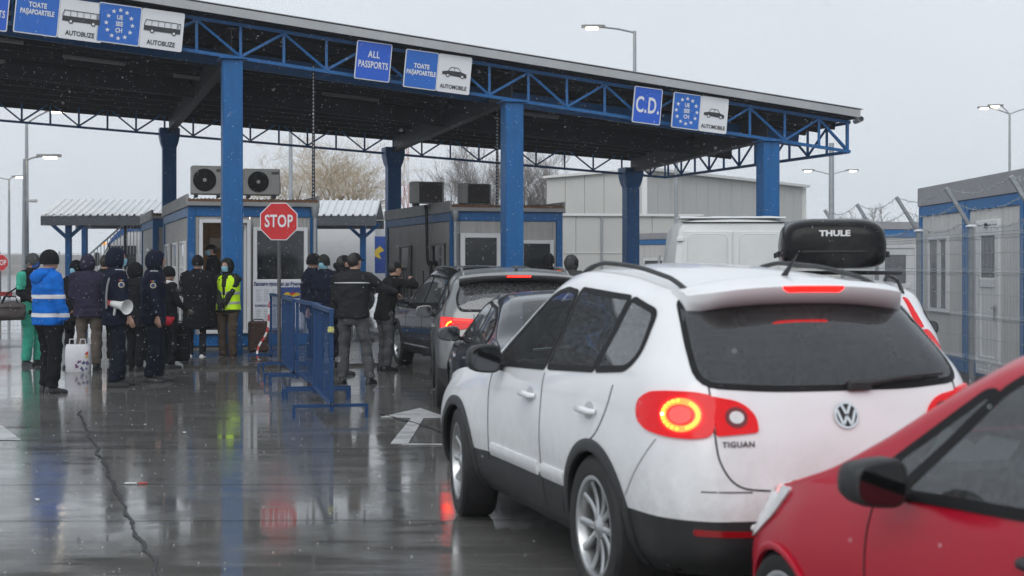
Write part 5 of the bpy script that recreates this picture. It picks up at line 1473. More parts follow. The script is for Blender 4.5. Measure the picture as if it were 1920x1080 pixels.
        c.panel('lamp_reflector', 'B', [(sd*cb + .050*math.cos(k*math.pi/12), .975 + .046*math.sin(k*math.pi/12)) for k in range(24)], M_REDDARK, inner, off=.016, step=.03)
        c.panel('reversing_lens', 'B', [(sd*cb + .032*math.cos(k*math.pi/10), .975 + .027*math.sin(k*math.pi/10)) for k in range(20)], M_CLEAR, inner, off=.02, step=.03)
        # bumper reflector
        c.panel('bumper_reflector', 'B', rounded([(sd*.72, .488), (sd*.42, .478), (sd*.44, .452), (sd*.72, .458)], .01), M_REFR, root, off=.006, step=.05)
        # tailgate gap
        c.ribbon('tailgate_gap', 'B', chaikin([(sd*.628, 1.12), (sd*.63, .87), (sd*.62, .78), (sd*.56, .68), (sd*.45, .655), (0, .645)]), .008, M_GAP, root)
    c.ribbon('bumper_crease', 'B', [(-.70, .655), (-.48, .652)], .006, M_GAP, root)
    # plate recess
    c.panel('plate_recess', 'B', rounded([(-.27, .635), (.27, .635), (.25, .50), (-.25, .50)], .02), M_PLAST, root, off=.002, step=.06)
    pl = c.panel('number_plate', 'B', rounded([(-.255, .618), (.255, .618), (.255, .51), (-.255, .51)], .01), M_PLATE, root, off=.010, step=.06)
    # badge: two rings and the letters V over W
    h = c.hit('B', 0, .975); p = h[0]; n = h[1] if h[1].y < 0 else -h[1]
    badge = MB(); Z = n.normalized(); X = Vector((1, 0, 0)); Yv = Z.cross(X).normalized()
    o = p + Z * .006
    b0 = MB().lathe([(0, 0), (.058, 0), (.058, -.012), (0, -.012)], 'z', 32).build('badge', M_BADGEB, root)
    Mx = Matrix((X, Yv, Z)).transposed().to_4x4(); Mx.translation = o
    b0.matrix_basis = Mx
    mb = MB(); mb.lathe([(.050, .001), (.052, .006), (.060, .006), (.062, -.002)], 'z', 36)
    def stroke(a, b, w=.0125): mb.bar((a[0], a[1], .003), (b[0], b[1], .003), w, .006)
    stroke((-.022, .047), (-.002, .006)); stroke((.022, .047), (.002, .006))
    stroke((-.046, .024), (-.021, -.045)); stroke((.046, .024), (.021, -.045)); stroke((-.021, -.045), (0, -.004)); stroke((.021, -.045), (0, -.004))
    mb.build('emblem', M_CHROME, b0, 40)
    t = text('model_lettering', 'TIGUAN', M_LETTER, root, (0, 0, 0), .036, 1.05, .012, spacing=1.1)
    hh = c.hit('B', -.53, .86); t.location = hh[0] + Vector((0, -.006, 0)); t.rotation_euler = (0, 0, math.atan2(hh[1].x, -hh[1].y) if hh[1].y < 0 else math.atan2(-hh[1].x, hh[1].y))
    # wiper
    hw0, hw1 = c.hit('B', .10, 1.115), c.hit('B', .56, 1.15)
    MB().tube([hw0[0] + Vector((0, -.03, 0)), hw0[0].lerp(hw1[0], .5) + Vector((0, -.05, .01)), hw1[0] + Vector((0, -.025, 0))], [.016, .012, .006], 8).build('wiper_arm', M_PLAST, root, 50)
    MB().box(hw0[0] + Vector((-.02, -.025, -.008)), (.12, .04, .045), .012).build('wiper_base', M_PLAST, root)
    for sd in (-1, 1):
        door_mirror(root, (sd * 1.0, 1.62, 1.105), (.205, .17, .17), sd, M_PLAST, tilt=0)
    sl = MB(); rs = random.Random(2)
    for q in range(9):
        hx_ = c.hit('B', -.47 + .03 * q, .485); sl.ellipsoid(hx_[0] + Vector((0, -.004, rs.uniform(-.008, .012))), (.024, .012, rs.uniform(.008, .018)), 8, 5)
    sl.build('slush', M_SLUSH, root, 60)
    return root
M_CUPSHADE = mat('recess_shade', (.50, .51, .53), .4, var=.04)  # shade of the handle hollow, painted as a flat grey disc on the door
M_HOT2 = mat('bulb_glow_dim', (1, .4, .1), .3, var=0, emit=2.6, ecol=(1.0, .075, .004))
M_HOT3 = mat('bulb_core', (1, .8, .4), .3, var=0, emit=9.0, ecol=(1.0, .75, .30))
M_LAMPC = mat('lamp_centre', (.6, .10, .09), .2, var=0, emit=.7, ecol=(1, .07, .06))
M_REDDARK = mat('red_reflector', (.16, .004, .006), .15, coat=.5, var=.1)
M_REFR = mat('bumper_reflector_red', (.30, .006, .010), .15, coat=.3, var=.1)
M_SLUSH = mat('slush', (.62, .63, .65), .6, var=.15)
M_GAP2 = mat('soft_gap', (.30, .30, .31), .7, var=0)
M_PLATE = mat('number_plate', (.7, .7, .7), .5, var=.06)
M_BADGEB = mat('badge_black', (.02, .02, .022), .3, var=0)
M_LETTER = mat('dark_chrome_lettering', (.10, .10, .11), .3, .8, var=0)
build_white_suv()
# ------------------------------------------------------------------ the other vehicles
def lamp_panel(c, name, fr, pts, m, parent, r=.02, off=.012, sk=.03):
    return c.panel(name, fr, rounded(pts, r), m, parent, off=off, skirt=sk, step=.04)
def common(c, root, paint, AR, wr, wheels, side_windows, rear_glass, clad=None, glass=M_GLASSP, front_glass=None, seal=.04, trim=M_PLAST, trim_w=.05, spokes=10, style='split', tyre_w=.22, rim=.22, gaps=(), handles=(), wsx=None, seat_z=.62, seat_y=(.95, .02)):
    c.arches = AR
    for fr in ('L', 'R'):
        for k, w_ in enumerate(side_windows):
            g = front_glass if (k == 0 and front_glass) else glass
            pane = c.panel('side_window', fr, w_, g, root, off=.005, skirt=.003)
            c.cuts.append((fr, w_))
            c.ribbon('window_seal', fr, inset(densify(w_, .03), -.008), seal, M_RUBBER, pane, off=.006, closed=True)
    if rear_glass: rg = c.panel('rear_windscreen', 'B', rear_glass, glass, root, off=.004, cut=.02)
    if wsx: c.panel('front_windscreen', 'T', rounded(wsx, .05), M_GLASSF, root, off=.003, cut=.02)
    parts = c.shell(paint, root, clad, M_PLAST)
    if rear_glass: c.ribbon('windscreen_seal', 'B', rear_glass, .03, M_RUBBER, rg, off=.004, closed=True)
    for sd in (-1, 1):
        for (y, z, ra) in AR:
            c.arch_trim(y, z, ra - .012, sd, trim, root, w=trim_w, thick=.012)
            c.well(y, z, ra, sd, root)
            hh = c.hit('L', y, z + ra + .03); xo = abs(hh[0].x)
            add_wheel(root, sd * (xo - tyre_w * .5 - .015), y, wr, sd, rim, tyre_w, spokes, style)
    y0, y1 = c.sp['ends']
    MB().box((0, (y0 + y1) / 2, .28), (1.4, (y1 - y0) * .86, .10), .02).build('underbody', M_BLACK, root)
    MB().box((0, AR[0][0] + 1.2, .62), (1.45, 2.9, .05)).build('cabin_floor', M_SEAT, root)
    seats(root, [AR[0][0] + q for q in seat_y], (-.36, .36), seat_z)
    for fr in ('L', 'R'):
        sd = -1 if fr == 'L' else 1
        for g in gaps: c.ribbon('door_gap', fr, chaikin(g), .007, M_GAP, root)
        for (y, z) in handles:
            p = c.hit(fr, y, z)[0]
            MB().tube([(p.x + sd*.004, y - .10, z), (p.x + sd*.03, y - .085, z), (p.x + sd*.034, y, z + .002), (p.x + sd*.03, y + .085, z), (p.x + sd*.004, y + .10, z)], [.013, .016, .017, .016, .013], 8).build('door_handle', paint, root, 50)
    return parts

M_SILVER = mat('silver_paint', (.22, .23, .23), .32, .55, coat=.5, var=.06, grime=((.16, .15, .14), .5, 3), splash=((.14, .12, .10), .8, 1.15))
M_NAVY = mat('dark_navy_paint', (.012, .014, .024), .25, .2, coat=.8, var=.1, grime=((.05, .05, .055), .4, 3), splash=((.09, .085, .08), .7, .85))
M_BLACKP = mat('black_paint', (.010, .010, .012), .25, coat=.8, var=.1, grime=((.06, .057, .055), .55, 3), splash=((.10, .09, .08), .8, .95))
M_REDP = mat('red_paint', (.46, .002, .022), .28, 0, coat=.2, spec=.35, var=.04, grime=((.26, .01, .02), .2, 3))
M_VANW = mat('van_paint', (.74, .76, .75), .4, coat=.3, var=.03, grime=((.55, .55, .53), .3, 1.5))

def build_silver_suv():
    root = empty('waiting_car', (0.02, 17.25, 0), R(4.0), 'silver grey SUV with glowing red brake lamps ahead of the dark sedan', 'car')
    sp = dict(ends=(-.92, 3.66), zref=1.06, n=150,
        top=[(-.92, 1.545), (-.5, 1.59), (0, 1.625), (.7, 1.64), (1.1, 1.61), (1.4, 1.49), (1.8, 1.27), (2.1, 1.11), (2.4, 1.07), (2.9, 1.02), (3.3, .94), (3.66, .78)],
        belt=[(-.92, 1.14), (0, 1.10), (1, 1.05), (2, 1.02), (2.6, .98), (3.3, .90), (3.66, .74)],
        hw=[(-.92, .88), (-.5, .91), (0, .925), (1, .92), (2.7, .925), (3.2, .90), (3.66, .82)],
        levels=[(.25, .86), (.36, .95), (.52, .985), (.72, 1.0), (.93, .985)],
        rear=[-.75, -.88, -.92, -.90, -.86, -.79, -.70, -.60, -.57], front=[3.45, 3.6, 3.66, 3.66, 3.6, 3.5, 3.5, 3.5, 3.5],
        tumble=.40, crown=.04, rr=.26, rf=.5)
    c = Car(sp)
    w1 = rounded([(1.95, 1.06), (.98, 1.085), (.95, 1.46), (1.15, 1.475), (1.33, 1.44)], [.03, .02, .02, .05, .12])
    w2 = rounded([(.91, 1.085), (.0, 1.12), (-.05, 1.43), (.88, 1.465)], .03)
    w3 = rounded([(-.05, 1.13), (-.42, 1.19), (-.50, 1.34), (-.09, 1.425)], .05)
    rg = rounded([(-.62, 1.48), (.62, 1.48), (.69, 1.30), (.66, 1.16), (-.66, 1.16), (-.69, 1.30)], [.05, .05, .1, .06, .06, .1])
    common(c, root, M_SILVER, [(0, .36, .40), (2.69, .36, .40)], .36, None, (w1, w2, w3), rg, clad=2, gaps=([(.94, 1.06), (.92, .8), (.92, .36)], [(1.96, 1.03), (2.0, .8), (1.98, .40)]), handles=((1.1, .93), (.1, .95)), rim=.235, wsx=[(-.6, 2.05), (.6, 2.05), (.5, 1.3), (-.5, 1.3)])
    for sd in (-1, 1):
        pts = [(sd * .60, -.50 + 1.75 * k / 20, c.hit('T', sd * .60, -.50 + 1.75 * k / 20)[0].z + .035 * min(1, 6 * k / 20, 6 * (1 - k / 20))) for k in range(21)]
        MB().tube(pts, .016, 8).build('roof_rail', M_SILVER, root, 60)
        lp = lamp_panel(c, 'tail_lamp', 'B', [(sd * .86, 1.09), (sd * .50, 1.065), (sd * .50, .985), (sd * .62, .955), (sd * .80, .93), (sd * .87, .95)], M_REDLENS, root)
        lamp_panel(c, 'lamp_glow', 'B', [(sd * .83, 1.075), (sd * .52, 1.055), (sd * .52, 1.035), (sd * .74, 1.045), (sd * .80, .97), (sd * .85, .97)], M_REDGLOW, lp, off=.018)
        c.ribbon('lamp_strip', 'B', [(sd * .795, .985), (sd * .775, 1.02), (sd * .74, 1.035)], .018, M_HOT, lp, off=.024)
        lamp_panel(c, 'chrome_strip', 'B', [(sd * .48, 1.03), (sd * .05, 1.03), (sd * .05, 1.0), (sd * .48, .995)], M_CHROME, root, off=.01)
        lamp_panel(c, 'bumper_reflector', 'B', [(sd * .72, .50), (sd * .48, .50), (sd * .48, .47), (sd * .72, .47)], M_REDDARK, root)
        door_mirror(root, (sd * 1.03, 1.75, 1.08), (.21, .16, .155), sd, M_SILVER)
        c.ribbon('tailgate_gap', 'B', chaikin([(sd * .50, 1.12), (sd * .50, .95), (sd * .56, .80), (sd * .50, .68), (0, .67)]), .008, M_GAP, root)
    mb = MB(); rings = []
    for k in range(17):
        x = -.66 + 1.32 * k / 16; a = abs(x) / .66
        zt = 1.575 - .04 * a ** 2.6; yb = -.82 + .06 * a ** 2
        rings.append([(x, -.4, zt - .03), (x, -.4, zt + .03 - .03 * a), (x, yb + .06, zt + .006), (x, yb, zt - .02), (x, yb + .01, zt - .04), (x, yb + .10, zt - .07), (x, -.5, zt - .11)])
    mb.rings(rings).build('spoiler', M_SILVER, root, 45)
    bl = MB(); bl.box((0, -.822, 1.54), (.30, .02, .034), .006); bl.build('brake_lamp', M_REDDARK, root)
    for k in range(10): MB().box((-.122 + .0271 * k, -.834, 1.541), (.017, .006, .018), .002).build('diode', M_HOTRED, root)
    MB().tube([(0, -.38, 1.58), (0, -.42, 1.635), (0, -.50, 1.65)], [.03, .02, .006], 8).build('shark_fin', M_SILVER, root, 50)
    lamp_panel(c, 'number_plate', 'B', [(-.26, .90), (.26, .90), (.26, .79), (-.26, .79)], M_PLATE, root)
    return root
M_HOTRED = mat('diode_glow', (1, .1, .05), .3, var=0, emit=6.0, ecol=(1.0, .012, .008))

def build_sedan():
    root = empty('waiting_car', (.62, 12.76, 0), R(8.0), 'dark navy sedan half hidden behind the white SUV', 'car')
    sp = dict(ends=(-1.02, 3.72), zref=.93, n=150,
        top=[(-1.02, .98), (-.75, 1.03), (-.45, 1.09), (-.05, 1.28), (.3, 1.395), (.8, 1.435), (1.2, 1.42), (1.5, 1.34), (1.9, 1.14), (2.25, .98), (2.6, .94), (3.2, .87), (3.72, .68)],
        belt=[(-1.02, .92), (0, .945), (1, .93), (2, .90), (2.8, .86), (3.4, .78), (3.72, .62)],
        hw=[(-1.02, .83), (-.5, .88), (0, .90), (1, .905), (2.7, .90), (3.3, .86), (3.72, .78)],
        levels=[(.20, .88), (.30, .96), (.45, .985), (.62, 1.0), (.80, .99)],
        rear=[-.85, -.98, -1.02, -1.02, -1.0, -.97, -.9, -.85, -.85], front=[3.5, 3.66, 3.72, 3.72, 3.68, 3.6, 3.6, 3.6, 3.6],
        tumble=.52, crown=.035, rr=.35, rf=.55)
    c = Car(sp)
    w1 = rounded([(2.02, .955), (.92, .965), (.86, 1.29), (1.15, 1.315), (1.42, 1.265)], [.03, .02, .02, .1, .15])
    w2 = rounded([(.86, .965), (.18, .975), (.02, 1.03), (.12, 1.16), (.45, 1.27), (.81, 1.29)], [.02, .03, .05, .06, .06, .02])
    rg = None
    common(c, root, M_NAVY, [(0, .325, .36), (2.72, .325, .36)], .325, None, (w1, w2), rg, gaps=([(.90, .94), (.90, .7), (.86, .30)], [(2.02, .93), (2.08, .7), (2.04, .32)], [(.05, .95), (.05, .75), (.36, .55), (.40, .32)]), handles=((1.05, .80), (.16, .82)), trim=M_NAVY, trim_w=.03, rim=.22, seal=.034, seat_z=.38, seat_y=(1.15, .40), wsx=[(-.6, 2.1), (.6, 2.1), (.52, 1.5), (-.52, 1.5)])
    c.panel('rear_screen', 'T', rounded([(-.50, .26), (.50, .26), (.58, -.36), (-.58, -.36)], .05), M_WGLASS, root, off=.004)
    for sd in (-1, 1):
        lamp_panel(c, 'tail_lamp', 'B', [(sd * .80, .93), (sd * .45, .92), (sd * .45, .78), (sd * .80, .76)], M_REDLENS, root)
        door_mirror(root, (sd * 1.0, 1.80, 1.0), (.22, .15, .145), sd, M_NAVY)
        h = c.hit('L' if sd < 0 else 'R', 2.32, .76)
        MB().box(h[0] + Vector((sd * .006, 0, 0)), (.016, .12, .035), .005).build('side_vent', M_CHROME, root)
    lamp_panel(c, 'number_plate', 'B', [(-.26, .70), (.26, .70), (.26, .59), (-.26, .59)], M_PLATE, root)
    return root

def build_black_suv():
    root = empty('waiting_car', (-.28, 22.5, 0), R(17.5), 'black SUV stopped beside the officer who leans to its door', 'car')
    sp = dict(ends=(-.90, 3.60), zref=1.06, n=130,
        top=[(-.90, 1.50), (-.5, 1.59), (0, 1.65), (.7, 1.675), (1.1, 1.64), (1.4, 1.49), (1.8, 1.25), (2.1, 1.09), (2.5, 1.05), (3.0, .99), (3.3, .92), (3.60, .76)],
        belt=[(-.90, 1.10), (0, 1.07), (1, 1.04), (2, 1.01), (2.6, .97), (3.2, .90), (3.60, .72)],
        hw=[(-.90, .86), (-.5, .90), (0, .915), (1, .91), (2.7, .915), (3.2, .89), (3.60, .80)],
        levels=[(.25, .86), (.36, .95), (.52, .985), (.72, 1.0), (.93, .985)],
        rear=[-.72, -.86, -.90, -.88, -.84, -.76, -.66, -.55, -.52], front=[3.4, 3.55, 3.60, 3.60, 3.55, 3.45, 3.45, 3.45, 3.45],
        tumble=.42, crown=.04, rr=.26, rf=.5)
    c = Car(sp)
    w1 = rounded([(1.93, 1.05), (.96, 1.07), (.93, 1.49), (1.13, 1.505), (1.33, 1.465)], [.03, .02, .02, .05, .12])
    w2 = rounded([(.89, 1.07), (-.0, 1.10), (-.05, 1.46), (.86, 1.495)], .03)
    w3 = rounded([(-.05, 1.11), (-.38, 1.18), (-.46, 1.32), (-.09, 1.455)], .05)
    rg = rounded([(-.60, 1.45), (.60, 1.45), (.67, 1.28), (.63, 1.13), (-.63, 1.13), (-.67, 1.28)], [.05, .05, .1, .06, .06, .1])
    common(c, root, M_BLACKP, [(0, .36, .40), (2.64, .36, .40)], .36, None, (w1, w2, w3), rg, clad=2, gaps=([(.92, 1.05), (.90, .8), (.90, .36)], [(1.94, 1.02), (1.98, .8), (1.96, .40)]), handles=((1.08, .93), (.1, .95)), rim=.235, wsx=[(-.6, 2.05), (.6, 2.05), (.5, 1.28), (-.5, 1.28)])
    for sd in (-1, 1):
        pts = [(sd * .59, -.45 + 1.7 * k / 20, c.hit('T', sd * .59, -.45 + 1.7 * k / 20)[0].z + .035 * min(1, 6 * k / 20, 6 * (1 - k / 20))) for k in range(21)]
        MB().tube(pts, .016, 8).build('roof_rail', M_SILVER, root, 60)
        lamp_panel(c, 'tail_lamp', 'B', [(sd * .84, 1.08), (sd * .56, 1.06), (sd * .56, .95), (sd * .84, .90)], M_REDDARK, root)
        door_mirror(root, (sd * 1.02, 1.73, 1.07), (.21, .16, .155), sd, M_BLACKP)
        fr = 'L' if sd < 0 else 'R'
        c.ribbon('running_board_trim', fr, [(2.15, .40), (.48, .40)], .03, M_CHROME, root, off=.003)
    return root

def build_roofbox_car():
    root = empty('waiting_car', (2.80, 13.05, 0), R(-9.0), 'white estate car with tall red tail lamps and a black roof box on top', 'car')
    sp = dict(ends=(-.95, 3.70), zref=1.02, n=130,
        top=[(-.95, 1.46), (-.5, 1.505), (0, 1.535), (.7, 1.55), (1.1, 1.525), (1.4, 1.41), (1.8, 1.20), (2.1, 1.07), (2.5, 1.02), (3.0, .97), (3.3, .90), (3.70, .74)],
        belt=[(-.95, 1.06), (0, 1.04), (1, 1.02), (2, .99), (2.6, .95), (3.2, .88), (3.70, .70)],
        hw=[(-.95, .88), (-.5, .915), (0, .93), (1, .93), (2.7, .93), (3.2, .90), (3.70, .82)],
        levels=[(.25, .86), (.36, .95), (.52, .985), (.72, 1.0), (.90, .985)],
        rear=[-.78, -.90, -.95, -.93, -.89, -.82, -.72, -.60, -.56], front=[3.5, 3.65, 3.70, 3.70, 3.65, 3.55, 3.55, 3.55, 3.55],
        tumble=.46, crown=.04, rr=.30, rf=.5)
    c = Car(sp)
    w1 = rounded([(1.95, 1.03), (.98, 1.045), (.95, 1.37), (1.15, 1.39), (1.33, 1.35)], [.03, .02, .02, .05, .12])
    w2 = rounded([(.91, 1.045), (.0, 1.07), (-.05, 1.35), (.88, 1.38)], .03)
    w3 = rounded([(-.05, 1.08), (-.40, 1.13), (-.48, 1.25), (-.09, 1.34)], .05)
    rg = rounded([(-.52, 1.39), (.52, 1.39), (.55, 1.25), (.55, 1.08), (-.55, 1.08), (-.55, 1.28)], [.05, .05, .1, .06, .06, .1])
    common(c, root, M_WHITEP, [(0, .35, .385), (2.78, .35, .385)], .35, None, (w1, w2, w3), rg, gaps=([(.94, 1.03), (.92, .8), (.92, .36)],), handles=((1.1, .9), (.1, .92)), rim=.23, wsx=[(-.6, 2.05), (.6, 2.05), (.5, 1.3), (-.5, 1.3)])
    for sd in (-1, 1):
        pts = [(sd * .585, -.45 + 1.75 * k / 20, c.hit('T', sd * .585, -.45 + 1.75 * k / 20)[0].z + .05 * min(1, 5 * k / 20, 5 * (1 - k / 20))) for k in range(21)]
        MB().tube(pts, .018, 8).build('roof_rail', M_PLAST, root, 60)
        fr = (-sd * .45, 1, 0); dv = Vector(fr).normalized(); hx = Vector((dv.y, -dv.x, 0))
        uv = lambda x, y, z: (Vector((sd * x, y, 0)).dot(hx), z)
        up = lamp_panel(c, 'tail_lamp', fr, [uv(.63, -.66, 1.39), uv(.67, -.66, 1.38), uv(.76, -.76, 1.14), uv(.69, -.78, 1.14)], M_REDLENS, root)
        lo = lamp_panel(c, 'tail_lamp', fr, [uv(.72, -.82, 1.12), uv(.80, -.76, 1.13), uv(.895, -.70, .96), uv(.90, -.72, .78), uv(.82, -.84, .78), uv(.79, -.86, .95)], M_REDLENS, root, r=.03)
        for k in range(12):
            t = k / 11; q = Vector((.755, -.81, 1.09)).lerp(Vector((.855, -.80, .80)), t); q.x += .035 * math.sin(t * 3.14)
            h = c.hit(fr, *uv(q.x, q.y, q.z))
            if h: MB().box(h[0] + (-dv) * .020, (.018, .014, .020), .004).build('diode', M_HOTRED, lo)
        door_mirror(root, (sd * 1.04, 1.75, 1.05), (.22, .15, .15), sd, M_PLAST)
    lamp_panel(c, 'number_plate', 'B', [(-.26, .86), (.26, .86), (.26, .75), (-.26, .75)], M_PLATE, root)
    zb = c.hit('T', 0, .4)[0].z
    for y in (-.05, .95):
        MB().bar((-.62, y, zb + .055), (.62, y, zb + .055), .06, .03, bev=.008).build('roof_bar', M_PLAST, root)
    # the box strapped to the bars is a thing of its own
    b = empty('roof_box', (2.80, 13.05, 0), R(-9.0), 'glossy black roof box with white lettering on the white estate car', 'roof box')
    b.location = (2.80, 13.05, zb + .085)
    rings = []
    for (y, w, h, zc) in ((-.86, .70, .28, .16), (-.845, .78, .34, .185), (-.80, .84, .39, .205), (-.65, .87, .42, .22), (0, .88, .44, .23), (.7, .86, .42, .22), (1.0, .78, .34, .18), (1.15, .6, .2, .12), (1.2, .4, .1, .08)):
        ring = []
        for k in range(36):
            a = 2 * math.pi * k / 36; ca, sa = math.cos(a), math.sin(a)
            e = .42
            x = math.copysign(abs(ca) ** e, ca) * w / 2; z = math.copysign(abs(sa) ** e, sa) * h / 2
            if z > 0: x *= 1 - .13 * (z / (h / 2)) ** 2
            ring.append((x, y, zc + z))
        rings.append(ring)
    lid = MB(); lid.rings(rings); me = lid.mesh('shell', M_BOX); smooth_by_angle(me, 45); link('shell', me, None, b)
    rim_pts = []
    for k in range(60):
        a = 2 * math.pi * k / 60; ca, sa = math.cos(a), math.sin(a)
        rim_pts.append((math.copysign(abs(ca) ** .35, ca) * .448, .12 + math.copysign(abs(sa) ** .5, sa) * .985, .15))
    MB().tube(rim_pts + [rim_pts[0]], .009, 6, cap=False).build('rim_strip', M_BOXD, b, 60)
    text('lettering', 'THULE', M_WHITELET, b, (0, -.862, .30), .065, 1.25, .045, spacing=1.02)
    for sd in (-1, 1):
        for y in (-.55, .75): MB().box((sd * .452, y, .13), (.03, .09, .05), .01).build('latch', M_PLAST, b)
    return root
M_BOX = mat('gloss_black_box', (.006, .006, .007), .22, coat=0, spec=.22, var=.15, grime=((.05, .05, .05), .35, 4))
M_BOXD = mat('matt_black', (.02, .02, .022), .6, var=.1)
M_WHITELET = mat('white_lettering', (.75, .76, .77), .5, var=0)

def build_red_hatch():
    root = empty('waiting_car', (2.51, 3.72, 0), R(17.5), 'red hatchback with black door mirror at the lower right edge', 'car')
    sp = dict(ends=(-.62, 3.02), zref=.93, n=170,
        top=[(-.62, 1.36), (-.2, 1.43), (.3, 1.46), (.8, 1.455), (1.1, 1.42), (1.4, 1.30), (1.8, 1.075), (2.1, .935), (2.35, .865), (2.7, .785), (3.02, .62)],
        belt=[(-.62, 1.02), (0, .98), (.8, .93), (1.5, .885), (2.1, .85), (2.6, .75), (3.02, .56)],
        hw=[(-.62, .78), (-.2, .82), (.4, .83), (1.2, .83), (2.2, .83), (2.6, .79), (3.02, .68)],
        levels=[(.20, .88), (.30, .955), (.45, .985), (.62, 1.0), (.80, .985)],
        rear=[-.5, -.6, -.62, -.62, -.6, -.56, -.48, -.4, -.38], front=[2.85, 2.98, 3.02, 3.02, 2.96, 2.9, 2.9, 2.9, 2.9],
        tumble=.46, crown=.035, rr=.28, rf=.5)
    c = Car(sp)
    w0 = rounded([(1.50, .90), (.62, .945), (.60, 1.33), (.98, 1.335), (1.14, 1.27)], [.05, .02, .02, .10, .10])
    wt = rounded([(1.73, .905), (1.545, .905), (1.20, 1.24), (1.25, 1.235)], [.02, .02, .03, .03])
    w2 = rounded([(.55, .95), (-.15, .99), (-.25, 1.12), (-.1, 1.28), (.54, 1.33)], [.02, .06, .08, .06, .02])
    rg = rounded([(-.50, 1.33), (.50, 1.33), (.56, 1.08), (-.56, 1.08)], .06)
    common(c, root, M_REDP, [(0, .275, .30), (2.34, .275, .295)], .275, None, (w0, wt, w2), rg, gaps=([(.585, .93), (.57, .7), (.57, .30)], [(1.66, .875), (1.70, .7), (1.66, .30)]), handles=(), trim=M_REDP, trim_w=.03, glass=M_GLASSR, front_glass=M_GLASSR, rim=.19, tyre_w=.17, seal=.038, seat_z=.46, seat_y=(.75, -.02), wsx=[(-.58, 1.86), (.58, 1.86), (.48, 1.14), (-.48, 1.14)])
    c.ribbon('bonnet_gap', 'T', chaikin([(-.70, 1.9), (-.70, 2.2), (-.63, 2.55), (-.45, 2.8)]), .006, M_GAP, root)
    for sd in (-1, 1):
        fr = (-sd * .8, -1, 0); dv = Vector(fr).normalized(); hx = Vector((dv.y, -dv.x, 0))
        uv = lambda x, y, z: (Vector((sd * x, y, 0)).dot(hx), z)
        hl = lamp_panel(c, 'headlamp', 'L' if sd < 0 else 'R', [(2.28, .80), (2.50, .79), (2.72, .725), (2.82, .62), (2.80, .52), (2.60, .56), (2.40, .68)], M_CLEAR, root, r=.04)
        c.panel('headlamp_reflection', 'L' if sd < 0 else 'R', rounded([(2.62, .74), (2.70, .71), (2.72, .66), (2.65, .67)], .02), M_AMBER, hl, off=.016)
        fr2 = 'L' if sd < 0 else 'R'
        p = c.hit(fr2, .72, .80)[0]
        MB().tube([(p.x, .62, .80), (p.x + sd*.035, .64, .80), (p.x + sd*.038, .72, .80), (p.x + sd*.035, .80, .80), (p.x, .82, .80)], [.018, .02, .021, .02, .018], 8).build('door_handle', M_PLAST, root, 50)
        m = door_mirror(root, (sd * .97, 1.43, .955), (.20, .17, .158), sd, M_PLAST)
        lamp_panel(c, 'tail_lamp', 'B', [(sd * .76, 1.0), (sd * .60, 1.0), (sd * .58, .78), (sd * .76, .76)], M_REDDARK, root)
        c.panel('mirror_base', fr2, rounded([(1.76, .875), (1.50, .87), (1.52, .93), (1.70, .95)], .02), M_PLAST, root, off=.009)
    MB().box((0, 1.62, .90), (1.3, .42, .14), .06).build('dashboard', M_DASH, root)
    MB().lathe([(.165, 0), (.18, .014), (.195, 0), (.18, -.014), (.165, 0)], 'y', 26, (-.36, 1.28, .93)).build('steering_wheel', M_PLAST, root, 40)
    sh = MB(); pts = [(-.30, 0), (.02, -.02), (.10, .05), (-.02, .10), (-.08, .07), (-.16, .16), (-.30, .05)]
    sh.prism(pts, (0, 0, 0), (1, 0, .12), (0, .55, .8), .002)
    o = tag(sh.build('paper_sheet', M_PAPER), 'white paper lying behind the windscreen of the red hatchback', 'paper')
    mw = Matrix.Rotation(R(17.5), 4, 'Z'); v = mw @ Vector((-.30, 1.66, .975)); o.location = (2.51 + v.x, 3.72 + v.y, v.z); o.rotation_euler = (0, 0, R(17.5))
    return root
M_AMBER = mat('amber_reflection', (.75, .25, .22), .2, var=0)  # reflection in the headlamp given as a plain coloured patch, no emission
M_DASH = mat('dashboard', (.035, .036, .04), .7, var=.1)
M_PAPER = mat('paper', (.75, .78, .77), .7, var=.05)

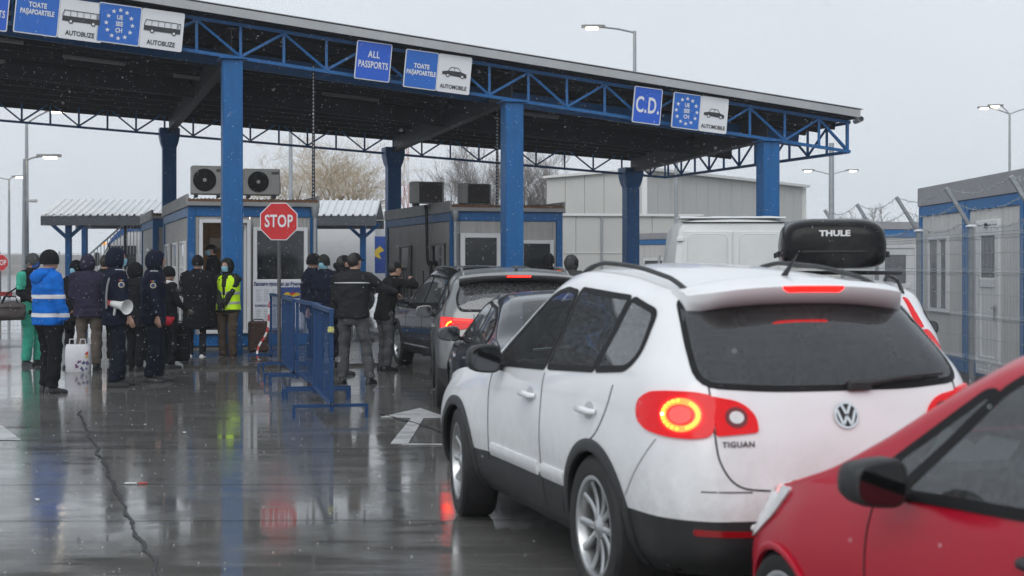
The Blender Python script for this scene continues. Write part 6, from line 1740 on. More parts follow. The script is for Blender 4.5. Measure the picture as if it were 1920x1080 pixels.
def build_van():
    root = empty('cargo_van', (3.62, 24.2, 0), R(-3.0), 'white cargo van seen from behind between the cars and the warehouse', 'van')
    W, Ht, Lg = .98, 2.42, 5.2
    secs = []
    for (y, dz, dw, zr) in ((0, 0, 0, 2.40), (.15, 0, .0, 2.44), (2.5, 0, 0, 2.46), (3.6, 0, 0, 2.44), (4.0, 0, 0, 2.30), (4.5, 0, .03, 1.65), (4.9, 0, .05, 1.25), (5.3, 0, .12, 1.05), (5.45, 0, .18, .75)):
        w = W - dw; h = zr
        k = min(1, (h - .35) / 2.05)
        zz = lambda f: .32 + (h - .32) * f
        half = [(w * .96, zz(0)), (w, zz(.08)), (w * 1.005, zz(.30)), (w, zz(.45)), (w * .965, zz(.70)), (w * .90, zz(.93)), (w * .82, zz(.985)), (w * .6, zz(1.0)), (0, zz(1.01))]
        secs.append([(-x, y, z) for x, z in half] + [(x, y, z) for x, z in half[-2::-1]])
    mb = MB(); mb.rings(secs, cap=True, closed=True); me = mb.mesh('body', M_VANW)
    me = evaluated(me, [('BEVEL', dict(width=.03, segments=2, limit_method='ANGLE', angle_limit=R(50)))])
    smooth_by_angle(me, 35); link('body', me, M_VANW, root)
    for sd in (-1, 1):
        d = MB(); d.box((sd * .425, -.012, 1.30), (.82, .03, 1.86), .012); dr = d.build('rear_door', M_VANW, root)
        MB().prism(rrect(.62, .62, .08, 5), (sd * .42, -.029, 1.85), (1, 0, 0), (0, 0, 1), -.012).build('pressed_panel', M_VANP, dr)
        fr = MB(); o = rrect(.66, .66, .09, 5, sd * .42, 1.85); fr.tube([(x, -.028, z) for x, z in o] + [(o[0][0], -.028, o[0][1])], .008, 5, cap=False); fr.build('panel_edge', M_VANW, dr, 60)
        for z in (.7, 1.62, 2.1): MB().box((sd * .86, -.03, z), (.13, .04, .07), .01).build('door_hinge', M_VANW, root)
        MB().box((sd * .90, -.02, 1.05), (.13, .05, .42), .02).build('tail_lamp', M_REDLENS, root)
        add_wheel(root, sd * .84, 1.0, .34, sd, .21, .21, 8, 'plain'); add_wheel(root, sd * .84, 4.3, .34, sd, .21, .21, 8, 'plain')
        MB().box((sd * 1.005, 4.25, 1.55), (.012, .75, .62), .02).build('cab_window', M_GLASSP, root)
        door_mirror(root, (sd * 1.22, 4.55, 1.55), (.2, .14, .36), sd, M_PLAST)
    MB().box((0, -.012, 2.375), (1.66, .03, .018), .004).build('roof_gutter', M_GAP, root)
    # rain-wet snow lying on the roof edge
    sn = MB(); rr = []
    for k in range(25):
        x = -.86 + 1.72 * k / 24; h = .03 + .018 * noise.noise((x * 3, 0, 5)); rr.append([(x, .0, 2.445), (x, .005, 2.445 + h), (x, .9, 2.46 + h), (x, .9, 2.45)])
    sn.rings(rr); sn.build('snow_layer', M_SNOW, root, 50)
    return root
M_VANP = mat('van_pressed_panel', (.72, .74, .73), .42, var=.03, grime=((.56, .56, .55), .3, 2))
M_SNOW = mat('wet_snow', (.80, .82, .84), .6, var=.06, bump=.3, bscale=30)
for fn in (build_silver_suv, build_sedan, build_black_suv, build_roofbox_car, build_red_hatch, build_van): fn()
# ================================================================== people
def ik(a, b, l1, l2, pole):
    d = b - a; L = min(d.length, (l1 + l2) * .995); u = d.normalized() if d.length > 1e-6 else Vector((0, 0, -1))
    x = (l1 * l1 - l2 * l2 + L * L) / (2 * L); h = math.sqrt(max(0, l1 * l1 - x * x))
    p = pole - u * pole.dot(u); p = p.normalized() if p.length > 1e-5 else Vector((0, 1, 0))
    return a + u * x + p * h, a + u * L
def sup_ring(c, a, b, n=20, e=.8, tilt=None):
    out = []
    for k in range(n):
        t = 2 * math.pi * k / n; ct, st = math.cos(t), math.sin(t)
        p = Vector((math.copysign(abs(ct) ** e, ct) * a, math.copysign(abs(st) ** e, st) * b, 0))
        if tilt: p = tilt @ p
        out.append(Vector(c) + p)
    return out
def soft(mb, name, m, parent, voxel=.02, it=3, fold=0.0, freq=8.0, seed=0, puff=0.0):
    me = mb.mesh(name)
    me = evaluated(me, [('REMESH', dict(mode='VOXEL', voxel_size=voxel, use_smooth_shade=True)), ('SMOOTH', dict(factor=.6, iterations=it))])
    if fold or puff:
        me.update(); N = [v.normal.copy() for v in me.vertices]
        for v, n in zip(me.vertices, N):
            p = v.co
            f = noise.noise((p.x * freq * .7 + seed, p.y * freq * .7, p.z * freq * 1.5)) + .5 * noise.noise((p.x * freq * 2 + seed, p.y * freq * 2, p.z * freq * 2.6))
            v.co = p + n * (fold * f + (puff * abs(math.sin(p.z * 38 + .6 * noise.noise((p.x*4, p.y*4, seed)))) if puff else 0))
    me.materials.clear(); me.materials.append(m); me.shade_smooth()
    return link(name, me, None, parent)
def band(src, name, m, parent, z0, z1, keep=None, off=.006, plane=None):
    """a strip of cloth lying on another garment between two heights"""
    bm = bmesh.new(); bm.from_mesh(src.data)
    for z, s_ in ((z0, -1), (z1, 1)):
        g = bm.verts[:] + bm.edges[:] + bm.faces[:]
        bmesh.ops.bisect_plane(bm, geom=g, plane_co=(0, 0, z), plane_no=(0, 0, s_), clear_outer=True)
    if keep: bmesh.ops.delete(bm, geom=[f for f in bm.faces if not keep(f.calc_center_median())], context='FACES')
    bm.normal_update()
    for v in bm.verts: v.co += v.normal * off
    me = bpy.data.meshes.new(name); bm.to_mesh(me); bm.free(); me.materials.append(m); me.shade_smooth()
    return link(name, me, None, parent)
CL = {}
def cloth(key, c, rough=.85, sheen=.15, bump=.25):
    if key not in CL: CL[key] = mat('cloth_' + key, c, rough, var=.16, vscale=7, bump=bump, bscale=24, spec=.12)
    return CL[key]
M_SKIN = mat('skin', (.46, .27, .20), .5, var=.08, vscale=14)
M_MASK = mat('medical_mask', (.25, .50, .62), .7, var=.06); M_EYE = mat('eye_dark', (.02, .015, .012), .3, var=0); M_HAIR = mat('dark_hair', (.02, .016, .013), .6, var=.2)
M_BOOT = mat('black_boot', (.012, .012, .013), .4, var=.2); M_SNEAK = mat('white_sneaker', (.72, .72, .72), .5, var=.05); M_REFL = mat('reflective_strip', (.62, .63, .66), .35, var=.06)

def hand(mb, wrist, dirn, palm_n, s=1.0, curl=.5, point=False, side=1):
    """palm, four unequal bent fingers and a thumb leaving the side of the palm"""
    d = dirn.normalized(); n = (palm_n - d * palm_n.dot(d)); n = n.normalized() if n.length > 1e-4 else Vector((0, 1, 0)); x = d.cross(n) * side
    c = wrist + d * .05 * s
    mb.rings([sup_ring(wrist + d * t * s, w * s, h * s, 12, .8, Matrix((x, n, d)).transposed()) for t, w, h in ((-.02, .028, .022), (.015, .033, .020), (.05, .042, .019), (.085, .042, .016), (.095, .036, .012))])
    for k, (o, L) in enumerate(((-.031, .072), (-.0105, .082), (.0105, .078), (.031, .060))):
        cu = .08 if (point and k == 0) else curl
        p = wrist + (d * .085 + x * o) * s; pts = [p - d * .02 * s, p]; dd = d.copy()
        for q in range(3):
            dd = (dd + n * cu * .75).normalized(); p = p + dd * (L / 3 * s); pts.append(p.copy())
        mb.tube(pts, [.0095 * s, .0095 * s, .009 * s, .0085 * s, .007 * s], 7)
    p = wrist + (d * .025 - x * .03) * s; t1 = p + (d * .035 - x * .03 + n * .012) * s; t2 = t1 + (d * .032 - x * .006 + n * .014) * s
    mb.tube([wrist + d * .01 * s, p, t1, t2], [.014 * s, .0125 * s, .0115 * s, .009 * s], 7)

def person(name_label, X, Y, h, rz, jacket='black', trousers='black', z0=0.0, hem=.46, bulk=1.0, hat=None, hat_c=None, mask=False, shoe=None, lh=None, rh=None, lf=(-.11, .02), rf=(.11, -.02),
           lean=(0, 0), head_turn=0.0, head_tilt=0.0, puff=0.0, legw=1.0, gloves=None, point=None, hood_rim=None, group=None, fold=.014, seat=None, hair=True, elbow_out=.35, collar=True, seed=None, skirt=False):
    seed = seed if seed is not None else int(abs(X * 31 + Y * 17)) % 97
    rq = random.Random(seed); head_turn += rq.uniform(-14, 14); lean = (lean[0] + rq.uniform(-.025, .025), lean[1] + rq.uniform(-.02, .03))
    P = empty('person', (X, Y, z0), R(rz), name_label, 'person', group)
    k = h / 1.8; V3 = Vector
    ln = V3((lean[0], lean[1], 0)) * k
    pel = V3((0, 0, .94 * k)); che = V3((0, 0, 1.30 * k)) + ln * .7; nek = V3((0, .005, 1.52 * k)) + ln; hd = V3((0, .03 * k, 1.665 * k)) + ln * 1.1
    ROT = Matrix.Rotation(R(head_turn), 3, 'Z') @ Matrix.Rotation(R(head_tilt), 3, 'X')
    sh = {s: V3((s * .20 * k, -.005, 1.445 * k)) + ln * .92 for s in (-1, 1)}
    hip = {s: V3((s * .10 * k, 0, .945 * k)) for s in (-1, 1)}
    fe = {-1: V3((lf[0] * k, lf[1] * k, .085 * k)), 1: V3((rf[0] * k, rf[1] * k, .085 * k))}
    ha = {-1: V3(lh) * k if lh else V3((-.29, .06, .80)) * k + ln * .6, 1: V3(rh) * k if rh else V3((.29, .06, .80)) * k + ln * .6}
    el, kn = {}, {}
    for s in (-1, 1):
        el[s], ha[s] = ik(sh[s], ha[s], .295 * k, .265 * k, V3((s * elbow_out, -1, -.25)))
        kn[s], fe[s] = ik(hip[s], fe[s], .44 * k, .42 * k, V3((s * .12, 1, 0)))
    # --- body: one continuous skin surface from head to hands and feet
    B = MB()
    rings = []
    for (z, a, b, oy) in ((-.125, .046, .055, -.02), (-.105, .058, .075, .01), (-.075, .066, .090, .012), (-.03, .072, .098, .006), (.02, .077, .102, 0), (.06, .074, .098, -.006), (.095, .056, .075, -.012), (.118, .022, .03, -.015)):
        rings.append([hd + ROT @ (q * k) for q in sup_ring((0, oy, z), a, b, 18, .92)])
    B.rings(rings)
    B.ellipsoid(hd + ROT @ V3((0, .108, -.022)) * k, V3((.014, .022, .022)) * k, 8, 6)
    B.tube([hd + ROT @ V3((0, .095, .012)) * k, hd + ROT @ V3((0, .112, -.02)) * k], [.010 * k, .015 * k], 8)
    for s in (-1, 1): B.ellipsoid(hd + ROT @ V3((s * .079, -.005, -.012)) * k, V3((.012, .022, .032)) * k, 8, 6)
    B.tube([hd + V3((0, -.02, -.06)) * k, nek, che, pel], [.055 * k, .062 * k, .12 * k, .11 * k], 12)
    for s in (-1, 1):
        B.tube([che + V3((0, 0, .12 * k)), sh[s], el[s], ha[s]], [.06 * k, .048 * k, .036 * k, .027 * k], 9)
        B.tube([pel, hip[s], kn[s], fe[s]], [.08 * k, .075 * k, .052 * k, .04 * k], 9)
        d = (ha[s] - el[s]).normalized()
        pn = V3((-s * .8, .5, 0)) if d.z < -.5 else V3((0, 0, -1))
        if not gloves: hand(B, ha[s], d, pn, k, .06 if False else .45, point == s, s)
    soft(B, 'body', M_SKIN, P, .0115 * k, 2)
    if gloves:
        for s in (-1, 1):
            G = MB(); d = (ha[s] - el[s]).normalized(); hand(G, ha[s], d, V3((-s * .8, .5, 0)), 1.12 * k, .5, False, s); soft(G, 'glove', gloves, P, .009 * k, 1)
    for s in (-1, 1):
        E_ = MB(); E_.ellipsoid(hd + ROT @ V3((s * .031, .094, .012)) * k, V3((.013, .008, .008)) * k, 8, 6); E_.build('eye', M_EYE, P, 60)
    # --- trousers
    tm = cloth(*trousers) if isinstance(trousers, tuple) else cloth(trousers, {'black': (.014, .014, .016)}[trousers])
    T = MB(); w = legw
    T.rings([sup_ring(pel + V3((0, 0, dz * k)), a * k * w, b * k * w, 20, .85) for dz, a, b in ((.10, .165, .125), (.0, .180, .135), (-.08, .185, .135), (-.14, .16, .12))])
    for s in (-1, 1):
        m1 = hip[s].lerp(kn[s], .5); m2 = kn[s].lerp(fe[s], .5); an = fe[s] + V3((0, 0, -.015 * k))
        T.tube([hip[s] + V3((0, 0, .02)), m1, kn[s], m2, fe[s], an], [x * k * w for x in (.105, .094, .078, .078, .073, .075)], 14)
    soft(T, 'trousers', tm, P, .019, 2, fold * 1.2, 7, seed + 5, puff * (1 if seat == 'puffy' else 0))
    # --- shoes
    for s in (-1, 1):
        S = MB(); f = V3((fe[s].x, fe[s].y, 0)); yaw = Matrix.Rotation(R(-s * 9), 3, 'Z'); rr = []
        for (y, a, zt) in ((-.085, .030, .075), (-.07, .040, .095), (-.02, .043, .105), (.04, .046, .085), (.11, .050, .062), (.165, .044, .05), (.195, .026, .035)):
            rr.append([f + yaw @ (V3((x * a, y, z * zt)) * k) for x, z in ((-1, 0), (-1.02, .3), (-.85, .75), (-.45, 1), (.45, 1), (.85, .75), (1.02, .3), (1, 0))])
        S.rings(rr); S.build('shoe', shoe or M_BOOT, P, 55)
    # --- jacket
    jm = cloth(*jacket) if isinstance(jacket, tuple) else cloth(jacket, {'black': (.014, .014, .016)}[jacket])
    J = MB(); b_ = bulk; zh = hem * 1.8
    lv = [(zh, .205, .155), (zh + .10, .20, .152), (1.02, .190, .145), (1.14, .188, .142), (1.28, .200, .148), (1.38, .205, .142), (1.45, .185, .125), (1.50, .125, .105), (1.545 if collar else 1.52, .085, .085)]
    lv = [q for q in lv if q[0] >= zh]; rr = []
    for (z, a, bb) in sorted(set(lv)):
        f = max(0, min(1, (z - .94) / .58)); rr.append(sup_ring(V3((0, -.005, z * k)) + ln * f, a * k * b_, bb * k * b_, 22, .82))
    J.rings(rr)
    for s in (-1, 1):
        wrist = ha[s] + (el[s] - ha[s]).normalized() * .015; sa = [.088, .083, .068, .066, .056, .058]
        J.tube([sh[s] + V3((-s * .06, 0, .01)) * k, sh[s], sh[s].lerp(el[s], .55), el[s], el[s].lerp(wrist, .6), wrist], [x * k * (.5 + .5 * b_) for x in sa], 14)
    jk = soft(J, 'jacket', jm, P, .019, 3, fold, 8, seed, puff)
    if collar:
        Cc = MB(); Cc.rings([sup_ring(nek + V3((0, .0, dz * k)), a * k, a * k * 1.05, 18, .95) for dz, a in ((-.05, .10), (.0, .085), (.045, .082), (.046, .070), (.0, .072))], cap=False); Cc.build('collar', jm, P, 60)
    # --- head wear
    H = lambda x, y, z: hd + ROT @ (V3((x, y, z)) * k)
    def dome(r, zc, zmin, yc=-.005, name='hat', m=None, nu=22, nv=16):
        D = MB(); Vv, Ff = [], []
        for i in range(nv + 1):
            t = (math.pi * .5 + math.asin(max(-1, min(1, -zmin / r[2])))) * i / nv
            for j in range(nu):
                a = 2 * math.pi * j / nu; q = V3((r[0] * math.sin(t) * math.cos(a), yc + r[1] * math.sin(t) * math.sin(a), zc + r[2] * math.cos(t))); q += q.normalized() * .003 * noise.noise(q * 30); Vv.append(H(*q))
        for i in range(nv):
            for j in range(nu):
                j2 = (j + 1) % nu; Ff.append((i * nu + j, (i + 1) * nu + j, (i + 1) * nu + j2, i * nu + j2))
        D.add(Vv, Ff); return D.build(name, m, P, 70)
    hm = hat_c or cloth('hat_black', (.012, .012, .014))
    if hat == 'beanie':
        dome((.097, .120, .118), .020, -.045, m=hm, name='beanie')
        Cc = MB(); Cc.rings([[H(*q) for q in sup_ring((0, -.006, z), a, a * 1.22, 22, 1)] for z, a in ((-.048, .086), (-.05, .097), (-.01, .102), (.03, .101), (.035, .09))], cap=False); Cc.build('beanie_cuff', hm, P, 60)
    elif hat == 'cap':
        dome((.089, .112, .095), .03, 0, m=hm, name='cap')
        Vv = []; n = 13
        for j in range(n):
            a = math.pi * j / (n - 1); x = .082 * math.cos(a); Vv.append((x, .06 + .035 * math.sin(a), .036)); 
        for j in range(n):
            a = math.pi * j / (n - 1); x = .085 * math.cos(a); Vv.append((x, .075 + .115 * math.sin(a), .018 + .006 * abs(math.cos(a))))
        D = MB(); D.add([H(*q) for q in Vv] + [H(q[0], q[1], q[2] - .006) for q in Vv], [(j, j + 1, n + j + 1, n + j) for j in range(n - 1)] + [(2*n + j + 1, 2*n + j, 3*n + j, 3*n + j + 1) for j in range(n - 1)] + [(n + j, n + j + 1, 3*n + j + 1, 3*n + j) for j in range(n - 1)]); D.build('cap_visor', hm, P, 40)
    elif hat == 'hood':
        D = MB(); Vv, Ff = [], []; nu, nv = 26, 18
        for i in range(nv + 1):
            t = math.pi * i / nv
            for j in range(nu):
                a = 2 * math.pi * j / nu; q = V3((.118 * math.sin(t) * math.cos(a), -.015 + .145 * math.sin(t) * math.sin(a), -.012 - .155 * math.cos(t))); Vv.append(q)
        for i in range(nv):
            for j in range(nu):
                j2 = (j + 1) % nu; f = (i * nu + j, i * nu + j2, (i + 1) * nu + j2, (i + 1) * nu + j); c = sum((Vv[q] for q in f), V3()) / 4
                if not (c.y > .055 and -.13 < c.z < .075 and abs(c.x) < .085): Ff.append(f)
        D.add([H(*(q + q.normalized() * .007 * noise.noise(q * 22))) for q in Vv], Ff); D.build('hood', hm, P, 70)
        rim = [H(.083 * math.sin(a), .062 + .012 * math.cos(a), -.02 + .098 * math.cos(a)) for a in [2*math.pi*q/24 for q in range(25)]]
        MB().tube(rim, (.020 if hood_rim else .012) * k, 8, cap=False).build('hood_rim', hood_rim or hm, P, 60)
    if hat in (None, 'cap') and hair:
        dome((.084, .106, .105), .016, -.085, yc=-.024, m=M_HAIR, name='hair')
    if mask:
        Mk = MB(); rr = [[H(x, .0 + y * .0 + yy, z) for (x, yy, z) in row] for row in [[(.072 * math.sin(a), .012 + .098 * math.cos(a) * f, zz) for a in [R(-78 + 13 * q) for q in range(13)]] for zz, f in ((-.105, .86), (-.085, 1.03), (-.055, 1.14), (-.025, 1.17), (-.005, 1.10))]]
        Mk.rings(rr, cap=False, closed=False); Mk.build('face_mask', mask if not isinstance(mask, bool) else M_MASK, P, 60)
    P['h'] = h
    return P, jk, dict(k=k, hd=hd, ha=ha, el=el, sh=sh, H=H, ROT=ROT)

NAVY = ('navy_uniform', (.010, .013, .028)); BLK = ('black_coat', (.011, .011, .013)); PURP = ('purple_navy', (.030, .026, .050)); GREYT = ('grey_trousers', (.085, .086, .092)); DGREY = ('charcoal_jacket', (.022, .022, .024))
MINT = ('mint_trousers', (.06, .40, .28)); BRBL = ('bright_blue', (.010, .14, .55)); BRN = ('brown_trousers', (.085, .062, .045)); TAUPE = ('taupe_trousers', (.12, .10, .085)); HIV = ('hi_vis', (.50, .85, .02)); GRYH = ('grey_hood', (.055, .056, .058))
G1 = 'people waiting at the booth'
c_ = lambda t: cloth(*t)
def torso(c, k, w=.22): return abs(c.x) < w * k
# traveller in mint ski trousers
p, jk, d = person('person in black jacket with mint ski trousers and a brown shoulder bag', -8.02, 24.7, 1.88, -118, BLK, MINT, hat='beanie', hat_c=cloth('hat_grey', (.07, .07, .072)), mask=mat('blue_scarf', (.02, .08, .30), .8), rh=(.20, .22, 1.05), puff=.0, seat='puffy', legw=1.12, group=G1)
band(jk, 'sleeve_panel', c_(MINT), p, 1.22 * d['k'], 1.50 * d['k'], lambda q: q.x > .20, .006)
# man in the bright blue jacket
p, jk, d = person('person in bright blue jacket with grey reflective bands, back to camera', -6.06, 19.3, 1.875, -42, BRBL, BLK, hat='beanie', hat_c=cloth('hat_knit', (.016, .016, .018), bump=.6), bulk=1.1, hem=.475, lh=(-.24, .17, .88), rh=(.30, .10, .83), legw=1.14, fold=.017, lf=(-.13, .05), rf=(.14, -.03), gloves=c_(BLK), group=G1)
k = d['k']
for (a, b) in ((1.185, 1.235), (.955, 1.005)): band(jk, 'reflective_band', M_REFL, p, a * k, b * k, None, .005)
Hd = MB()
for kk in range(9):
    a = math.pi * kk / 8 ; 
Hd.ellipsoid((0, -.10 * k, 1.50 * k), (.17 * k, .085 * k, .07 * k), 18, 10); Hd.ellipsoid((0, -.16 * k, 1.45 * k), (.14 * k, .06 * k, .09 * k), 16, 8); soft(Hd, 'folded_hood', c_(BRBL), p, .02, 3, .012, 9, 3)
# woman with mask facing us
person('person in black coat and beanie with blue mask facing the camera', -7.08, 24.0, 1.76, 172, BLK, BLK, hat='beanie', mask=True, hem=.42, lh=(-.12, .2, 1.0), rh=(.12, .2, 1.0), group=G1)
person('person in dark purple hooded jacket seen from behind', -6.76, 23.6, 1.85, 12, PURP, TAUPE, hat='hood', hat_c=c_(PURP), bulk=1.12, hem=.46, puff=.006, lh=(-.18, .2, 1.0), rh=(.2, .2, 1.0), group=G1)
# officers
PATCH = mat('sleeve_patch', (.55, .50, .38), .6, var=.3, vscale=60); PATCHD = mat('sleeve_patch_dark', (.04, .06, .16), .6, var=.2)
def badge_on_sleeve(p, d, s, y=.0):
    k = d['k']; c = d['sh'][s].lerp(d['el'][s], .42) + Vector((s * .078 * k, y, 0)); n = Vector((s, 0, 0))
    M = Matrix.Rotation(R(90) * s, 3, 'Y')
    b = MB(); b.lathe([(0, .006), (.040, .006), (.042, -.012), (0, -.012)], 'x', 20, c if s > 0 else c); b.build('sleeve_badge', PATCH, p, 40)
    b = MB(); b.lathe([(0, .010 * s), (.026, .010 * s), (.026, 0), (0, 0)], 'x', 16, c); b.build('sleeve_badge_centre', PATCHD, p, 40)
    for i, cc in enumerate((M_TAPER, mat('patch_yellow', (.6, .45, .05), .6, var=.05), M_SIGNB)):
        MB().box(c + Vector((s * .002, (i - 1) * .022, .062)), (.012, .022, .014), .002).build('flag_tab', cc, p)
    e = d['sh'][s]; MB().box(e + Vector((s * .0, .01, .072 * k)), (.05, .11, .012), .004).build('epaulette', M_REFL, p)
p, jk, d = person('uniformed person in navy hooded jacket with a white megaphone slung behind', -5.44, 20.3, 1.91, -62, NAVY, ('navy_trousers', (.012, .015, .026)), hat='hood', hat_c=c_(NAVY), hood_rim=None, mask=True, bulk=1.15, hem=.44, lf=(-.13, .08), rf=(.13, -.06), rh=(.30, .12, .82), group=G1, fold=.016)
badge_on_sleeve(p, d, 1)
st = MB(); st.tube([Vector(q) * d['k'] for q in chaikin([(.10, .10, 1.50), (.14, -.02, 1.51), (.17, -.13, 1.42), (.19, -.17, 1.2), (.21, -.17, 1.02)], 2)], .016, 6); st.build('strap', mat('grey_strap', (.22, .22, .22), .7, var=.1), p, 60)
mg = empty('megaphone', (-5.44, 20.3, 0), 0, 'white megaphone with red grip hanging at the officer side', 'megaphone'); kk = d['k']
M_MEGA = mat('white_plastic', (.72, .72, .70), .4, var=.04)
o_ = Vector((.10, -.27, 1.13))
u = Vector((.82, -.55, -.14)).normalized(); w_ = u.cross(Vector((0, 0, 1))).normalized(); v_ = w_.cross(u)
def circ(t, r): return [o_ + u * t + (w_ * math.cos(a) + v_ * math.sin(a)) * r for a in [2*math.pi*q/22 for q in range(22)]]
MB().rings([circ(-.14, .03), circ(-.12, .045), circ(-.02, .05), circ(.05, .055), circ(.12, .075), circ(.17, .098), circ(.18, .104), circ(.17, .092), circ(.10, .05)], cap=True).build('horn', M_MEGA, mg, 50)
MB().rings([circ(-.20, .035), circ(-.18, .05), circ(-.13, .05)]).build('microphone', M_TAPER, mg, 50)
MB().tube([o_ + u * -.05 - v_ * .04, o_ + u * -.06 - v_ * .15], [.02, .017], 8).build('grip', M_MEGA, mg, 50)
p, jk, d = person('uniformed person in black hooded jacket with sleeve badge, looking right', -5.13, 21.1, 1.885, -78, NAVY, ('navy_trousers', (.012, .015, .026)), hat='hood', hat_c=c_(NAVY), hood_rim=cloth('fur_rim', (.010, .010, .011), bump=1.0), bulk=1.18, hem=.44, lf=(-.12, .08), rf=(.13, -.05), group=G1, fold=.016)
badge_on_sleeve(p, d, 1)
MB().box(Vector((.09, .165, 1.36)) * d['k'], (.09, .012, .03), .003).build('chest_badge', mat('badge_orange', (.6, .25, .12), .6, var=.1), p)
person('dark clad person half hidden behind the megaphone officer', -6.95, 25.2, 1.86, 20, BLK, BLK, hat=None, bulk=1.1, group=G1)
person('person in black quilted coat between the two officers', -5.98, 23.4, 1.72, -30, BLK, BLK, hat='hood', hat_c=c_(BLK), puff=.007, bulk=1.15, hem=.40, group=G1)
p, jk, d = person('person in black jacket with white scarf beside the suitcases', -5.58, 24.0, 1.66, -48, BLK, BLK, hat='beanie', rh=(.22, .26, 1.02), group=G1, gloves=cloth('taupe_glove', (.14, .12, .11)))
Sc = MB(); Sc.tube([Vector((.095 * math.sin(a), .095 * math.cos(a) + .0, 1.50 - .02 * math.cos(a))) * d['k'] for a in [2*math.pi*q/16 for q in range(17)]], .04, 8, cap=False); Sc.build('scarf', mat('white_scarf', (.6, .58, .58), .9, var=.1), p, 60)
person('person in long black coat and white sneakers seen from behind', -5.58, 26.1, 1.86, 4, BLK, ('dark_leggings', (.018, .02, .026)), hat='beanie', hem=.30, bulk=1.18, shoe=M_SNEAK, legw=.8, puff=.005, lh=(-.16, .22, 1.08), rh=(.16, .22, 1.08), group=G1)
person('person with black cap and mask standing in the booth doorway', -5.86, 28.95, 1.72, 95, BLK, BLK, z0=.38, hat='cap', mask=True, head_turn=10, group=G1)
p, jk, d = person('person in bright yellow hi-vis vest with mask, hands folded', -5.06, 26.35, 1.80, 160, ('dark_green_jacket', (.022, .026, .022)), BRN, hat='hood', hat_c=cloth('hood_dark', (.018, .02, .018)), mask=True, lh=(-.02, .25, .93), rh=(.03, .25, .95), gloves=c_(BLK), shoe=mat('brown_shoe', (.09, .05, .04), .5, var=.2), head_turn=-12, group=G1)
k = d['k']; J = MB()
J.rings([sup_ring(Vector((0, -.005, z * k)), a * k, b * k, 22, .82) for z, a, b in ((.87, .232, .178), (1.0, .215, .165), (1.14, .208, .16), (1.28, .215, .165), (1.38, .212, .158), (1.45, .19, .14), (1.50, .125, .11))])
vs = soft(J, 'vest', cloth('hi_vis', (.58, .93, .02), .6), p, .018, 3, .006, 8, 2)
bmv = bmesh.new(); bmv.from_mesh(vs.data); bmesh.ops.delete(bmv, geom=[f for f in bmv.faces if (f.calc_center_median().y > .02 and abs(f.calc_center_median().x) < .018 + max(0, f.calc_center_median().z - 1.15 * k) * .13) or f.calc_center_median().z < .885 * k], context='FACES'); bmv.to_mesh(vs.data); bmv.free()
for (a, b) in ((1.155, 1.205), (.985, 1.03)): band(vs, 'reflective_band', mat('vest_band', (.40, .42, .40), .4, var=.05), p, a * k, b * k, None, .004)
# behind the barrier
G2 = 'people beside the barriers and cars'
person('person in navy coat and black beanie near the booth window, looking right', -3.46, 25.4, 1.88, -72, NAVY, NAVY, hat='beanie', bulk=1.15, group=G2)
person('person in navy coat with light blue mask behind the barrier', -3.14, 25.0, 1.86, 168, NAVY, NAVY, hat='beanie', hat_c=cloth('hat_olive', (.03, .03, .028)), mask=True, bulk=1.15, group=G2)
person('person in black cap with a hand raised to the face', -2.62, 22.6, 1.84, -62, BLK, BLK, hat='cap', rh=(.06, .18, 1.56), lh=(-.05, .2, 1.52), group=G2)
p, jk, d = person('person in charcoal jacket with white piping and grey trousers, back to camera', -2.24, 20.8, 1.86, -6, DGREY, GREYT, hat='cap', hat_c=cloth('cap_dark', (.014, .014, .016)), bulk=1.12, hem=.50, lf=(-.15, .03), rf=(.25, -.05), rh=(.52, .35, 1.22), lh=(-.20, .22, .98), fold=.016, lean=(.03, .02), head_turn=-15, group=G2)
band(jk, 'piping', M_REFL, p, 1.372 * d['k'], 1.384 * d['k'], lambda q: q.y < -.02 and abs(q.x) < .25, .005)
p, jk, d = person('person in dark cap pointing a finger beside the black SUV', -2.02, 23.4, 1.74, -55, ('black_leather', (.012, .012, .013)), GREYT, hat='cap', lean=(.06, .10), rh=(.20, .40, 1.50), lh=(-.10, .30, 1.42), point=1, head_tilt=-8, group=G2)
MB().lathe([(0, .0), (.022, .0), (.022, -.01), (0, -.01)], 'y', 14, d['H'](0, .115, .055)).build('cap_badge', mat('gold_badge', (.5, .38, .1), .4, .5, var=.1), p)
p, jk, d = person('person in orange safety collar behind the silver SUV', .68, 27.0, 1.90, 176, BLK, BLK, hat='beanie', mask=cloth('black_mask', (.012, .012, .013)), bulk=1.1, group=G2)
band(jk, 'orange_yoke', mat('orange_hi_vis', (.85, .14, .01), .6, var=.05), p, 1.34 * d['k'], 1.50 * d['k'], lambda q: abs(q.x) > .07, .01)
p, jk, d = person('person in grey hooded jacket with pompom behind the silver SUV', 1.03, 26.2, 1.86, -25, GRYH, BLK, hat='hood', hat_c=c_(GRYH), bulk=1.1, group=G2)
pm = MB(); pm.ellipsoid(d['H'](.09, -.02, .0), (.05, .06, .07), 12, 8); soft(pm, 'pompom', cloth('pom', (.02, .02, .022), bump=1.0), p, .015, 1, .01, 30, 1)

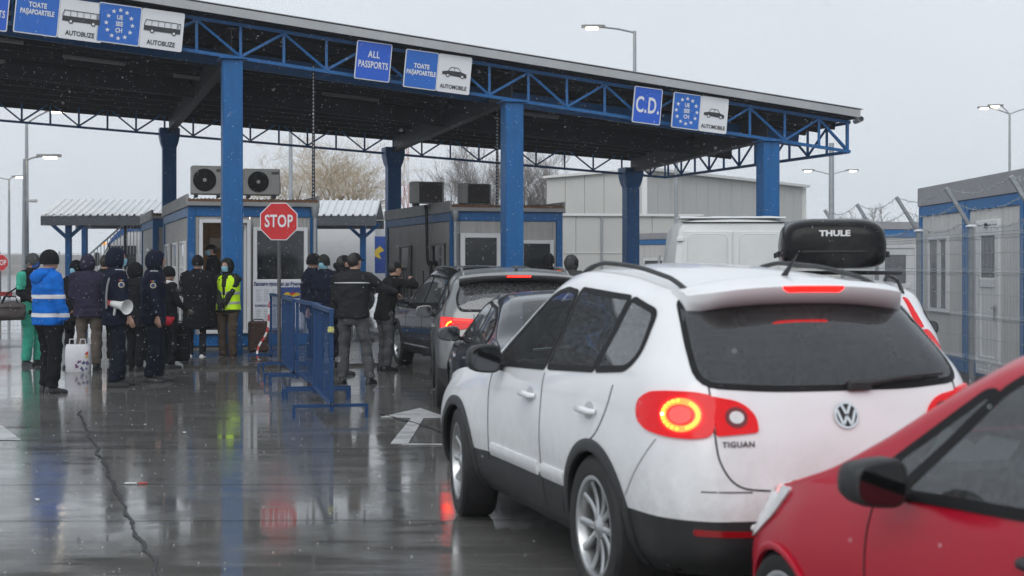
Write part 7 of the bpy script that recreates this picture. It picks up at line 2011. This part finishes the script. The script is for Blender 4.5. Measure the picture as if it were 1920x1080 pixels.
# ------------------------------------------------------------------ luggage
def suitcase(X, Y, rz_, w, h, d, m, label, handle=0.0, z0=.05):
    r_ = empty('suitcase', (X, Y, z0), R(rz_), label, 'suitcase', 'luggage')
    MB().box((0, 0, .05 + h/2), (w, d, h), .035).build('shell', m, r_)
    for x in (-w*.38, w*.38):
        for y in (-d*.35, d*.35): MB().lathe([(.0, -.012), (.025, -.012), (.03, 0), (.025, .012), (0, .012)], 'x', 12, (x, y, .03)).build('wheel', M_TYRE, r_)
    MB().tube([(-.09, 0, .05 + h), (-.08, 0, .08 + h), (.08, 0, .08 + h), (.09, 0, .05 + h)], .012, 6).build('top_handle', M_PLAST, r_)
    for z in (.35, .7): MB().box((0, -d/2 - .004, .05 + h*z), (w*.86, .012, .012), .003).build('zip', M_PLAST, r_)
    if handle:
        for x in (-.08, .08): MB().bar((x, d*.3, .05 + h), (x, d*.3, .05 + h + handle), .014, .014, up=(0, 1, 0)).build('pull_rod', M_GALV, r_)
        MB().box((0, d*.3, .06 + h + handle), (.20, .035, .03), .01).build('pull_grip', M_PLAST, r_)
    return r_
M_LB = cloth('luggage_black', (.012, .012, .014)); M_LBR = mat('brown_case', (.055, .025, .018), .4, var=.25, vscale=5, bump=.1, bscale=60)
suitcase(-5.52, 24.3, 10, .44, .62, .26, M_LB, 'black suitcase with raised steel handle beside the officer', .45)
suitcase(-5.95, 24.5, -8, .40, .52, .24, M_LB, 'small black suitcase left of the raised handle case')
suitcase(-4.62, 26.9, 15, .36, .56, .24, M_LBR, 'brown suitcase standing by the blue column')
suitcase(-5.95, 26.3, 20, .34, .55, .24, M_LB, 'black suitcase next to the white sneakers', .3)
bp = empty('backpack', (-5.72, 25.2, .05), R(15), 'black backpack standing on the ground among the suitcases', 'backpack')
B_ = MB(); B_.ellipsoid((0, 0, .26), (.19, .13, .27), 16, 10); B_.ellipsoid((0, -.10, .18), (.14, .07, .14), 12, 8); soft(B_, 'pack', M_LB, bp, .018, 3, .01, 9, 1); MB().tube([(-.08, .1, .45), (-.1, .16, .3), (-.09, .12, .1)], .018, 6).build('strap', M_LB, bp, 60)
# patterned shopper bag
sb = empty('shopping_bag', (-6.78, 23.1, .0), R(8), 'large white plastic shopper with purple and red print on the ground', 'bag')
M_PB = mat('white_poly_bag', (.62, .62, .66), .45, var=.08, bump=.3, bscale=12)
rr = [sup_ring((0, 0, z), a, b, 20, .45) for z, a, b in ((0, .22, .14), (.02, .235, .15), (.3, .245, .155), (.47, .24, .14), (.52, .225, .12))]
B_ = MB(); B_.rings(rr); B_.build('bag_body', M_PB, sb, 50); sb.scale = (.8, .8, .84)
rb = random.Random(5)
for q in range(13):
    x, z, r0 = rb.uniform(-.02, .20), rb.uniform(.04, .22), rb.uniform(.014, .036); c0 = ((.10, .07, .20), (.05, .09, .18), (.16, .06, .18), (.02, .03, .07))[q % 4]
    if q > 10: x, z, r0, c0 = .185, .36 - .06 * (q - 11), .03, ((.45, .03, .03), (.5, .30, .05))[q - 11]
    MB().prism([(r0 * (1 + .4 * math.sin(q + 3 * a)) * math.cos(a), r0 * (1 + .4 * math.cos(q + 2 * a)) * math.sin(a)) for a in [k_ * .4488 for k_ in range(14)]], (x, -.157 - .0006 * q, z), (1, 0, 0), (0, 0, 1), .004).build('print', mat('print_%d' % (q % 4 if q < 11 else q), c0, .5, var=.4, vscale=30), sb)
for x in (-.1, .1): MB().tube([(x - .06, -.1, .5), (x - .04, -.12, .62), (x + .04, -.12, .62), (x + .06, -.1, .5)], .012, 6).build('bag_handle', M_PB, sb, 60)
# shoulder bag of the traveller
hb = empty('shoulder_bag', (-8.22, 24.2, .78), R(20), 'brown grey holdall hanging from the traveller in mint trousers', 'bag')
B_ = MB(); Rx = Matrix(((0, 0, 1), (1, 0, 0), (0, 1, 0)))
B_.rings([[Vector((x, 0, .14 + dz)) + Rx @ Vector(q) for q in sup_ring((0, 0, 0), a, b, 20, .62)] for x, a, b, dz in ((-.24, .085, .10, -.02), (-.22, .115, .135, -.02), (-.08, .135, .15, 0), (.08, .135, .155, .01), (.22, .115, .135, -.01), (.24, .085, .10, -.01))])
M_TB = mat('taupe_bag', (.075, .062, .058), .7, var=.2, bump=.2, bscale=20)
soft(B_, 'holdall', M_TB, hb, .018, 2, .014, 7, 7); MB().tube([(-.12, .02, .28), (-.05, .05, .42), (.1, .1, .52)], .014, 6).build('bag_strap', M_LB, hb, 60); MB().tube([(-.14, -.08, .26), (-.10, -.10, .38), (.08, -.10, .38), (.12, -.08, .26)], .012, 6).build('bag_handle', M_LB, hb, 60); MB().box((0, -.15, .2), (.34, .012, .012), .003).build('zip', M_LB, hb)
rd = MB(); rd.ellipsoid((0, 0, 0), (.09, .06, .09), 12, 8); rd.ellipsoid((.06, .01, .03), (.06, .05, .05), 10, 6); tag(soft(rd, 'red_pouch', mat('red_cloth', (.45, .015, .03), .8, var=.2), None, .015, 2, .01, 12, 2), 'small red cloth pouch on top of the dark luggage', 'pouch').location = (-5.56, 23.85, .78)
# ------------------------------------------------------------------ litter, snow in the air, mist
rnd = random.Random(11)
M_LIT = mat('paper_litter', (.7, .7, .7), .6, var=.1)
def scrap(X, Y, s, m, label, grp='scraps of litter on the wet ground'):
    mb = MB(); n = 7; pts = [(s * (.6 + .5 * rnd.random()) * math.cos(2*math.pi*k/n), s * (.4 + .3 * rnd.random()) * math.sin(2*math.pi*k/n), .006 + s * .25 * rnd.random()) for k in range(n)]
    mb.add(pts + [(0, 0, s * .35)] , [(k, (k + 1) % n, n) for k in range(n)] + [tuple(range(n))[::-1]])
    o = mb.build('paper_scrap', m); o.location = (X, Y, .004); o.rotation_euler = (0, 0, rnd.uniform(0, 6)); return tag(o, label, 'paper scrap', grp)
tap = empty('tape_piece', (-2.85, 11.2, .006), R(3), 'scrap of white and red tape beside the long crack', 'tape'); MB().box((-.04, 0, .004), (.09, .035, .008), .002).build('white_half', M_TAPEW, tap); MB().box((.05, 0, .004), (.07, .035, .008), .002).build('red_half', M_TAPER, tap)
def gp(px, py): y = EYE * FPX / (py - HORIZON); return ((px - 960) / FPX * y, y)
for (px, py, s, l) in ((468, 686, .06, 'white paper scrap on the kerb below the notice poster'), (565, 838, .02, 'tiny white scrap in front of the barrier feet'), (272, 798, .025, 'small pale scrap left of the yellow reflection'), (345, 813, .03, 'pale scrap near the bright yellow reflection'), (70, 940, .035, 'pale scrap in the lower left puddle'), (335, 690, .03, 'white crumpled scrap near the dark luggage')):
    scrap(*gp(px, py), s, M_LIT, l)
db = MB()
for k in range(170):
    px, py = rnd.uniform(0, 900), 700 + 380 * rnd.random() ** 1.4; x, y = gp(px, py); r0 = rnd.uniform(.002, .008); a = rnd.uniform(0, 6.3)
    db.add([(x + r0 * math.cos(a + j * 2.1) * rnd.uniform(.5, 1.4), y + r0 * 1.6 * math.sin(a + j * 2.1), .0045) for j in range(3)] + [(x, y, .0045 + r0 * .9)], [(0, 1, 3), (1, 2, 3), (2, 0, 3)])
tag(db.build('debris', mat('pale_crumbs', (.42, .41, .39), .7, var=.4, vscale=3)), 'pale crumbs of grit and slush scattered over the wet concrete', 'debris', kind='stuff')
sn = MB()
for k in range(14000):
    Y = 9 + 26 * rnd.random() ** 1.0; X = (rnd.uniform(-1000, 1000)) / FPX * Y * 1.15; Z = rnd.uniform(.1, 6.2); r0 = rnd.uniform(.0012, .0030) * (.5 + Y / 24)
    sn.add([(X + r0, Y, Z), (X - r0, Y, Z), (X, Y + r0, Z), (X, Y - r0, Z), (X, Y, Z + r0 * 1.3), (X, Y, Z - r0 * 1.3)], [(0, 2, 4), (2, 1, 4), (1, 3, 4), (3, 0, 4), (2, 0, 5), (1, 2, 5), (3, 1, 5), (0, 3, 5)])
for k in range(160):
    Y = rnd.uniform(3.2, 9); X = rnd.uniform(-1000, 1000) / FPX * Y; Z = rnd.uniform(.2, 3.2); r0 = rnd.uniform(.0015, .003)
    sn.add([(X + r0, Y, Z), (X - r0, Y, Z), (X, Y + r0, Z), (X, Y - r0, Z), (X, Y, Z + r0 * 1.3), (X, Y, Z - r0 * 1.3)], [(0, 2, 4), (2, 1, 4), (1, 3, 4), (3, 0, 4), (2, 0, 5), (1, 2, 5), (3, 1, 5), (0, 3, 5)])
tag(sn.build('snowfall', mat('snowflake', (.85, .87, .9), .8, var=0)), 'fine snow falling through the air over the yard', 'snow', kind='stuff')
hz = MB(); hz.box((0, 245, 14.0), (940, 600, 30.0)); ho = hz.build('haze')
hm = bpy.data.materials.new('haze'); hm.use_nodes = True; hm.node_tree.nodes.clear()
pv = hm.node_tree.nodes.new('ShaderNodeVolumePrincipled'); pv.inputs['Color'].default_value = (.90, .93, .97, 1); pv.inputs['Density'].default_value = .0009; pv.inputs['Anisotropy'].default_value = .2
ou = hm.node_tree.nodes.new('ShaderNodeOutputMaterial'); hm.node_tree.links.new(pv.outputs[0], ou.inputs['Volume'])
ho.data.materials.clear(); ho.data.materials.append(hm); tag(ho, 'thin winter mist over the whole yard', 'haze', kind='stuff')
bpy.data.scenes.remove(SCRATCH)
